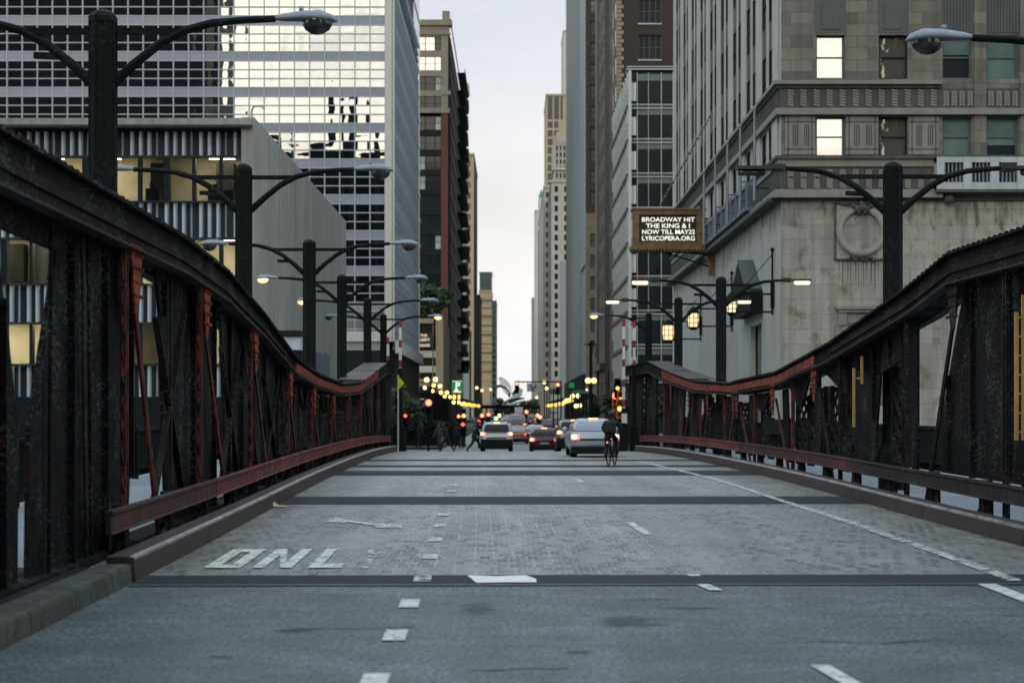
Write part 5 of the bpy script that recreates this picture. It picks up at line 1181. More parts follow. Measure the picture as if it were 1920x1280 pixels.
# J: pale framed block
Y0, Y1 = 242.0, 279.0; x0 = XR; zt = PZ(131, Y0); S = Y0 / FPX
th = thing('pale_framed_block', 'glass block with pale steel frames and white column covers', 'building', (XR + 3, Y0, GL))
F = Face(th, (x0, Y0, 0), 0); Wd = 9.0; G, D = street_face(th, Y0, Y1)
per = 64.2; nf = 9
for k in range(nf):
    zt_ = PZ(136 + per * k, Y0); zb_ = PZ(136 + per * (k + 1), Y0)
    b = MB(); F.box(b, 0.2, Wd, zb_ + 4 * S, zt_, .25, .3); b.build('window_band', M['glass_dim'], th)
    b = MB(); F.box(b, 1.1, Wd, zt_ - 15 * S, zt_ - 3 * S, .15, .24); b.build('blind', M['blind'], th)
    b = MB(); F.box(b, -.1, Wd, zb_ + 3 * S, zb_ + 4.6 * S, -.12, .3); F.box(b, -.1, Wd, zb_ - 4 * S, zb_ - 2.4 * S, -.12, .3)
    for px in (1183.5, 1195, 1216, 1240, 1262):
        q = PX(px, Y0) - x0; F.box(b, q - (.5 if px != 1216 else .35) * S * 1.2, q + (.5 if px != 1216 else .35) * S * 1.2, zb_, zt_, -.05, .25)
    b.build('frame', M['white_frame'], th)
    b = MB(); F.box(b, -.1, Wd, zb_ - 2.4 * S, zb_ + 3 * S, -.02, .3); b.build('ledge', M['dark_ledge'], th)
    b = MB(); F.box(b, PX(1181, Y0) - x0, PX(1187, Y0) - x0, zb_ + 10 * S, zt_ - 20 * S, -.3, .1); F.box(b, PX(1187.4, Y0) - x0, PX(1192.5, Y0) - x0, zb_ + 10 * S, zt_ - 20 * S, -.3, .1); b.build('column_cover', M['white_panel'], th)
    b = MB(); G.box(b, 0, D, zb_ + 4 * S, zt_, .2, .3); b.build('side_glazing', M['glass_blue'], th)
    b = MB()
    for q in frange(.5, D - .5, 4.2): G.box(b, q - .22, q + .22, zb_ + 2, zt_, -.15, .3); G.box(b, q + 1.6, q + 1.9, zb_, zt_, -.05, .3)
    b.build('side_fin', M['white_frame'], th)
    b = MB(); G.box(b, 0, D, zb_ - 3.4 * S, zb_ + 3.4 * S, -.22, .3); b.build('side_ledge', M['dark_ledge'], th)
b = MB(); F.box(b, -.2, Wd, zt, zt + 2 * S, -.1, 3); F.box(b, -.2, Wd, zt + 5 * S, zt + 6.5 * S, -.1, .1); b.build('parapet', M['white_frame'], th)
b = MB(); F.box(b, .1, Wd, GL, PZ(136 + per * nf, Y0), .1, 1); G.box(b, 0, D, GL, PZ(136 + per * nf, Y0), .1, 1); b.build('base', M['podium'], th)
shell(th, M['podium'], x0 + .35, x0 + Wd, Y0 + .35, Y1, GL, zt)
# ================================================================== opera house
YO = 104.0; S = YO / FPX
th = thing('stone_opera_house', 'large limestone building with carved friezes and a round plaque on the right', 'building', (XR + 12, YO, GL))
F = Face(th, (XR, YO, 0), 0); ox = lambda px: PX(px, YO) - XR; oz = lambda py: PZ(py, YO)
Y1 = 174.0; G, D = street_face(th, YO, Y1)
Wd = 48.0; ztop = 46.0
fc = [(1530, 1584), (1648, 1702), (1767, 1822), (1850, 1909), (1937, 1996), (2024, 2083), (2111, 2170), (2198, 2257)]
rowz = [(oz(148), oz(66)), (oz(293), oz(219))]; fh = 4.27
for k in range(1, 6): rowz.insert(0, (rowz[-2][0] + fh * k, rowz[-2][1] + fh * k))
hs = []; ws = []
styles = {(0, 0): ('blue_frame', 'glass_sky', 1, 0), (1, 0): ('blue_frame', 'glass_sky', 1, 0), (0, 1): ('dark_frame', 'glass_murk', 1, 0), (1, 1): ('dark_frame', 'glass_murk', 1, 0)}
for ri, (z0, z1) in enumerate(rowz):
    low = len(rowz) - ri; row = 0 if ri == len(rowz) - 2 else 1 if ri == len(rowz) - 1 else -1
    for ci, (p0, p1) in enumerate(fc):
        hs.append((ox(p0), ox(p1), z0, z1))
        st = styles.get((row, ci), ('blue_frame', 'glass_teal', 1, {(0, 2): .42, (0, 3): 0, (1, 2): 0, (1, 3): .72}.get((row, ci), (.0, .5, .8)[(ci + ri) % 3])) if ci >= 2 else ('dark_frame', 'glass_murk', 1, 0))
        ws.append((F, ox(p0), ox(p1), z0, z1, .28, st))
zb = oz(372); zf2 = oz(312)
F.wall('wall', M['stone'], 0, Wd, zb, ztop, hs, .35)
# recessed right-hand bay: spandrels and green panels between the windows
b = MB()
for ri in range(len(rowz) - 1):
    za, zb_ = rowz[ri + 1][1], rowz[ri][0]
    if ri == len(rowz) - 2: continue
    for ci, (p0, p1) in enumerate(fc):
        b = MB()
        F.box(b, ox(p0) - .05, ox(p1) + .05, za + .1, zb_ - .1, -.02, .2)
        if ci < 2: F.box(b, ox(p0) + .3, ox(p1) - .3, za + .3, zb_ - .35, -.06, .1)
        else:
            for q in frange(ox(p0) + .1, ox(p1) - .1, .16): F.box(b, q, q + .07, za + .1, zb_ - .1, -.08, .1)
        b.build('spandrel', M['green_panel'], th)
# plain base wall, with the doorway
dh = (ox(1590), ox(1660), oz(760), oz(610))
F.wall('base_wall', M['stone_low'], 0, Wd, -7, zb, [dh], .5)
b = MB(); F.box(b, dh[0], dh[1], dh[2], dh[3], .45, .6); F.box(b, (dh[0] + dh[1]) / 2 - .06, (dh[0] + dh[1]) / 2 + .06, dh[2], dh[3], .38, .46); b.build('door', M['green_panel'], th)
b = MB(); F.box(b, ox(1566), ox(1690), oz(580), oz(574), -.42, 0); F.box(b, ox(1570), ox(1686), oz(586), oz(580), -.3, 0); b.build('door_hood', M['stone_trim'], th)
b = MB(); F.box(b, ox(1571), ox(1587), oz(610), oz(586), -.22, 0); F.box(b, ox(1664), ox(1682), oz(610), oz(586), -.22, 0); F.box(b, ox(1566), ox(1578), oz(760), oz(606), -.12, 0); F.box(b, ox(1578), ox(1588), oz(760), oz(612), -.2, 0); F.box(b, ox(1664), ox(1690), oz(760), oz(610), -.16, 0); F.box(b, ox(1588), ox(1664), oz(606), oz(588), -.1, 0); b.build('door_surround', M['stone_trim'], th)
# courses and friezes (front, carried round to the street face)
def course(name, m, y0, y1, dep, front_to=Wd, side_to=None, st=0):
    b = MB(); z1, z0 = oz(y0), oz(y1)
    F.box(b, 0.0 - dep, front_to, z0, z1, -dep, 0); G.box(b, 0, D, z0, z1, -dep, 0)
    return b.build(name, m, th)
course('cornice', M['stone_trim'], 153, 160, .42, ox(1764)); course('cornice', M['stone_dark'], 160, 166, .22, ox(1764))
course('frieze', M['stone_dark'], 166, 204, .10, Wd); course('cornice', M['stone_trim'], 204, 216, .30, Wd)
course('cornice', M['stone_dark'], 293, 299, .34, Wd); course('cornice', M['stone_trim'], 299, 313, .2, Wd)
course('frieze', M['stone_dark'], 315, 356, .12, Wd); course('cornice', M['stone_trim'], 356, 364, .36, Wd); course('cornice', M['stone_trim'], 364, 372, .55, ox(1764)); course('cornice', M['stone_dark'], 372, 376, .2, Wd)
b = MB()
def herring(px0, px1, y0, y1, dep, step=24.4, wpx=11, n=6, z2=False):
    px = px0
    while px < px1:
        for i in range(n):
            a = y0 + (y1 - y0) * (i + .15) / n; h = (y1 - y0) / n
            for (u0, u1, v0, v1) in (((0, wpx, a, a + h * .55),) if not z2 else ((0, wpx * .5, a + h * .5, a), (wpx * .5, wpx, a, a + h * .5))):
                p0, p1 = F.p(ox(px + u0), oz(v0), -dep), F.p(ox(px + u1), oz(v1), -dep)
                b.bar(p0, p1, .10, .055, up=(0, 1, 0))
        px += step
herring(1476, 1760, 169, 201, .13); herring(1768, 1824, 172, 200, .13, 15, 10, 6, True); herring(1852, 1912, 172, 200, .13, 15, 10, 6, True); herring(1938, 2000, 172, 200, .13, 15, 10, 6, True)
herring(1476, 1656, 319, 333, .15, 24.4, 11, 3, True); herring(1476, 1750, 336, 354, .15, 24.4, 11, 4)
b.build('frieze_carving', M['stone_trim'], th)
for za_, zb_ in ((200, 170), (352, 319)):
    b = MB()
    for q in frange(.3, D - .3, .62): G.box(b, q, q + .26, oz(za_), oz(zb_), -.2, 0)
    b.build('street_frieze_carving', M['stone_dark'], th)
# panels between the lower windows, with incised lines
for p0, p1 in ((1472, 1528), (1586, 1646), (1704, 1760)):
    b = MB(); b2 = MB(); a, c = ox(p0), ox(p1); z0, z1 = oz(290), oz(219)
    F.box(b, a, c, z0, z1, -.05, 0)
    for q in (z0 + .28, z1 - .28): F.box(b2, a, c, q - .035, q + .035, -.058, 0)
    for q in (a + .16, c - .16): F.box(b2, q - .03, q + .03, z0, z1, -.058, 0)
    for f in (.27, .34, .41, .65, .72, .79)[0 if p0 != 1586 else 0:]: F.box(b2, a + (c - a) * f - .03, a + (c - a) * f + .03, z0 + .45, z1 - .42, -.058, 0)
    b2.build('panel_lines', M['stone_dark'], b.build('stone_panel', M['stone_trim'], th))
b = MB(); F.box(b, ox(1826), ox(1848), oz(300), ztop, -.14, 0); F.box(b, ox(1912), ox(1935), oz(300), ztop, -.14, 0); F.box(b, ox(1999), ox(2022), oz(300), ztop, -.14, 0); b.build('pier', M['stone'], th)
# round plaque
cx_, cz_ = ox(1614), oz(433); b = MB(); n = 40
for r0, r1, d_ in ((.98, 1.32, -.26), (1.02, 1.28, -.3), (1.08, 1.22, -.34)):
    ri, ro = [], []
    fr, bk = [], []
    for k in range(n):
        a0, a1 = 2 * math.pi * k / n, 2 * math.pi * (k + 1) / n
        P = lambda r_, a, d: F.p(cx_ + r_ * math.cos(a), cz_ + r_ * math.sin(a), d)
        b.quad(P(r0, a0, d_), P(r1, a0, d_), P(r1, a1, d_), P(r0, a1, d_)); b.quad(P(r1, a0, d_), P(r1, a0, -.1), P(r1, a1, -.1), P(r1, a1, d_)); b.quad(P(r0, a0, d_), P(r0, a1, d_), P(r0, a1, -.05), P(r0, a0, -.05))
b.build('round_plaque', M['stone_pier'], th)
b = MB(); F.box(b, cx_ - 1.28, cx_ + 1.28, cz_ - 1.45, cz_ + 1.42, -.09, 0)
b.build('plaque_back', M['stone_low'], th)
b = MB(); rr = random.Random(9)
for k in range(34):
    x = cx_ + rr.uniform(-1.15, 1.15); z = cz_ + 1.38 + rr.uniform(-.06, .16); b.ball(F.p(x, z, -.16), rr.uniform(.06, .12), 6)
for x, z, r_ in ((0, 1.18, .22), (-.26, 1.1, .18), (.26, 1.1, .18), (-.15, .95, .12), (.15, .95, .12), (0, 1.38, .16), (-.45, 1.25, .14), (.45, 1.25, .14)): b.ball(F.p(cx_ + x, cz_ + z, -.32), r_, 8)
for k in range(26): b.ball(F.p(cx_ + rr.uniform(-.7, .7), cz_ - 1.42 + rr.uniform(-.1, .1), -.2), rr.uniform(.05, .10), 6)
F.box(b, cx_ - 1.3, cx_ + 1.3, cz_ + 1.4, cz_ + 1.5, -.22, 0); b.ball(F.p(ox(1777), oz(374), -.3), .28, 10); b.ball(F.p(ox(1777), oz(374), -.5), .16, 8); b.build('plaque_carving', M['stone_dark'], th)
b = MB()
rr = random.Random(4)
for k in range(11):
    x = cx_ - 1.1 + .2 * k + rr.uniform(-.05, .05); w_ = rr.uniform(.02, .06); b.quad(F.p(x - w_, cz_ - 1.5, -.004), F.p(x + w_, cz_ - 1.5, -.004), F.p(x + w_ * .3, cz_ - 2.2 - rr.random() * 1.1, -.004), F.p(x - w_ * .3, cz_ - 2.2 - rr.random() * 1.1, -.004))
b.build('water_stain', M['stone_streak'], th)
b = MB(); r0 = random.Random(12)
for za_, ln in ((oz(376), 2.0),):
    for q in frange(.1, Wd - .5, .9): b.quad(F.p(q, za_ - ln * r0.uniform(.3, 1), -.006), F.p(q + .9, za_ - ln * r0.uniform(.3, 1), -.006), F.p(q + .9, za_, -.006), F.p(q, za_, -.006))
for q in frange(.2, D - 1, 1.0): h_ = r0.uniform(.5, 1.7); b.quad(G.p(q, oz(378) - h_, -.006), G.p(q + 1, oz(378) - h_, -.006), G.p(q + 1, oz(378), -.006), G.p(q, oz(378), -.006))
b.build('soot_stain', M['soot'], th)
b = MB()
for a_, c_, e_, f_ in ((-1.36, 1.36, 1.44, 1.52), (-1.36, 1.36, -1.54, -1.47), (-1.4, -1.32, -1.5, 1.5), (1.32, 1.4, -1.5, 1.5)): F.box(b, cx_ + a_, cx_ + c_, cz_ + e_, cz_ + f_, -.13, 0)
b.build('plaque_frame', M['stone_dark'], th)
# pale metal screen on the front
b = MB(); b2 = MB(); zt_, z0 = oz(298), oz(358); x0 = ox(1750)
F.box(b, x0, Wd, oz(308), zt_, -.8, 0); F.box(b, x0, Wd, z0, oz(345), -.8, 0)
for k in range(14): q = ox(1750 + 50 * k); F.box(b, q, q + (.42 if k else .4), z0, zt_, -.86, 0)
for q in frange(x0 + .4, Wd, .2): F.box(b2, q, q + .09, oz(345), oz(308), -.7, 0)
b.build('balcony_screen', M['white_metal'], th); b2.build('balcony_ribs', M['blue_metal'], th)
b = MB(); F.box(b, x0, Wd, z0 - .15, z0, -.84, 0); b.build('screen_ledge', M['stone_dark'], th)
# ---- street face: piers, paired windows, recessed spandrels
hs = []; ws2 = []; piers = []
bay = 7.35; x = D - 3.2; i = 0
while x - 5.2 > 1:
    for a in (x - 1.7, x - 4.6):
        for ri, (z0, z1) in enumerate(rowz):
            hs.append((a, a + 1.7, z0 - .5, z1)); ws2.append((G, a, a + 1.7, z0 - .5, z1, .03, ('dark_frame', 'glass_dim', 1, 0)))
    piers.append((x - 2.9, x - 1.7)); x -= bay
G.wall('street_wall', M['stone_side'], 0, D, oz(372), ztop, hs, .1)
for h in hs:
    if h[2] > oz(148) - .6 and h[3] < ztop - 2: b = MB(); G.box(b, h[0] - .02, h[1] + .02, h[3], h[3] + 1.5, -.004, .2); b.build('street_spandrel', M['stone_dark'], th)
b = MB(); x = D - 3.2
while x > 1: G.box(b, x + .15, min(D, x + 2.6), oz(150), ztop, -.07, 0); G.box(b, x - 2.45, x - 2.15, oz(150), ztop, -.03, 0); G.box(b, x + .2, min(D, x + 2.4), oz(292), oz(217), -.12, 0); x -= bay
b.build('street_pier', M['stone_side'], th)
windows(th, ws + ws2, 96)
# street-side base with door recesses, ledge stains, gabled hood
sd = lambda px: XR * FPX / (px - CX)                      # depth at which the street face appears at this column
drs = []
for pa, pb, za, zb__ in ((1407, 1428, 760, 605), (1352, 1361, 770, 640)):
    ya, yb = sd(pb), sd(pa); drs.append((Y1 - yb, Y1 - ya, -.6, PZ(zb__, ya)))
G.wall('street_base', M['stone_side'], 0, D, -7, oz(372), drs, .9)
b = MB()
for h in drs: G.box(b, h[0], h[1], h[2], h[3], .85, 1); G.box(b, h[0], h[1], h[3] - .5, h[3] - .2, .5, .9); G.box(b, h[0], h[0] + .25, h[2], h[3], .3, .9)
b.build('street_door', M['dark_frame'], th)
ya, yb = sd(1430), sd(1396); yc = (ya + yb) / 2; zz = PZ(545, ya); za = PZ(499, yb)
b = MB(); lo_ = [Vector((XR - .9, ya, zz)), Vector((XR - .9, yb, zz)), Vector((XR - .9, yc, za))]; b.prism(lo_, [q + Vector((.9, 0, 0)) for q in lo_])
b.box(XR - .7, XR, ya - .1, yb + .1, zz - 1.2, zz - .02); b.build('gabled_hood', M['iron'], th)
b = MB(); b.quad(Vector((XR - .95, ya - .1, zz - .05)), Vector((XR, ya - .1, zz - .05)), Vector((XR, yc, za + .04)), Vector((XR - .95, yc, za + .04))); b.build('hood_roof', M['verdigris'], th)
# blue-grey metal balcony along the street, second-storey columns behind it
b = MB(); b2 = MB(); ya, yb = sd(1424), sd(1335); x0, x1 = Y1 - yb, Y1 - ya
for (c, e) in ((oz(314), oz(306)), (oz(360), oz(352))): G.box(b, x0, x1, e - .0, c, -.75, -.1) if e < c else G.box(b, x0, x1, c, e, -.75, -.1)
for q in frange(x0, x1, 2.6): G.box(b, q - .12, q + .12, oz(362), oz(304), -.8, -.05)
for q in frange(x0, x1, .32): G.box(b2, q, q + .16, oz(354), oz(312), -.66, -.1)
b.build('street_balcony', M['blue_metal'], th); b2.build('street_balcony_ribs', M['blue_frame'], th)
b = MB(); G.box(b, 0, D, oz(378), oz(372), -.7, 0); b.build('ledge_soot', M['stone_dark'], th)
shell(th, M['stone'], XR + .4, XR + Wd, YO + .4, Y1, -7, ztop, skip=())
# flagpoles in front of the street face
for k, (px, lab) in enumerate(((1415, 'grey flagpole on the balcony nearest the stone corner'), (1388, 'grey flagpole second from the stone corner on the balcony'), (1364, 'grey flagpole third from the stone corner on the balcony'), (1341, 'grey flagpole fourth from the stone corner, above the marquee'), (1320, 'grey flagpole farthest from the stone corner, above the marquee'))):
    X = XR - .95; Y = X * FPX / (px - CX); th = thing('flagpole', lab, 'flagpole', (X, Y, oz(360)), 'flagpoles on the stone balcony')
    b = MB(); b.tube([(X, Y, oz(362)), (X, Y, oz(150) - 1.0)], [.09, .06], 8); b.ball((X, Y, oz(150) - .95), .12, 8); b.build('pole', M['lamp_grey'], th)
    b = MB(); b.box(X - .05, X + .9, Y - .06, Y + .06, oz(340), oz(338)); b.box(X - .05, X + .9, Y - .06, Y + .06, oz(300), oz(298)); b.build('bracket', M['iron'], th)

# ================================================================== marquee sign
YM = 138.0; S = YM / FPX
th = thing('marquee_sign', 'bronze framed marquee board with white capital letters on the stone building', 'sign', (PX(1260, YM), YM, PZ(470, YM)))
mx0, mx1, mt, mb_ = PX(1187, YM), PX(1318, YM), PZ(394, YM), PZ(462, YM)
b = MB(); b.box(mx0 + .25, mx1 - .2, YM + .12, YM + 1.0, mb_ + .2, mt - .2); b.build('board', M['sign_black'], th)
b = MB()
b.box(mx0, mx1, YM - .1, YM + 1.1, mt - .32, mt); b.box(mx0, mx1, YM - .1, YM + 1.1, mb_, mb_ + .3); b.box(mx0, mx0 + .42, YM - .06, YM + 1.06, mb_ + .3, mt - .32); b.box(mx1 - .45, mx1, YM - .06, YM + 1.06, mb_ + .3, mt - .32)
b.box(mx0 - .12, mx1 + .25, YM - .2, YM + 1.2, mt, mt + .12); b.box(mx0 - .2, XR - .05, YM - .25, YM + 1.25, mb_ - .22, mb_)
for q in frange(mx0 - .1, XR - .2, .22): b.box(q, q + .1, YM - .22, YM + 1.2, mb_ - .36, mb_ - .22)
b.build('frame', M['bronze'], th)
b = MB(); b.box(mx1 + .05, mx1 + .3, YM + .1, YM + 1.0, mb_, mt - .5); b.box(mx1 + .45, XR, YM + .0, YM + 1.1, PZ(515, YM), mt - .6)
pr = [(mx1 + .4, mb_ - .36), (XR, mb_ - .36), (XR, PZ(515, YM)), (mx1 + .55, PZ(512, YM)), (mx1 + .5, PZ(495, YM)), (mx1 + .2, PZ(482, YM))]
b.prism([(x, YM + .05, z) for x, z in pr], [(x, YM + 1.05, z) for x, z in pr]); b.build('wall_bracket', M['bronze'], th)
b = MB(); b.bar((mx0 + 2.0, YM + .5, mb_ - .3), (XR - .2, YM + .5, PZ(500, YM)), .1, .1); b.bar((XR - .3, YM + .5, PZ(478, YM)), (mx0 + 3.2, YM + .6, mb_ - .3), .08, .08); b.bar((mx0 - .2, YM + .5, mb_ - .3), (XR, YM + .5, mb_ - .42), .12, .1); b.build('brace', M['iron'], th)
b = MB(); p0, p1 = Vector((PX(1238, YM), YM + .5, PZ(385, YM))), Vector((XR - .1, YM + .5, PZ(207, YM))); b.tube([p0, p1], .03, 6)
for k in range(26): b.ball(p0 + (p1 - p0) * (k + .5) / 26, .07 if k % 2 else .11, 6)
b.build('stay_chain', M['gold'], th)
for s_, y, xx, sx in (('BROADWAY HIT', 411.8, 1253, 1.06), ('THE KING & I', 423.6, 1253, 1.08), ('NOW TILL MAY22', 435, 1253.5, 1.0), ('LYRICOPERA.ORG', 447, 1253.5, 1.0)):
    o = text(s_, .43, 'sign_text', th, (PX(xx, YM), YM + .1, PZ(y, YM)), off=.006, sx=1.0)
    bpy.context.view_layer.update(); wd = o.dimensions.x; o.scale.x = {0: 1}.get(0) * (3.66 if 'THE' not in s_ else 3.05) / max(.1, wd)
# ================================================================== lit wall lanterns
for k, (pl, pt_, pb, pr_, rt, rb, lab) in enumerate(((1372, 560, 588, 1447, 468, 590, 'nearest glowing wall lantern beside the gabled hood'), (1300, 586, 615, 1371, 512, 622, 'middle glowing wall lantern between two lamp posts'), (1253, 609, 639, 1313, 547, 640, 'farthest glowing wall lantern left of the black lamp posts'))):
    Y = (XR - .15) * FPX / (pr_ - CX); X = PX(pl, Y); zt_, z0 = PZ(pt_, Y), PZ(pb, Y); r_ = (zt_ - z0) * .36
    th = thing('wall_lantern', lab, 'lantern', (X, Y, z0), 'lit lanterns on the stone street wall')
    b = MB(); b.lathe((X, Y, z0), [(r_ * .8, .06), (r_, (zt_ - z0) * .55), (r_ * .9, zt_ - z0 - .05)], 8); b.build('lantern_glass', M['lantern'], th)
    b = MB(); h = zt_ - z0
    for i in range(8):
        a = 2 * math.pi * i / 8; q = Vector((X + r_ * 1.03 * math.cos(a), Y + r_ * 1.03 * math.sin(a), z0)); b.bar(q, q + Vector((0, 0, h)), .045, .045)
    b.lathe((X, Y, z0 + h), [(r_ * 1.15, -.03), (r_ * 1.1, .08), (r_ * .5, .28), (.03, .42)], 8); b.lathe((X, Y, z0), [(r_ * .5, -.12), (r_ * 1.0, .04), (r_ * 1.0, .07)], 8)
    for zz in (.33, .66): b.lathe((X, Y, z0 + h * zz), [(r_ * 1.05, -.02), (r_ * 1.05, .02)], 8)
    b.build('cage', M['iron'], th)
    b = MB(); b.tube([(XR - .12, Y, PZ(rb, Y)), (XR - .12, Y, PZ(rt, Y))], .06, 6); b.ball((XR - .12, Y, PZ(rt, Y)), .12, 6); b.bar((XR - .12, Y, PZ(rb - 12, Y)), (XR - .12, Y, PZ((rt + rb) / 2, Y)), .16, .2)
    for zz in (z0 + h * .12, zt_ + .25): b.bar((XR - .1, Y, zz), (X, Y, zz), .09, .1)
    b.bar((XR - .1, Y, PZ(rt + 8, Y)), (X + .4, Y, zt_ + .3), .04, .04); b.build('bracket', M['iron'], th)
# ================================================================== vehicles
def rrect(hw, y0, y1, z, r, n=4):                        # rounded rectangle ring at height z (x across, y along)
    out = []
    for cx_, cy_, a0 in ((hw - r, y0 + r, -90), (hw - r, y1 - r, 0), (-hw + r, y1 - r, 90), (-hw + r, y0 + r, 180)):
        for k in range(n + 1):
            a = math.radians(a0 + 90 * k / n); out.append((cx_ + r * math.cos(a), cy_ + r * math.sin(a), z))
    return out
def car(kind, label, X, Y, paint, glassm='car_glass', rz=0.0, lamp='brake', lit=True, sc=1.0, group='vehicles on the road ahead', detail=True):
    th = thing('car', label, 'car', (0, 0, 0), group); zz = zr(Y)
    suv = kind == 'suv'
    if suv: lw, lo_, belt, roof, L_, gy0, gy1, ty0, ty1 = .97, .42, 1.14, 1.78, 4.6, .08, 3.3, .62, 2.5
    elif kind == 'van': lw, lo_, belt, roof, L_, gy0, gy1, ty0, ty1 = 1.05, .35, 1.15, 2.35, 5.4, .05, 4.6, .15, 4.2
    else: lw, lo_, belt, roof, L_, gy0, gy1, ty0, ty1 = .91, .27, .95, 1.45, 4.6, .45, 3.5, 1.15, 2.5
    b = MB()
    b.loft([rrect(lw * .90, .12, L_ - .12, lo_, .2), rrect(lw * .97, .03, L_ - .04, lo_ + .12, .24), rrect(lw, 0, L_, lo_ + .32, .26), rrect(lw, .02, L_ - .03, belt - .22, .26), rrect(lw * .97, .07, L_ - .12, belt - .06, .26), rrect(lw * .93, .12 if suv else .10, L_ - .45, belt, .26)])
    hw0, hw1 = lw * .91, lw * (.74 if suv else .70)
    b.loft([rrect(hw0, gy0, gy1, belt - .02, .2), rrect(hw0 * .97, gy0 + (ty0 - gy0) * .35, gy1 - (gy1 - ty1) * .4, belt + (roof - belt) * .45, .2), rrect(hw1 * 1.04, gy0 + (ty0 - gy0) * .85, gy1 - (gy1 - ty1) * .88, roof - .10, .2), rrect(hw1 * .9, ty0 + .06, ty1 - .06, roof - .02, .2), rrect(hw1 * .6, ty0 + .25, ty1 - .3, roof, .2)])
    body = b.build('body', M[paint], th, smooth=True)
    # rear window, side windows
    def gp(x, f, o=.016):
        q = .35 * f / .45 if f < .45 else .35 + .5 * (f - .45) / .39
        return (x, gy0 + (ty0 - gy0) * q - o, belt + (roof - belt) * f)
    w0, w1 = hw0 * .84, hw1 * .90
    b = MB(); wm = (w0 + w1) / 2 + .03; b.add([gp(-w0, .08), gp(w0, .08), gp(wm, .45), gp(-wm, .45), gp(w1, .80), gp(-w1, .80)], [(0, 1, 2, 3), (3, 2, 4, 5)]); b.build('rear_window', M[glassm], th)
    for s in (-1, 1):
        b = MB(); f0, f1 = .08, .80
        xs = lambda f: s * (hw0 + (hw1 * 1.04 - hw0) * f + .012)
        b.add([(xs(f0), gy0 + .45, belt + (roof - belt) * f0), (xs(f0), gy1 - .5, belt + (roof - belt) * f0), (xs(f1), ty1 - .05, belt + (roof - belt) * f1), (xs(f1), ty0 + .25, belt + (roof - belt) * f1)], [(0, 1, 2, 3) if s > 0 else (3, 2, 1, 0)]); b.build('side_window', M['car_glass'], th)
    # tail lamps
    tz = belt + (.02 if suv else -.12) if kind != 'van' else belt + .1
    for s in (-1, 1):
        b = MB(); x0 = s * lw * .64; x1 = s * lw * .985
        b.hexa([(min(x0, x1), -.02, tz - .17), (max(x0, x1), -.02, tz - .17), (max(x0, x1), .22, tz - .17), (min(x0, x1), .22, tz - .17), (min(x0, x1), .0, tz + .03), (max(x0, x1), .0, tz + .03), (max(x0, x1), .22, tz + .03), (min(x0, x1), .22, tz + .03)])
        t_ = b.build('tail_lamp', M['brake_red'], th)
        if lit:
            b = MB(); b.ball((s * lw * .86, -.03, tz - .07), .10, 10, sy=.5); b.build('lamp_bulb', M[lamp], t_, smooth=True)
    b = MB(); f = .90; y = gy0 + (ty0 - gy0) * f; b.box(-.17, .17, y - .05, y + .05, belt + (roof - belt) * .92, belt + (roof - belt) * .92 + .055); b.build('high_brake_lamp', M[lamp if lit else 'brake_red'], th)
    b = MB(); b.box(-.97 * lw, .97 * lw, -.04, .5, lo_ - .14, lo_ + (.36 if suv else .14)); b.box(-.8 * lw, .8 * lw, .02, .6, .2, lo_ - .13); b.build('bumper_and_shade', M['plastic'], th, bevel=.03)  # tall on estate cars: the black also stands in for shadow
    b = MB(); b.box(-.26, .26, -.03, .02, belt - .48, belt - .34); b.build('number_plate', M['plate'], th)
    b = MB(); b.box(-.62 * lw, .62 * lw, -.022, .03, belt - .31, belt - .25); b.build('tailgate_trim', M['plastic'], th)
    for s in (-1, 1):
        b = MB(); b.ball((s * (lw + .07), 2.9, belt + .06), .12, 8, sy=.6); b.build('mirror', M[paint], th, smooth=True)
        for y in (.75, 3.75):
            b = MB(); x0 = s * (lw - .02); rings = []
            for dx, r_ in ((0, .22), (0, .31), (-.05, .335), (-.2, .335), (-.25, .3)): rings.append([(x0 + s * dx, y + r_ * math.cos(a), .335 + r_ * math.sin(a)) for a in [2 * math.pi * k / 16 for k in range(16)]])
            b.loft(rings); wl = b.build('wheel', M['tyre'], th, smooth=True)
            b = MB(); b.loft([[(x0 + s * (.0 + .012 * j), y + r_ * math.cos(a), .335 + r_ * math.sin(a)) for a in [2 * math.pi * k / 12 for k in range(12)]] for j, r_ in ((0, .22), (1, .2))]); b.build('rim', M['rim'], wl)
    b = MB(); b.box(-lw * .8, lw * .8, .3, L_ - .3, .2, lo_ + .02); b.build('underbody', M['plastic'], th)
    if suv:
        b = MB(); 
        for s in (-1, 1): b.tube([(s * hw1 * .92, ty0 + .1, roof), (s * hw1 * .92, ty0 + .2, roof + .06), (s * hw1 * .92, ty1 - .1, roof + .06), (s * hw1 * .92, ty1, roof)], .02, 6)
        b.build('roof_rail', M['lamp_grey'], th)
    th.location = (X, Y, zz); th.rotation_euler = (0, 0, rz); th.scale = (sc,) * 3
    return th
cxp = lambda px, Y: PX(px, Y)
car('suv', 'white estate car with glowing brake lamps stopped alone in the left lane', cxp(931, 117), 117, 'white_car', 'glass_dim')
car('sedan', 'dark red saloon with lit brake lamps between the white and silver cars', cxp(1021, 120), 120, 'red_car', 'glass_dim')
car('suv', 'pale grey estate car with a white roof behind the silver hatchback', cxp(1077, 112), 112, 'grey_car', 'glass_dim', sc=1.03)
car('sedan', 'silver hatchback with orange tail lamps, nearest car, beside the cyclist', cxp(1116, 73), 73, 'silver_car', 'sky_glass', sc=.985, rz=math.radians(1.5))
car('sedan', 'white and orange taxi with red lamps in the gap between two nearer cars', cxp(970, 160), 160, 'taxi', 'sky_glass', lamp='brake_red')
car('van', 'tall beige van above the orange taxi', cxp(969, 215), 215, 'grey_car', 'sky_glass', lamp='brake_red')
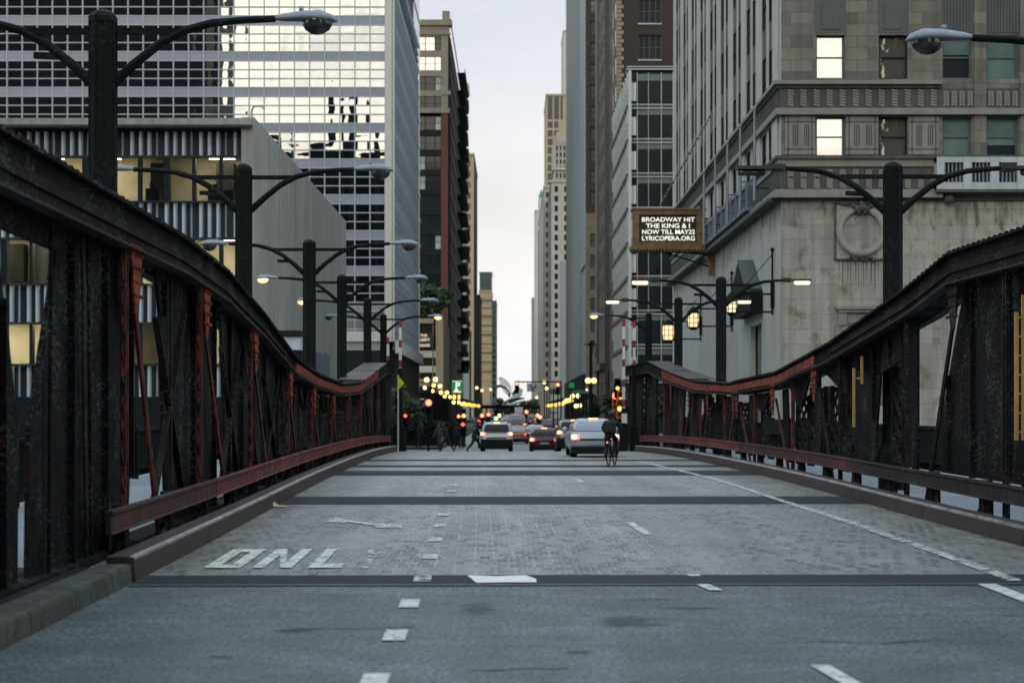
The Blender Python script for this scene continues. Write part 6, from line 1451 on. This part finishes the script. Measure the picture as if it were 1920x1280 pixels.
car('sedan', 'small pale saloon behind the dark red saloon', cxp(1004, 168), 168, 'white_car', 'sky_glass', lamp='brake_red')
car('sedan', 'far dark car with red lamps in the right lanes', cxp(1010, 262), 262, 'dark_car', lamp='brake_red')
car('suv', 'far black estate car with red lamps beyond the beige van', cxp(985, 300), 300, 'dark_car', lamp='brake_red')
car('sedan', 'far dark saloon with red lamps on the left behind the white estate car', cxp(905, 210), 210, 'dark_car', lamp='brake_red')
car('suv', 'dark estate car with amber lamps far down the left lane', cxp(930, 190), 190, 'dark_car', lamp='brake')
for px_, Y_, kd_, pt_, lb_ in ((952, 330, 'sedan', 'white_car', 'tiny far white saloon with red lamps under the steel bandshell'), (1030, 200, 'suv', 'dark_car', 'dark estate car with red lamps behind the dark red saloon'), (1052, 230, 'sedan', 'silver_car', 'far silver saloon with red lamps under the right canopy bulbs'), (920, 260, 'van', 'dark_car', 'far dark van with red lamps left of the sky gap'), (996, 380, 'suv', 'grey_car', 'farthest grey estate car with red lamps in the middle lanes')):
    car(kd_, lb_, cxp(px_, Y_), Y_, pt_, lamp='brake_red')
car('sedan', 'dark parked saloon by the far right kerb', cxp(1140, 160), 160, 'dark_car', lit=False)
car('sedan', 'dark saloon waiting in the cross street at the left', -12.5, 133, 'dark_car', lit=False, rz=math.radians(90))

# ================================================================== people
def person(label, X, Y, pose, yaw, zg=None, cloth='cloth', hgt=1.75, group='people crossing at the far end'):
    zg = zr(Y) if zg is None else zg
    th = thing('person', label, 'person', (X, Y, zg), group)
    me = bpy.data.meshes.new('body'); vs = []; es = []; rs = []
    def v(p, r, par=None):
        vs.append(p); rs.append(r)
        if par is not None: es.append((par, len(vs) - 1))
        return len(vs) - 1
    P = pose
    pel = v(P['pelvis'], .155); ch = v(P['chest'], .17, pel); sh = v(P['neck0'], .14, ch); nk = v(P['neck'], .06, sh); hd0 = v(P['head0'], .085, nk); hd = v(P['head'], .11, hd0); v(P['crown'], .075, hd)
    for s in ('L', 'R'):
        h = v(P['hip' + s], .125, pel); k = v(P['knee' + s], .085, h); a = v(P['ankle' + s], .055, k); v(P['toe' + s], .045, a)
        q = v(P['sho' + s], .085, sh); e = v(P['elb' + s], .06, q); w_ = v(P['wri' + s], .042, e); pm = v(P['hand' + s], .04, w_)
        hv = (Vector(P['hand' + s]) - Vector(P['wri' + s])).normalized()
        for k_ in range(4): v(tuple(Vector(P['hand' + s]) + hv * (.08 + .01 * (1 - abs(k_ - 1.5))) + Vector(((k_ - 1.5) * .018, .0, 0))), .011, pm)
        v(tuple(Vector(P['hand' + s]) + hv * .03 + Vector((.045, .02, 0))), .012, pm)
    me.from_pydata(vs, es, []); me.update()
    o = bpy.data.objects.new('body', me); col.objects.link(o); o.parent = th; me.materials.append(M[cloth])
    sk = o.modifiers.new('skin', 'SKIN'); sk.use_smooth_shade = True
    for i, r_ in enumerate(rs): me.skin_vertices[0].data[i].radius = (r_, r_ * .85)
    for i in range(len(rs)): me.skin_vertices[0].data[i].use_root = (i == 0)
    ss = o.modifiers.new('sub', 'SUBSURF'); ss.levels = 1; ss.render_levels = 1
    hc = Vector(P['head']); b = MB()
    b.ball(hc + Vector((0, 0, .055)), .125, 12, sz=.85); hb = b.build('hair', M['hair'], None, smooth=True); hb.parent = th
    b = MB(); b.ball(hc + Vector((0, .035, -.015)), .098, 12, sz=1.2, sx=.85); fb = b.build('face', M['skin'], None, smooth=True); fb.parent = th
    b = MB()
    for s in (-1, 1): b.ball(hc + Vector((s * .105, .0, -.01)), .03, 6, sx=.4); b.ball(hc + Vector((s * .036, .128, .01)), .012, 6)
    b.ball(hc + Vector((0, .138, -.03)), .02, 6, sz=1.3); e_ = b.build('ears_and_features', M['skin'], None); e_.parent = th
    th.rotation_euler = (0, 0, yaw); th.scale = (hgt / 1.75,) * 3
    return th
def walk(stride=.32, lean=.05, arm=.25):
    d = {'pelvis': (0, 0, .95), 'chest': (0, lean, 1.22), 'neck0': (0, lean * 1.3, 1.42), 'neck': (0, lean * 1.5, 1.5), 'head0': (0, lean * 1.7 + .01, 1.57), 'head': (0, lean * 1.8 + .02, 1.65), 'crown': (0, lean * 1.8, 1.73)}
    for s, sg, f in (('L', -1, 1), ('R', 1, -1)):
        d['hip' + s] = (sg * .1, 0, .90); d['knee' + s] = (sg * .1, f * stride * .55 + .06, .50); d['ankle' + s] = (sg * .1, f * stride - (.08 if f < 0 else 0), .09 if f > 0 else .14); d['toe' + s] = (sg * .11, f * stride + (.15 if f > 0 else .06), .05)
        d['sho' + s] = (sg * .2, lean * 1.2, 1.40); d['elb' + s] = (sg * .26, lean - f * arm * .4, 1.12); d['wri' + s] = (sg * .25, lean - f * arm + .1, .92); d['hand' + s] = (sg * .24, lean - f * arm * 1.15 + .14, .86)
    return d
person('person in dark clothes striding across at the left of the crossing', PX(838, 117), 117, walk(.36, .08), math.radians(75))
person('person in dark clothes walking towards the white estate car', PX(890, 117.5), 117.5, walk(.42, .1, .3), math.radians(-80), hgt=1.8)
person('person in dark clothes standing at the left corner beyond the crossing', PX(858, 135), 135, walk(.1), math.radians(20), hgt=1.78)
person('person in grey clothes waiting left of the striding person', PX(824, 134), 134, walk(.08), math.radians(160), cloth='cloth_grey')
person('person in dark clothes far left at the street corner', PX(785, 131), 131, walk(.2), math.radians(-60))
person('person in dark clothes behind the walking pair on the left corner', PX(868, 142), 142, walk(.15), math.radians(100), cloth='cloth_grey')
person('person in dark clothes on the right pavement past the silver hatchback', PX(1170, 134), 134, walk(.15), math.radians(-100), zg=zr(134) + .14)
# cyclist and bicycle
YB_, XBk = 61.0, PX(1141, 61); zg = zr(YB_); yaw = math.radians(-14)
bk = thing('bicycle', 'black city bicycle ridden beside the silver hatchback', 'bicycle', (XBk, YB_, zg))
def add_part(b, name, m, par, smooth=False): o = b.build(name, M[m], None, smooth=smooth); o.parent = par; return o
for y in (0, 1.05):
    b = MB(); n = 28; rings = [[(math.cos(t) * .022, y + math.cos(a) * (.33 + math.sin(t) * .022), .35 + math.sin(a) * (.33 + math.sin(t) * .022)) for t in [2 * math.pi * j / 6 for j in range(6)]] for a in [2 * math.pi * k / n for k in range(n + 1)]]
    b.loft(rings, cap=False); wl = add_part(b, 'wheel', 'tyre', bk)
    b = MB()
    for k in range(14): a = 2 * math.pi * k / 14; b.tube([(0, y, .35), (0, y + .31 * math.cos(a), .35 + .31 * math.sin(a))], .003, 4)
    b.tube([(-.06, y, .35), (.06, y, .35)], .025, 8); add_part(b, 'spokes', 'rim', wl)
b = MB(); bb, st, hd_ = (0, .42, .30), (0, .30, .92), (0, .88, .95)
for p, q, r_ in ((bb, st, .02), (bb, (0, .9, .80), .022), ((0, .33, .80), hd_, .02), ((0, 0, .35), bb, .014), ((0, 0, .35), (0, .33, .82), .012), ((0, 1.05, .35), (0, .87, 1.05), .018)): b.tube([p, q], r_, 6)
add_part(b, 'frame', 'dark_car', bk)
b = MB(); b.tube([(-.3, .78, 1.08), (-.2, .88, 1.09), (.2, .88, 1.09), (.3, .78, 1.08)], .014, 6); add_part(b, 'handlebar', 'plastic', bk)
b = MB(); b.ball((0, .27, .96), .13, 8, sx=.75, sy=1.1, sz=.35); add_part(b, 'saddle', 'plastic', bk, True)
b = MB(); b.tube([(-.14, .42, .30), (.14, .42, .30)], .012, 6); b.box(.1, .2, .56, .66, .36, .38); b.box(-.2, -.1, .20, .30, .22, .24); b.tube([(.12, .42, .3), (.12, .6, .37)], .012, 6); b.tube([(-.12, .42, .3), (-.12, .26, .23)], .012, 6); add_part(b, 'pedals', 'iron', bk)
b = MB(); b.ball((-.04, -.02, .78), .04, 8); add_part(b, 'rear_lamp', 'brake_red', bk)
bk.rotation_euler = (0, 0, yaw); bk.scale = (.92,) * 3
cy = {'pelvis': (0, .27, 1.05), 'chest': (0, .40, 1.30), 'neck0': (0, .48, 1.48), 'neck': (0, .52, 1.56), 'head0': (0, .55, 1.61), 'head': (0, .57, 1.69), 'crown': (0, .56, 1.77)}
for s, sg, fy, fz in (('L', -1, .25, .24), ('R', 1, .61, .38)):
    cy['hip' + s] = (sg * .11, .28, 1.0); cy['knee' + s] = (sg * .15, .62 if sg > 0 else .5, .78 if sg > 0 else .62); cy['ankle' + s] = (sg * .15, fy - .03, fz + .09); cy['toe' + s] = (sg * .15, fy + .12, fz + .05)
    cy['sho' + s] = (sg * .21, .46, 1.45); cy['elb' + s] = (sg * .33, .62, 1.24); cy['wri' + s] = (sg * .29, .76, 1.13); cy['hand' + s] = (sg * .28, .80, 1.11)
person('cyclist in dark clothes and cap riding away beside the silver hatchback', XBk, YB_, cy, yaw, zg=zg, hgt=1.61, group=None)
bgo = thing('shoulder_bag', 'dark shoulder bag on the back of the cyclist', 'bag', (XBk, YB_, zg + 1.1)); b = MB(); b.box(-.2, .2, .08, .24, -.1, .26); o = add_part(b, 'pouch', 'cloth', bgo); bv = o.modifiers.new('bevel', 'BEVEL'); bv.width = .05; bv.segments = 3
b = MB(); b.tube([(.16, .12, .2), (.1, .3, .36), (-.1, .5, .3)], .018, 6); add_part(b, 'strap', 'cloth', bgo); bgo.rotation_euler = (0, 0, yaw)

# ================================================================== street furniture beyond the bridge
def signal(label, px, py, Y, lit='red', pole=True, arm=0, housing='iron', r_=.12, group='traffic lights at the far crossing', base_x=None):
    x, z = PX(px, Y), PZ(py, Y); zg = zr(Y); th = thing('traffic_light', label, 'traffic light', (x, Y, z), group); k = {'red': 1, 'amber': 0, 'green': -1}[lit]
    b = MB(); hz = z - k * .3; b.box(x - .17, x + .17, Y, Y + .25, hz - .52, hz + .52)
    for j in (-1, 0, 1):
        c = hz + j * .3; b.loft([[(x + r2 * math.cos(a), Y - d_, c + r2 * math.sin(a)) for a in [math.pi * i / 8 for i in range(9)]] for d_, r2 in ((0, .15), (.2, .15), (.2, .13), (0, .13))], cap=False)
    b.build('housing', M[housing], th)
    b = MB()
    b.ball((x, Y - .02, z), r_, 12, sy=.4)
    if r_ >= .15: b.ball((x, Y - .02 - r_ * .22, z), r_ * .62, 10, 1, sy=.4)
    b.build('lens', [M[lit + '_lit'], M['amber_lit']], th, smooth=True)
    if pole:
        bx = x if base_x is None else base_x
        b = MB(); b.tube([(bx, Y + .12, zg), (bx, Y + .12, hz + .5)], .07, 6)
        if base_x is not None: b.tube([(bx, Y + .12, hz + .45), (x, Y + .12, hz + .45)], .06, 6)
        b.build('pole', M['iron'], th)
    return th
signal('large glowing orange signal on the left corner under the beige block', 803.5, 755, 126, 'red', r_=.22)
signal('red signal on a mast arm against the white sky', 969, 719, 165, 'red', r_=.16, base_x=PX(1052, 165))
signal('red signal beside the blue banner right of the street', 1046, 721, 165, 'red', r_=.18)
signal('red signal with amber housings beside the striped barrier on the right', 1154, 742, 108, 'red', housing='signal_yellow', r_=.19)
signal('amber signal just below the red one beside the striped barrier', 1163.5, 750, 104, 'amber', housing='signal_yellow', r_=.14)
signal('orange pedestrian signal low beside the striped barrier', 1162, 766, 103, 'amber', housing='signal_yellow', r_=.12)
signal('small amber warning lamp highest beside the striped barrier', 1158, 727.5, 106, 'amber', housing='iron', r_=.1)
for k, (px, py, Y, lt, lab) in enumerate(((860, 780, 150, 'red', 'small red signal left of the pair above the walkers'), (869.5, 779, 152, 'amber', 'small orange signal right of the pair above the walkers'), (868, 795, 140, 'red', 'small red signal under the pair above the walkers'), (897.5, 790, 140, 'red', 'small red signal left of the white estate car roof'), (904, 779, 190, 'red', 'red signal farther back left of the white estate car'), (916, 777, 180, 'red', 'bright red signal above the white estate car'), (930, 784, 180, 'green', 'green signal above the white estate car'), (935.5, 779, 205, 'amber', 'amber signal right of the green one above the white estate car'), (977, 780, 230, 'red', 'pink red signal above the orange taxi'), (987, 772, 260, 'red', 'far red signal under the white sign plate'), (1008, 779, 240, 'red', 'left one of the far pair of red signals above the dark red saloon'), (1012.5, 782, 236, 'red', 'right one of the far pair of red signals above the dark red saloon'), (748, 743, 99, 'red', 'tiny red signal on the left barrier mast'), (760, 779, 118, 'red', 'tiny low red signal by the left bridge end'))):
    signal(lab, px, py, Y, lt, r_=max(.09, .0010 * Y * (1.05 if k < 12 else .9)))
# mast arm sign, street signs, parking sign, diamond sign
def sign(name, label, m, px0, px1, py0, py1, Y, pole=True, thick=.06, cat='sign'):
    th = thing(name, label, cat, (PX((px0 + px1) / 2, Y), Y, PZ(py1, Y))); b = MB(); b.box(PX(px0, Y), PX(px1, Y), Y, Y + thick, PZ(py1, Y), PZ(py0, Y)); b.build('panel', M[m], th)
    if pole: b = MB(); x = PX((px0 + px1) / 2, Y); b.tube([(x, Y + .15, zr(Y)), (x, Y + .15, PZ(py0, Y))], .06, 6); b.build('pole', M['iron'], th)
    return th
t1 = sign('lane_sign', 'grey lane control plate hung from the mast arm right of the sky gap', 'white_sign', 988, 1014, 718, 734, 164.5, False)
b = MB()
x, z, Y = PX(1000, 164.5), PZ(726, 164.5), 164.4
b.tube([(x - .25, Y, z + .2), (x - .05, Y, z - .05), (x - .05, Y, z - .3)], .05, 5); b.tube([(x + .25, Y, z + .2), (x + .05, Y, z - .05)], .05, 5); b.build('arrow', M['iron'], t1)
sign('notice_plate', 'small white plate low in the middle of the street', 'white_sign', 965, 980.5, 763, 774, 240)
sign('banner', 'blue and white banner behind the red signal on the right', 'white_sign', 1032, 1044, 713, 726, 170); 
th = thing('banner', 'dark blue banner under the white one on the right', 'sign', (PX(1038, 171), 171, PZ(738, 171))); b = MB(); b.box(PX(1031, 171), PX(1043, 171), 171, 171.06, PZ(739, 171), PZ(729, 171)); b.build('panel', M['blue_frame'], th)
t1 = sign('parking_sign', 'green parking sign with a large white P on the left', 'green_sign', 847, 867, 713, 737, 205)
text('P', .95, 'sign_white', t1, (PX(858, 205), 204.97, PZ(723.5, 205)), off=.03)
b = MB(); b.box(PX(848, 205), PX(866, 205), 204.97, 205, PZ(715, 205), PZ(714, 205)); b.box(PX(850, 205), PX(864, 205), 204.97, 205, PZ(735.5, 205), PZ(733, 205)); b.build('stripe', M['sign_white'], t1)
sign('street_sign', 'small bright green sign above the teal street name plate on the right', 'green_sign', 1067, 1077, 717, 727, 175)
sign('street_sign', 'teal street name plate by the twin globe lamp on the right', 'teal_sign', 1073, 1100, 731, 737.5, 150)
sign('street_sign', 'teal street name plate low over the right lanes', 'teal_sign', 1028, 1046, 771.5, 775, 200)
Y = 96.5; th = thing('diamond_sign', 'lime yellow diamond sign edge on by the left bridge end', 'sign', (PX(747, Y), Y, PZ(740, Y))); xx, zz = PX(747.5, Y), PZ(718, Y)
b = MB(); pts = [(0, -.32), (.28, 0), (0, .32), (-.05, .25), (-.05, -.25)]; b.prism([(xx + a, Y, zz + c) for a, c in pts], [(xx + a, Y + .03, zz + c) for a, c in pts]); b.build('panel', M['lime'], th)
b = MB(); b.tube([(xx - .03, Y + .06, zr(Y)), (xx - .03, Y + .06, zz + .4)], .035, 6); b.build('pole', M['white_arm'], th)
# raised barrier arms
def barrier(label, px, y0, y1, Y, base=True, wd=.14):
    x, z1, z0 = PX(px, Y), PZ(y0, Y), PZ(y1, Y); th = thing('barrier_gate', label, 'barrier', (x, Y, zr(Y)), 'raised striped barrier arms'); b = MB(); r = MB(); z = z1; k = 0
    while z > z0: 
        e = max(z0, z - (.62 if k % 2 else .36)); b.box(x - wd / 2, x + wd / 2, Y - .03, Y + .03, e, z, 0 if k % 2 else 1); z = e; k += 1
    b.build('arm', [M['white_arm'], M['red_arm']], th)
    c = MB(); c.box(x - .22, x + .22, Y + .05, Y + .5, zr(Y), zr(Y) + 1.25); c.box(x - .1, x + .1, Y + .03, Y + .3, zr(Y) + 1.2, z0 + .1); c.build('cabinet', M['iron'] if not base else M['white_arm'] if base == 2 else M['iron'], th)
barrier('striped barrier arm raised beside the lime diamond sign', 750.5, 600, 690, 97.5)
barrier('striped barrier arm raised behind the sixth lamp post on the left', 727.5, 632, 676, 104)
barrier('striped barrier arm raised beside the amber signals on the right', 1169.5, 598, 765, 97, base=1)
barrier('striped barrier arm raised over the truss end on the right', 1189, 601, 685, 99)
b = MB(); Y = 97; x = PX(1170, Y); th = thing('barrier_cabinet', 'white cabinet at the foot of the right barrier arm', 'cabinet', (x, Y, zr(Y))); b.box(x - .12, x + .14, Y - .2, Y + .02, PZ(793, Y), PZ(775, Y)); b.build('body', M['white_arm'], th)
# twin globe lamp posts
def globes(label, pts, Y, r_=.19, group='globe street lamps'):
    xs = [PX(a, Y) for a, c in pts]; zs = [PZ(c, Y) for a, c in pts]; xm = sum(xs) / len(xs); th = thing('street_lamp', label, 'street lamp', (xm, Y, zr(Y)), group)
    b = MB(); zt = max(zs) + (.1 if len(pts) > 1 else -r_); b.tube([(xm, Y, zr(Y)), (xm, Y, zr(Y) + .8), (xm, Y, zt)], [.12, .08, .06], 8)
    for x, z in zip(xs, zs):
        if len(pts) > 1: b.tube([(xm, Y, z - r_ - .25), (x, Y, z - r_ - .12), (x, Y, z - r_)], .04, 6)
        b.lathe((x, Y, z), [(.06, -r_ - .08), (.09, -r_ + .02)], 8)
    b.build('pole', M['iron'], th)
    for x, z in zip(xs, zs): g = MB(); g.ball((x, Y, z), r_, 14); g.build('globe', M['globe'], th, smooth=True)
    return th
globes('tall twin globe street lamp right of the street in front of the taupe tower', ((1102.5, 713.5), (1113.5, 713.5)), 139, .20)
b = MB(); Y = 139; x = PX(1108, Y); th = thing('lamp_mast', 'dark mast with a finial rising above the twin globes on the right', 'mast', (x, Y, zr(Y))); b.tube([(x, Y + .2, zr(Y)), (x, Y + .2, PZ(640, Y))], [.16, .1], 8); b.ball((x, Y + .2, PZ(645, Y)), .2, 8); b.box(x - .5, x + .5, Y + .15, Y + .25, PZ(645, Y) - .05, PZ(645, Y) + .03); b.build('pole', M['iron'], th)
for lab, pts, Y, r_ in (('twin globe lamp nearest on the left beside the beige block', ((800, 712), (816.5, 711.5)), 205, .26), ('twin globe lamp second on the left with the highest right globe', ((813, 722), (825, 724)), 232, .25), ('twin globe lamp third on the left, below the second one', ((827, 736), (838, 736)), 262, .27), ('low twin globe lamp left of the parking sign', ((834, 743), (844, 744)), 250, .22), ('low twin globe lamp under the parking sign', ((850.6, 754), (860, 754)), 270, .26),
                        ('single globe lamp far left under the pale bands', ((796.5, 727),), 210, .2), ('single globe lamp below the second twin lamp', ((811, 733),), 225, .2), ('globe lamp before the green parking sign', ((856, 732),), 203, .16),
                        ('far globe lamp left of the teal topped tower', ((894, 727),), 360, .27), ('far globe lamp below the teal topped tower', ((904, 732),), 380, .27), ('far globe lamp right of the teal topped tower', ((920, 730),), 400, .25),
                        ('far globe lamp highest on the right of the sky gap', ((1020.5, 716.5),), 300, .27), ('far globe lamp lower on the right of the sky gap', ((1025, 728),), 300, .25), ('small far globe lamp right of the steel bandshell', ((1006.5, 745),), 380, .25),
                        ('twin globe lamp above the yellow light strip on the right', ((1073.5, 742), (1084, 742)), 215, .24), ('small globe lamp beside the teal name plate on the right', ((1100, 731),), 160, .1), ('low twin globe lamp under the teal name plate', ((1080, 761), (1087, 760)), 205, .22)): globes(lab, pts, Y, r_)
# lit canopies with rows of yellow bulbs
def canopy(label, px0, y0, px1, y1, X, seed):
    Ya, Yb = X * FPX / (px0 - CX), X * FPX / (px1 - CX); za, zb_ = PZ(y0, Ya), PZ(y1, Yb); s = 1 if X > 0 else -1; z = (za + zb_) / 2
    th = thing('lit_canopy', label, 'canopy', (X, min(Ya, Yb), z), 'bulb lit canopies along the street'); b = MB(); b.box(min(X, X + s * 3), max(X, X + s * 3), min(Ya, Yb), max(Ya, Yb), z + .35, z + 1.1); b.build('roof', M['iron'], th)
    n = 16
    for k in range(n): g = MB(); Y = Ya + (Yb - Ya) * k / (n - 1); g.ball((X - s * .05, Y, z + random.Random(seed + k).uniform(-.15, .15)), .38, 8); g.build('bulb', M['bulb'], th, smooth=True)
    b = MB()
    for q in (min(Ya, Yb) + 1, max(Ya, Yb) - 1): b.tube([(X + s * .5, q, GL), (X + s * .5, q, z + .4)], .12, 6)
    b.build('post', M['iron'], th)
canopy('canopy edged with yellow bulbs on the left of the street', 866, 756.5, 898, 761, -10, 1); canopy('canopy edged with yellow bulbs on the right of the street', 1058, 754.5, 1026, 761.5, 10, 2)
canopy('nearer canopy with yellow bulbs on the right of the street', 1072, 749, 1060, 752, 10.3, 3)
th = thing('lit_sign', 'small glowing yellow sign under the green parking sign', 'sign', (PX(856, 240), 240, PZ(747, 240))); b = MB(); b.box(PX(849, 240), PX(863, 240), 240, 240.2, PZ(748, 240), PZ(740, 240)); b.build('panel', M['bulb'], th)
b = MB(); b.tube([(PX(856, 240), 240.3, GL), (PX(856, 240), 240.3, PZ(740, 240))], .06, 6); b.build('pole', M['iron'], th)
# shop fronts with faint warm strips on the left corner, under the beige block
th = thing('shop_front', 'dark shop front with warm lit strips under the beige block', 'shop front', (PX(790, 190), 190, GL)); x0, x1 = PX(700, 190), PX(795, 190)
b = MB(); b.box(x0 - 8, x1 - .5, 280, 300, GL, 4.5); b.build('wall', M['podium'], th)
for y0, y1 in ((747, 749), (756, 757.2), (761, 762)): b = MB(); b.box(PX(766, 279), PX(798, 279), 279.4, 279.9, PZ(y1, 279), PZ(y0, 279)); b.build('strip', M['room'], th)
for k, px in enumerate((773, 781, 789)): b = MB(); b.ball((PX(px, 279), 279, PZ(795, 279) + 0), .55, 8); b.build('lit_display', M['room'], th, smooth=True)
for k, (x, y, h, lab) in enumerate(((-13.2, 150, 4.6, 'bushy dark street tree nearest on the left pavement'), (-13, 175, 5.2, 'second dark street tree on the left pavement'), (-12.6, 205, 5.4, 'third dark street tree on the left pavement'), (-12.4, 245, 5.0, 'fourth dark street tree on the left pavement'), (-12.2, 300, 5.2, 'farthest dark street tree on the left pavement'), (12.8, 178, 4.9, 'dark street tree nearest on the right pavement beyond the framed block'), (12.6, 205, 5, 'second dark street tree on the right pavement'), (12.4, 245, 5.2, 'third dark street tree on the right pavement'), (12.2, 300, 5.2, 'farthest dark street tree on the right pavement'))):
    tree(x, y, zr(y) + .1, h, 2.1, lab, 700, .26, seed=k + 20, low=.22, group='street trees beyond the bridge')
# clipped hedges in dark planters on both pavements
for k, (x0, x1, y, h, lab) in enumerate(((-11.5, -8.3, 141, 2.0, 'dark planter hedge farthest left behind the walkers'), (-8.0, -5.2, 143, 1.9, 'dark planter hedge behind the walkers, left of the white estate car'), (-5.1, -3.6, 150, 1.7, 'low dark planter hedge just left of the white estate car'), (7.4, 10.4, 142, 1.9, 'dark planter hedge on the right pavement behind the silver hatchback'), (10.6, 13.4, 136, 2.3, 'dark planter hedge farthest right by the barrier'))):
    th = thing('planter', lab, 'planter', ((x0 + x1) / 2, y, zr(y)), 'planters at the street corners'); b = MB(); b.box(x0, x1, y, y + 1, zr(y), zr(y) + .7); b.box(x0 - .05, x1 + .05, y - .05, y + 1.05, zr(y) + .7, zr(y) + .78); b.build('box', M['podium'], th)
    b = MB(); r = random.Random(k)
    for i in range(700):
        c = Vector((r.uniform(x0, x1), y + r.uniform(0, 1), zr(y) + .75 + (h - .75) * r.random() ** .6 * (.8 + .2 * math.sin(r.uniform(x0, x1) * 3)))); a1 = Vector((r.gauss(0, 1), r.gauss(0, 1), r.gauss(0, 1))).normalized() * .2; a2 = a1.orthogonal().normalized() * .12; b.quad(c - a1, c - a2, c + a1, c + a2)
    b.box(x0 + .1, x1 - .1, y + .2, y + .9, zr(y) + .75, zr(y) + h * .85); b.build('hedge', M['hedge'], th)
# dark elevated railway across the far street
th = thing('elevated_railway', 'dark elevated railway bridge crossing the far street', 'railway bridge', (0, 900, GL))
b = MB(); b.box(-40, 40, 900, 908, 2.9, 4.5); b.build('deck', M['podium'], th)
for x in (-12, -5, 5, 12): b = MB(); b.box(x - .3, x + .3, 900.5, 901.5, GL, 2.9); b.build('post', M['podium'], th)
b = MB()
for x in frange(-40, 40, 1.5): b.box(x, x + .1, 900, 900.1, 4.5, 5.2)
b.box(-40, 40, 900, 900.1, 5.1, 5.2); b.build('railing', M['podium'], th)
# bandshell of curling steel ribbons and the park trees beneath it
Y = 1350.0
th = thing('steel_bandshell', 'distant curling steel bandshell at the end of the street', 'bandshell', (PX(958, Y), Y, GL))
def ribbon(pts, wd, m, dep=6):
    b = MB(); q = [W(px, py, Y) for px, py in pts]; rings = []
    for i, p in enumerate(q):
        t_ = (q[min(i + 1, len(q) - 1)] - q[max(i - 1, 0)]).normalized(); n_ = Vector((-t_.z, 0, t_.x)); w_ = wd[i] * Y / FPX / 2
        rings.append([p - n_ * w_ + Vector((0, -dep / 2, 0)), p + n_ * w_ + Vector((0, -dep / 2 - 1, 0)), p + n_ * w_ + Vector((0, dep / 2, 0)), p - n_ * w_ + Vector((0, dep / 2, 0))])
    b.loft(rings); b.build('ribbon', M[m], th)
ribbon(((936, 708), (944, 716), (951, 728), (956, 740)), (5, 14, 18, 8), 'foil'); ribbon(((928, 726), (938, 723), (946, 727), (953, 736), (956, 744)), (5, 5, 5, 6, 4), 'teal_dark')
ribbon(((940, 758), (952, 754), (964, 747), (974, 738), (978, 729)), (4, 9, 11, 11, 6), 'foil'); ribbon(((946, 756), (958, 752), (970, 748), (984, 746)), (7, 8, 6, 2), 'teal_dark'); ribbon(((942, 760), (956, 760), (970, 755), (984, 751)), (3, 4, 4, 2), 'foil')
ribbon(((962, 741), (968, 732), (974, 726)), (8, 7, 3), 'teal_dark')
b = MB(); b.box(PX(944, Y), PX(985, Y), Y + 8, Y + 12, GL, PZ(758, Y)); b.build('stage', M['podium'], th)
for k, (px, top, rad, lab) in enumerate(((936, 746, 4.2, 'far park tree left of the steel bandshell'), (992, 746, 5, 'far park tree right of the steel bandshell'), (1003, 748, 4.5, 'far dark park tree farthest right below the sky gap'))):
    tree(PX(px, 1290), 1290, GL, PZ(top, 1290) - GL, rad, lab, 800, .9, leaf='leaf_far', seed=40 + k, low=.05, group='park trees at the end of the street')
# ================================================================== litter on the road
def on(px, py, dz=0): X, Y_ = hit(px, py); return Vector((X, Y_, zr(Y_) + dz))
p = on(510, 951); r = random.Random(3); b = MB(); g = []
for j in range(6):
    for i in range(8): g.append((p.x - .24 + .07 * i + r.uniform(-.02, .02), p.y - .15 + .06 * j, p.z + .015 + max(0, .11 * math.exp(-((i - 2.5) ** 2 + (j - 2.5) ** 2) / 4) + r.uniform(-.015, .025))))
b.add(g, [(j * 8 + i, j * 8 + i + 1, (j + 1) * 8 + i + 1, (j + 1) * 8 + i) for j in range(5) for i in range(7)]); tag(b.build('rag', M['rag'], smooth=True), 'crumpled tan rag lying by the left kerb', 'rag')
b = MB(); q = [on(x, y, .016) for x, y in ((893, 1095), (950, 1094), (1006, 1094), (1005, 1088), (985, 1081), (930, 1083), (876, 1081))]; b.add(q + [v + Vector((0, 0, .006)) for v in q], [tuple(range(6, -1, -1)), tuple(range(7, 14))] + [(i, (i + 1) % 7, 7 + (i + 1) % 7, 7 + i) for i in range(7)])
b2 = [on(x, y, .05) for x, y in ((944, 1094), (990, 1085), (992, 1087), (950, 1095))]
tag(b.build('paper_sheet', M['white_rag']), 'torn white sheet lying across the near joint plate', 'litter')
# ================================================================== city blocks behind the camera (they show in the mirror glass)
def backblock(label, x0, x1, y0, y1, h, m='podium'):
    th = thing('city_block', label, 'building', ((x0 + x1) / 2, y1, -.3)); F = Face(th, (x1, y1, 0), math.pi); Wd = x1 - x0
    hs = [(a, a + 2, z, z + 2.2) for a in frange(3, Wd - 5, 6) for z in frange(4, h - 6, 5)]
    F.wall('wall', M[m], 0, Wd, -.3, h, hs, .3)
    b = MB()
    for h_ in hs: b.quad(F.p(h_[0], h_[2], .25), F.p(h_[1], h_[2], .25), F.p(h_[1], h_[3], .25), F.p(h_[0], h_[3], .25))
    o = b.build('windows', M['back_glass'], th); o['kind'] = 'stuff'; shell(th, M[m], x0, x1, y0, y1 - .01, -.3, h, skip=())
backblock('tall dark office block behind the viewer on the left', -190, -83, -150, -110, 150)
backblock('wide dark low block behind the viewer', -80, 30, -180, -140, 77); backblock('narrow dark tower behind the viewer among low roofs', -50, -45.5, -139, -135, 92); backblock('stepped dark block behind the viewer', -78, -66, -139, -130, 81); backblock('small dark block behind the viewer', -38, -30, -139, -132, 82); backblock('tall dark block behind the viewer on the right', 54.5, 120, -110, -100, 110)
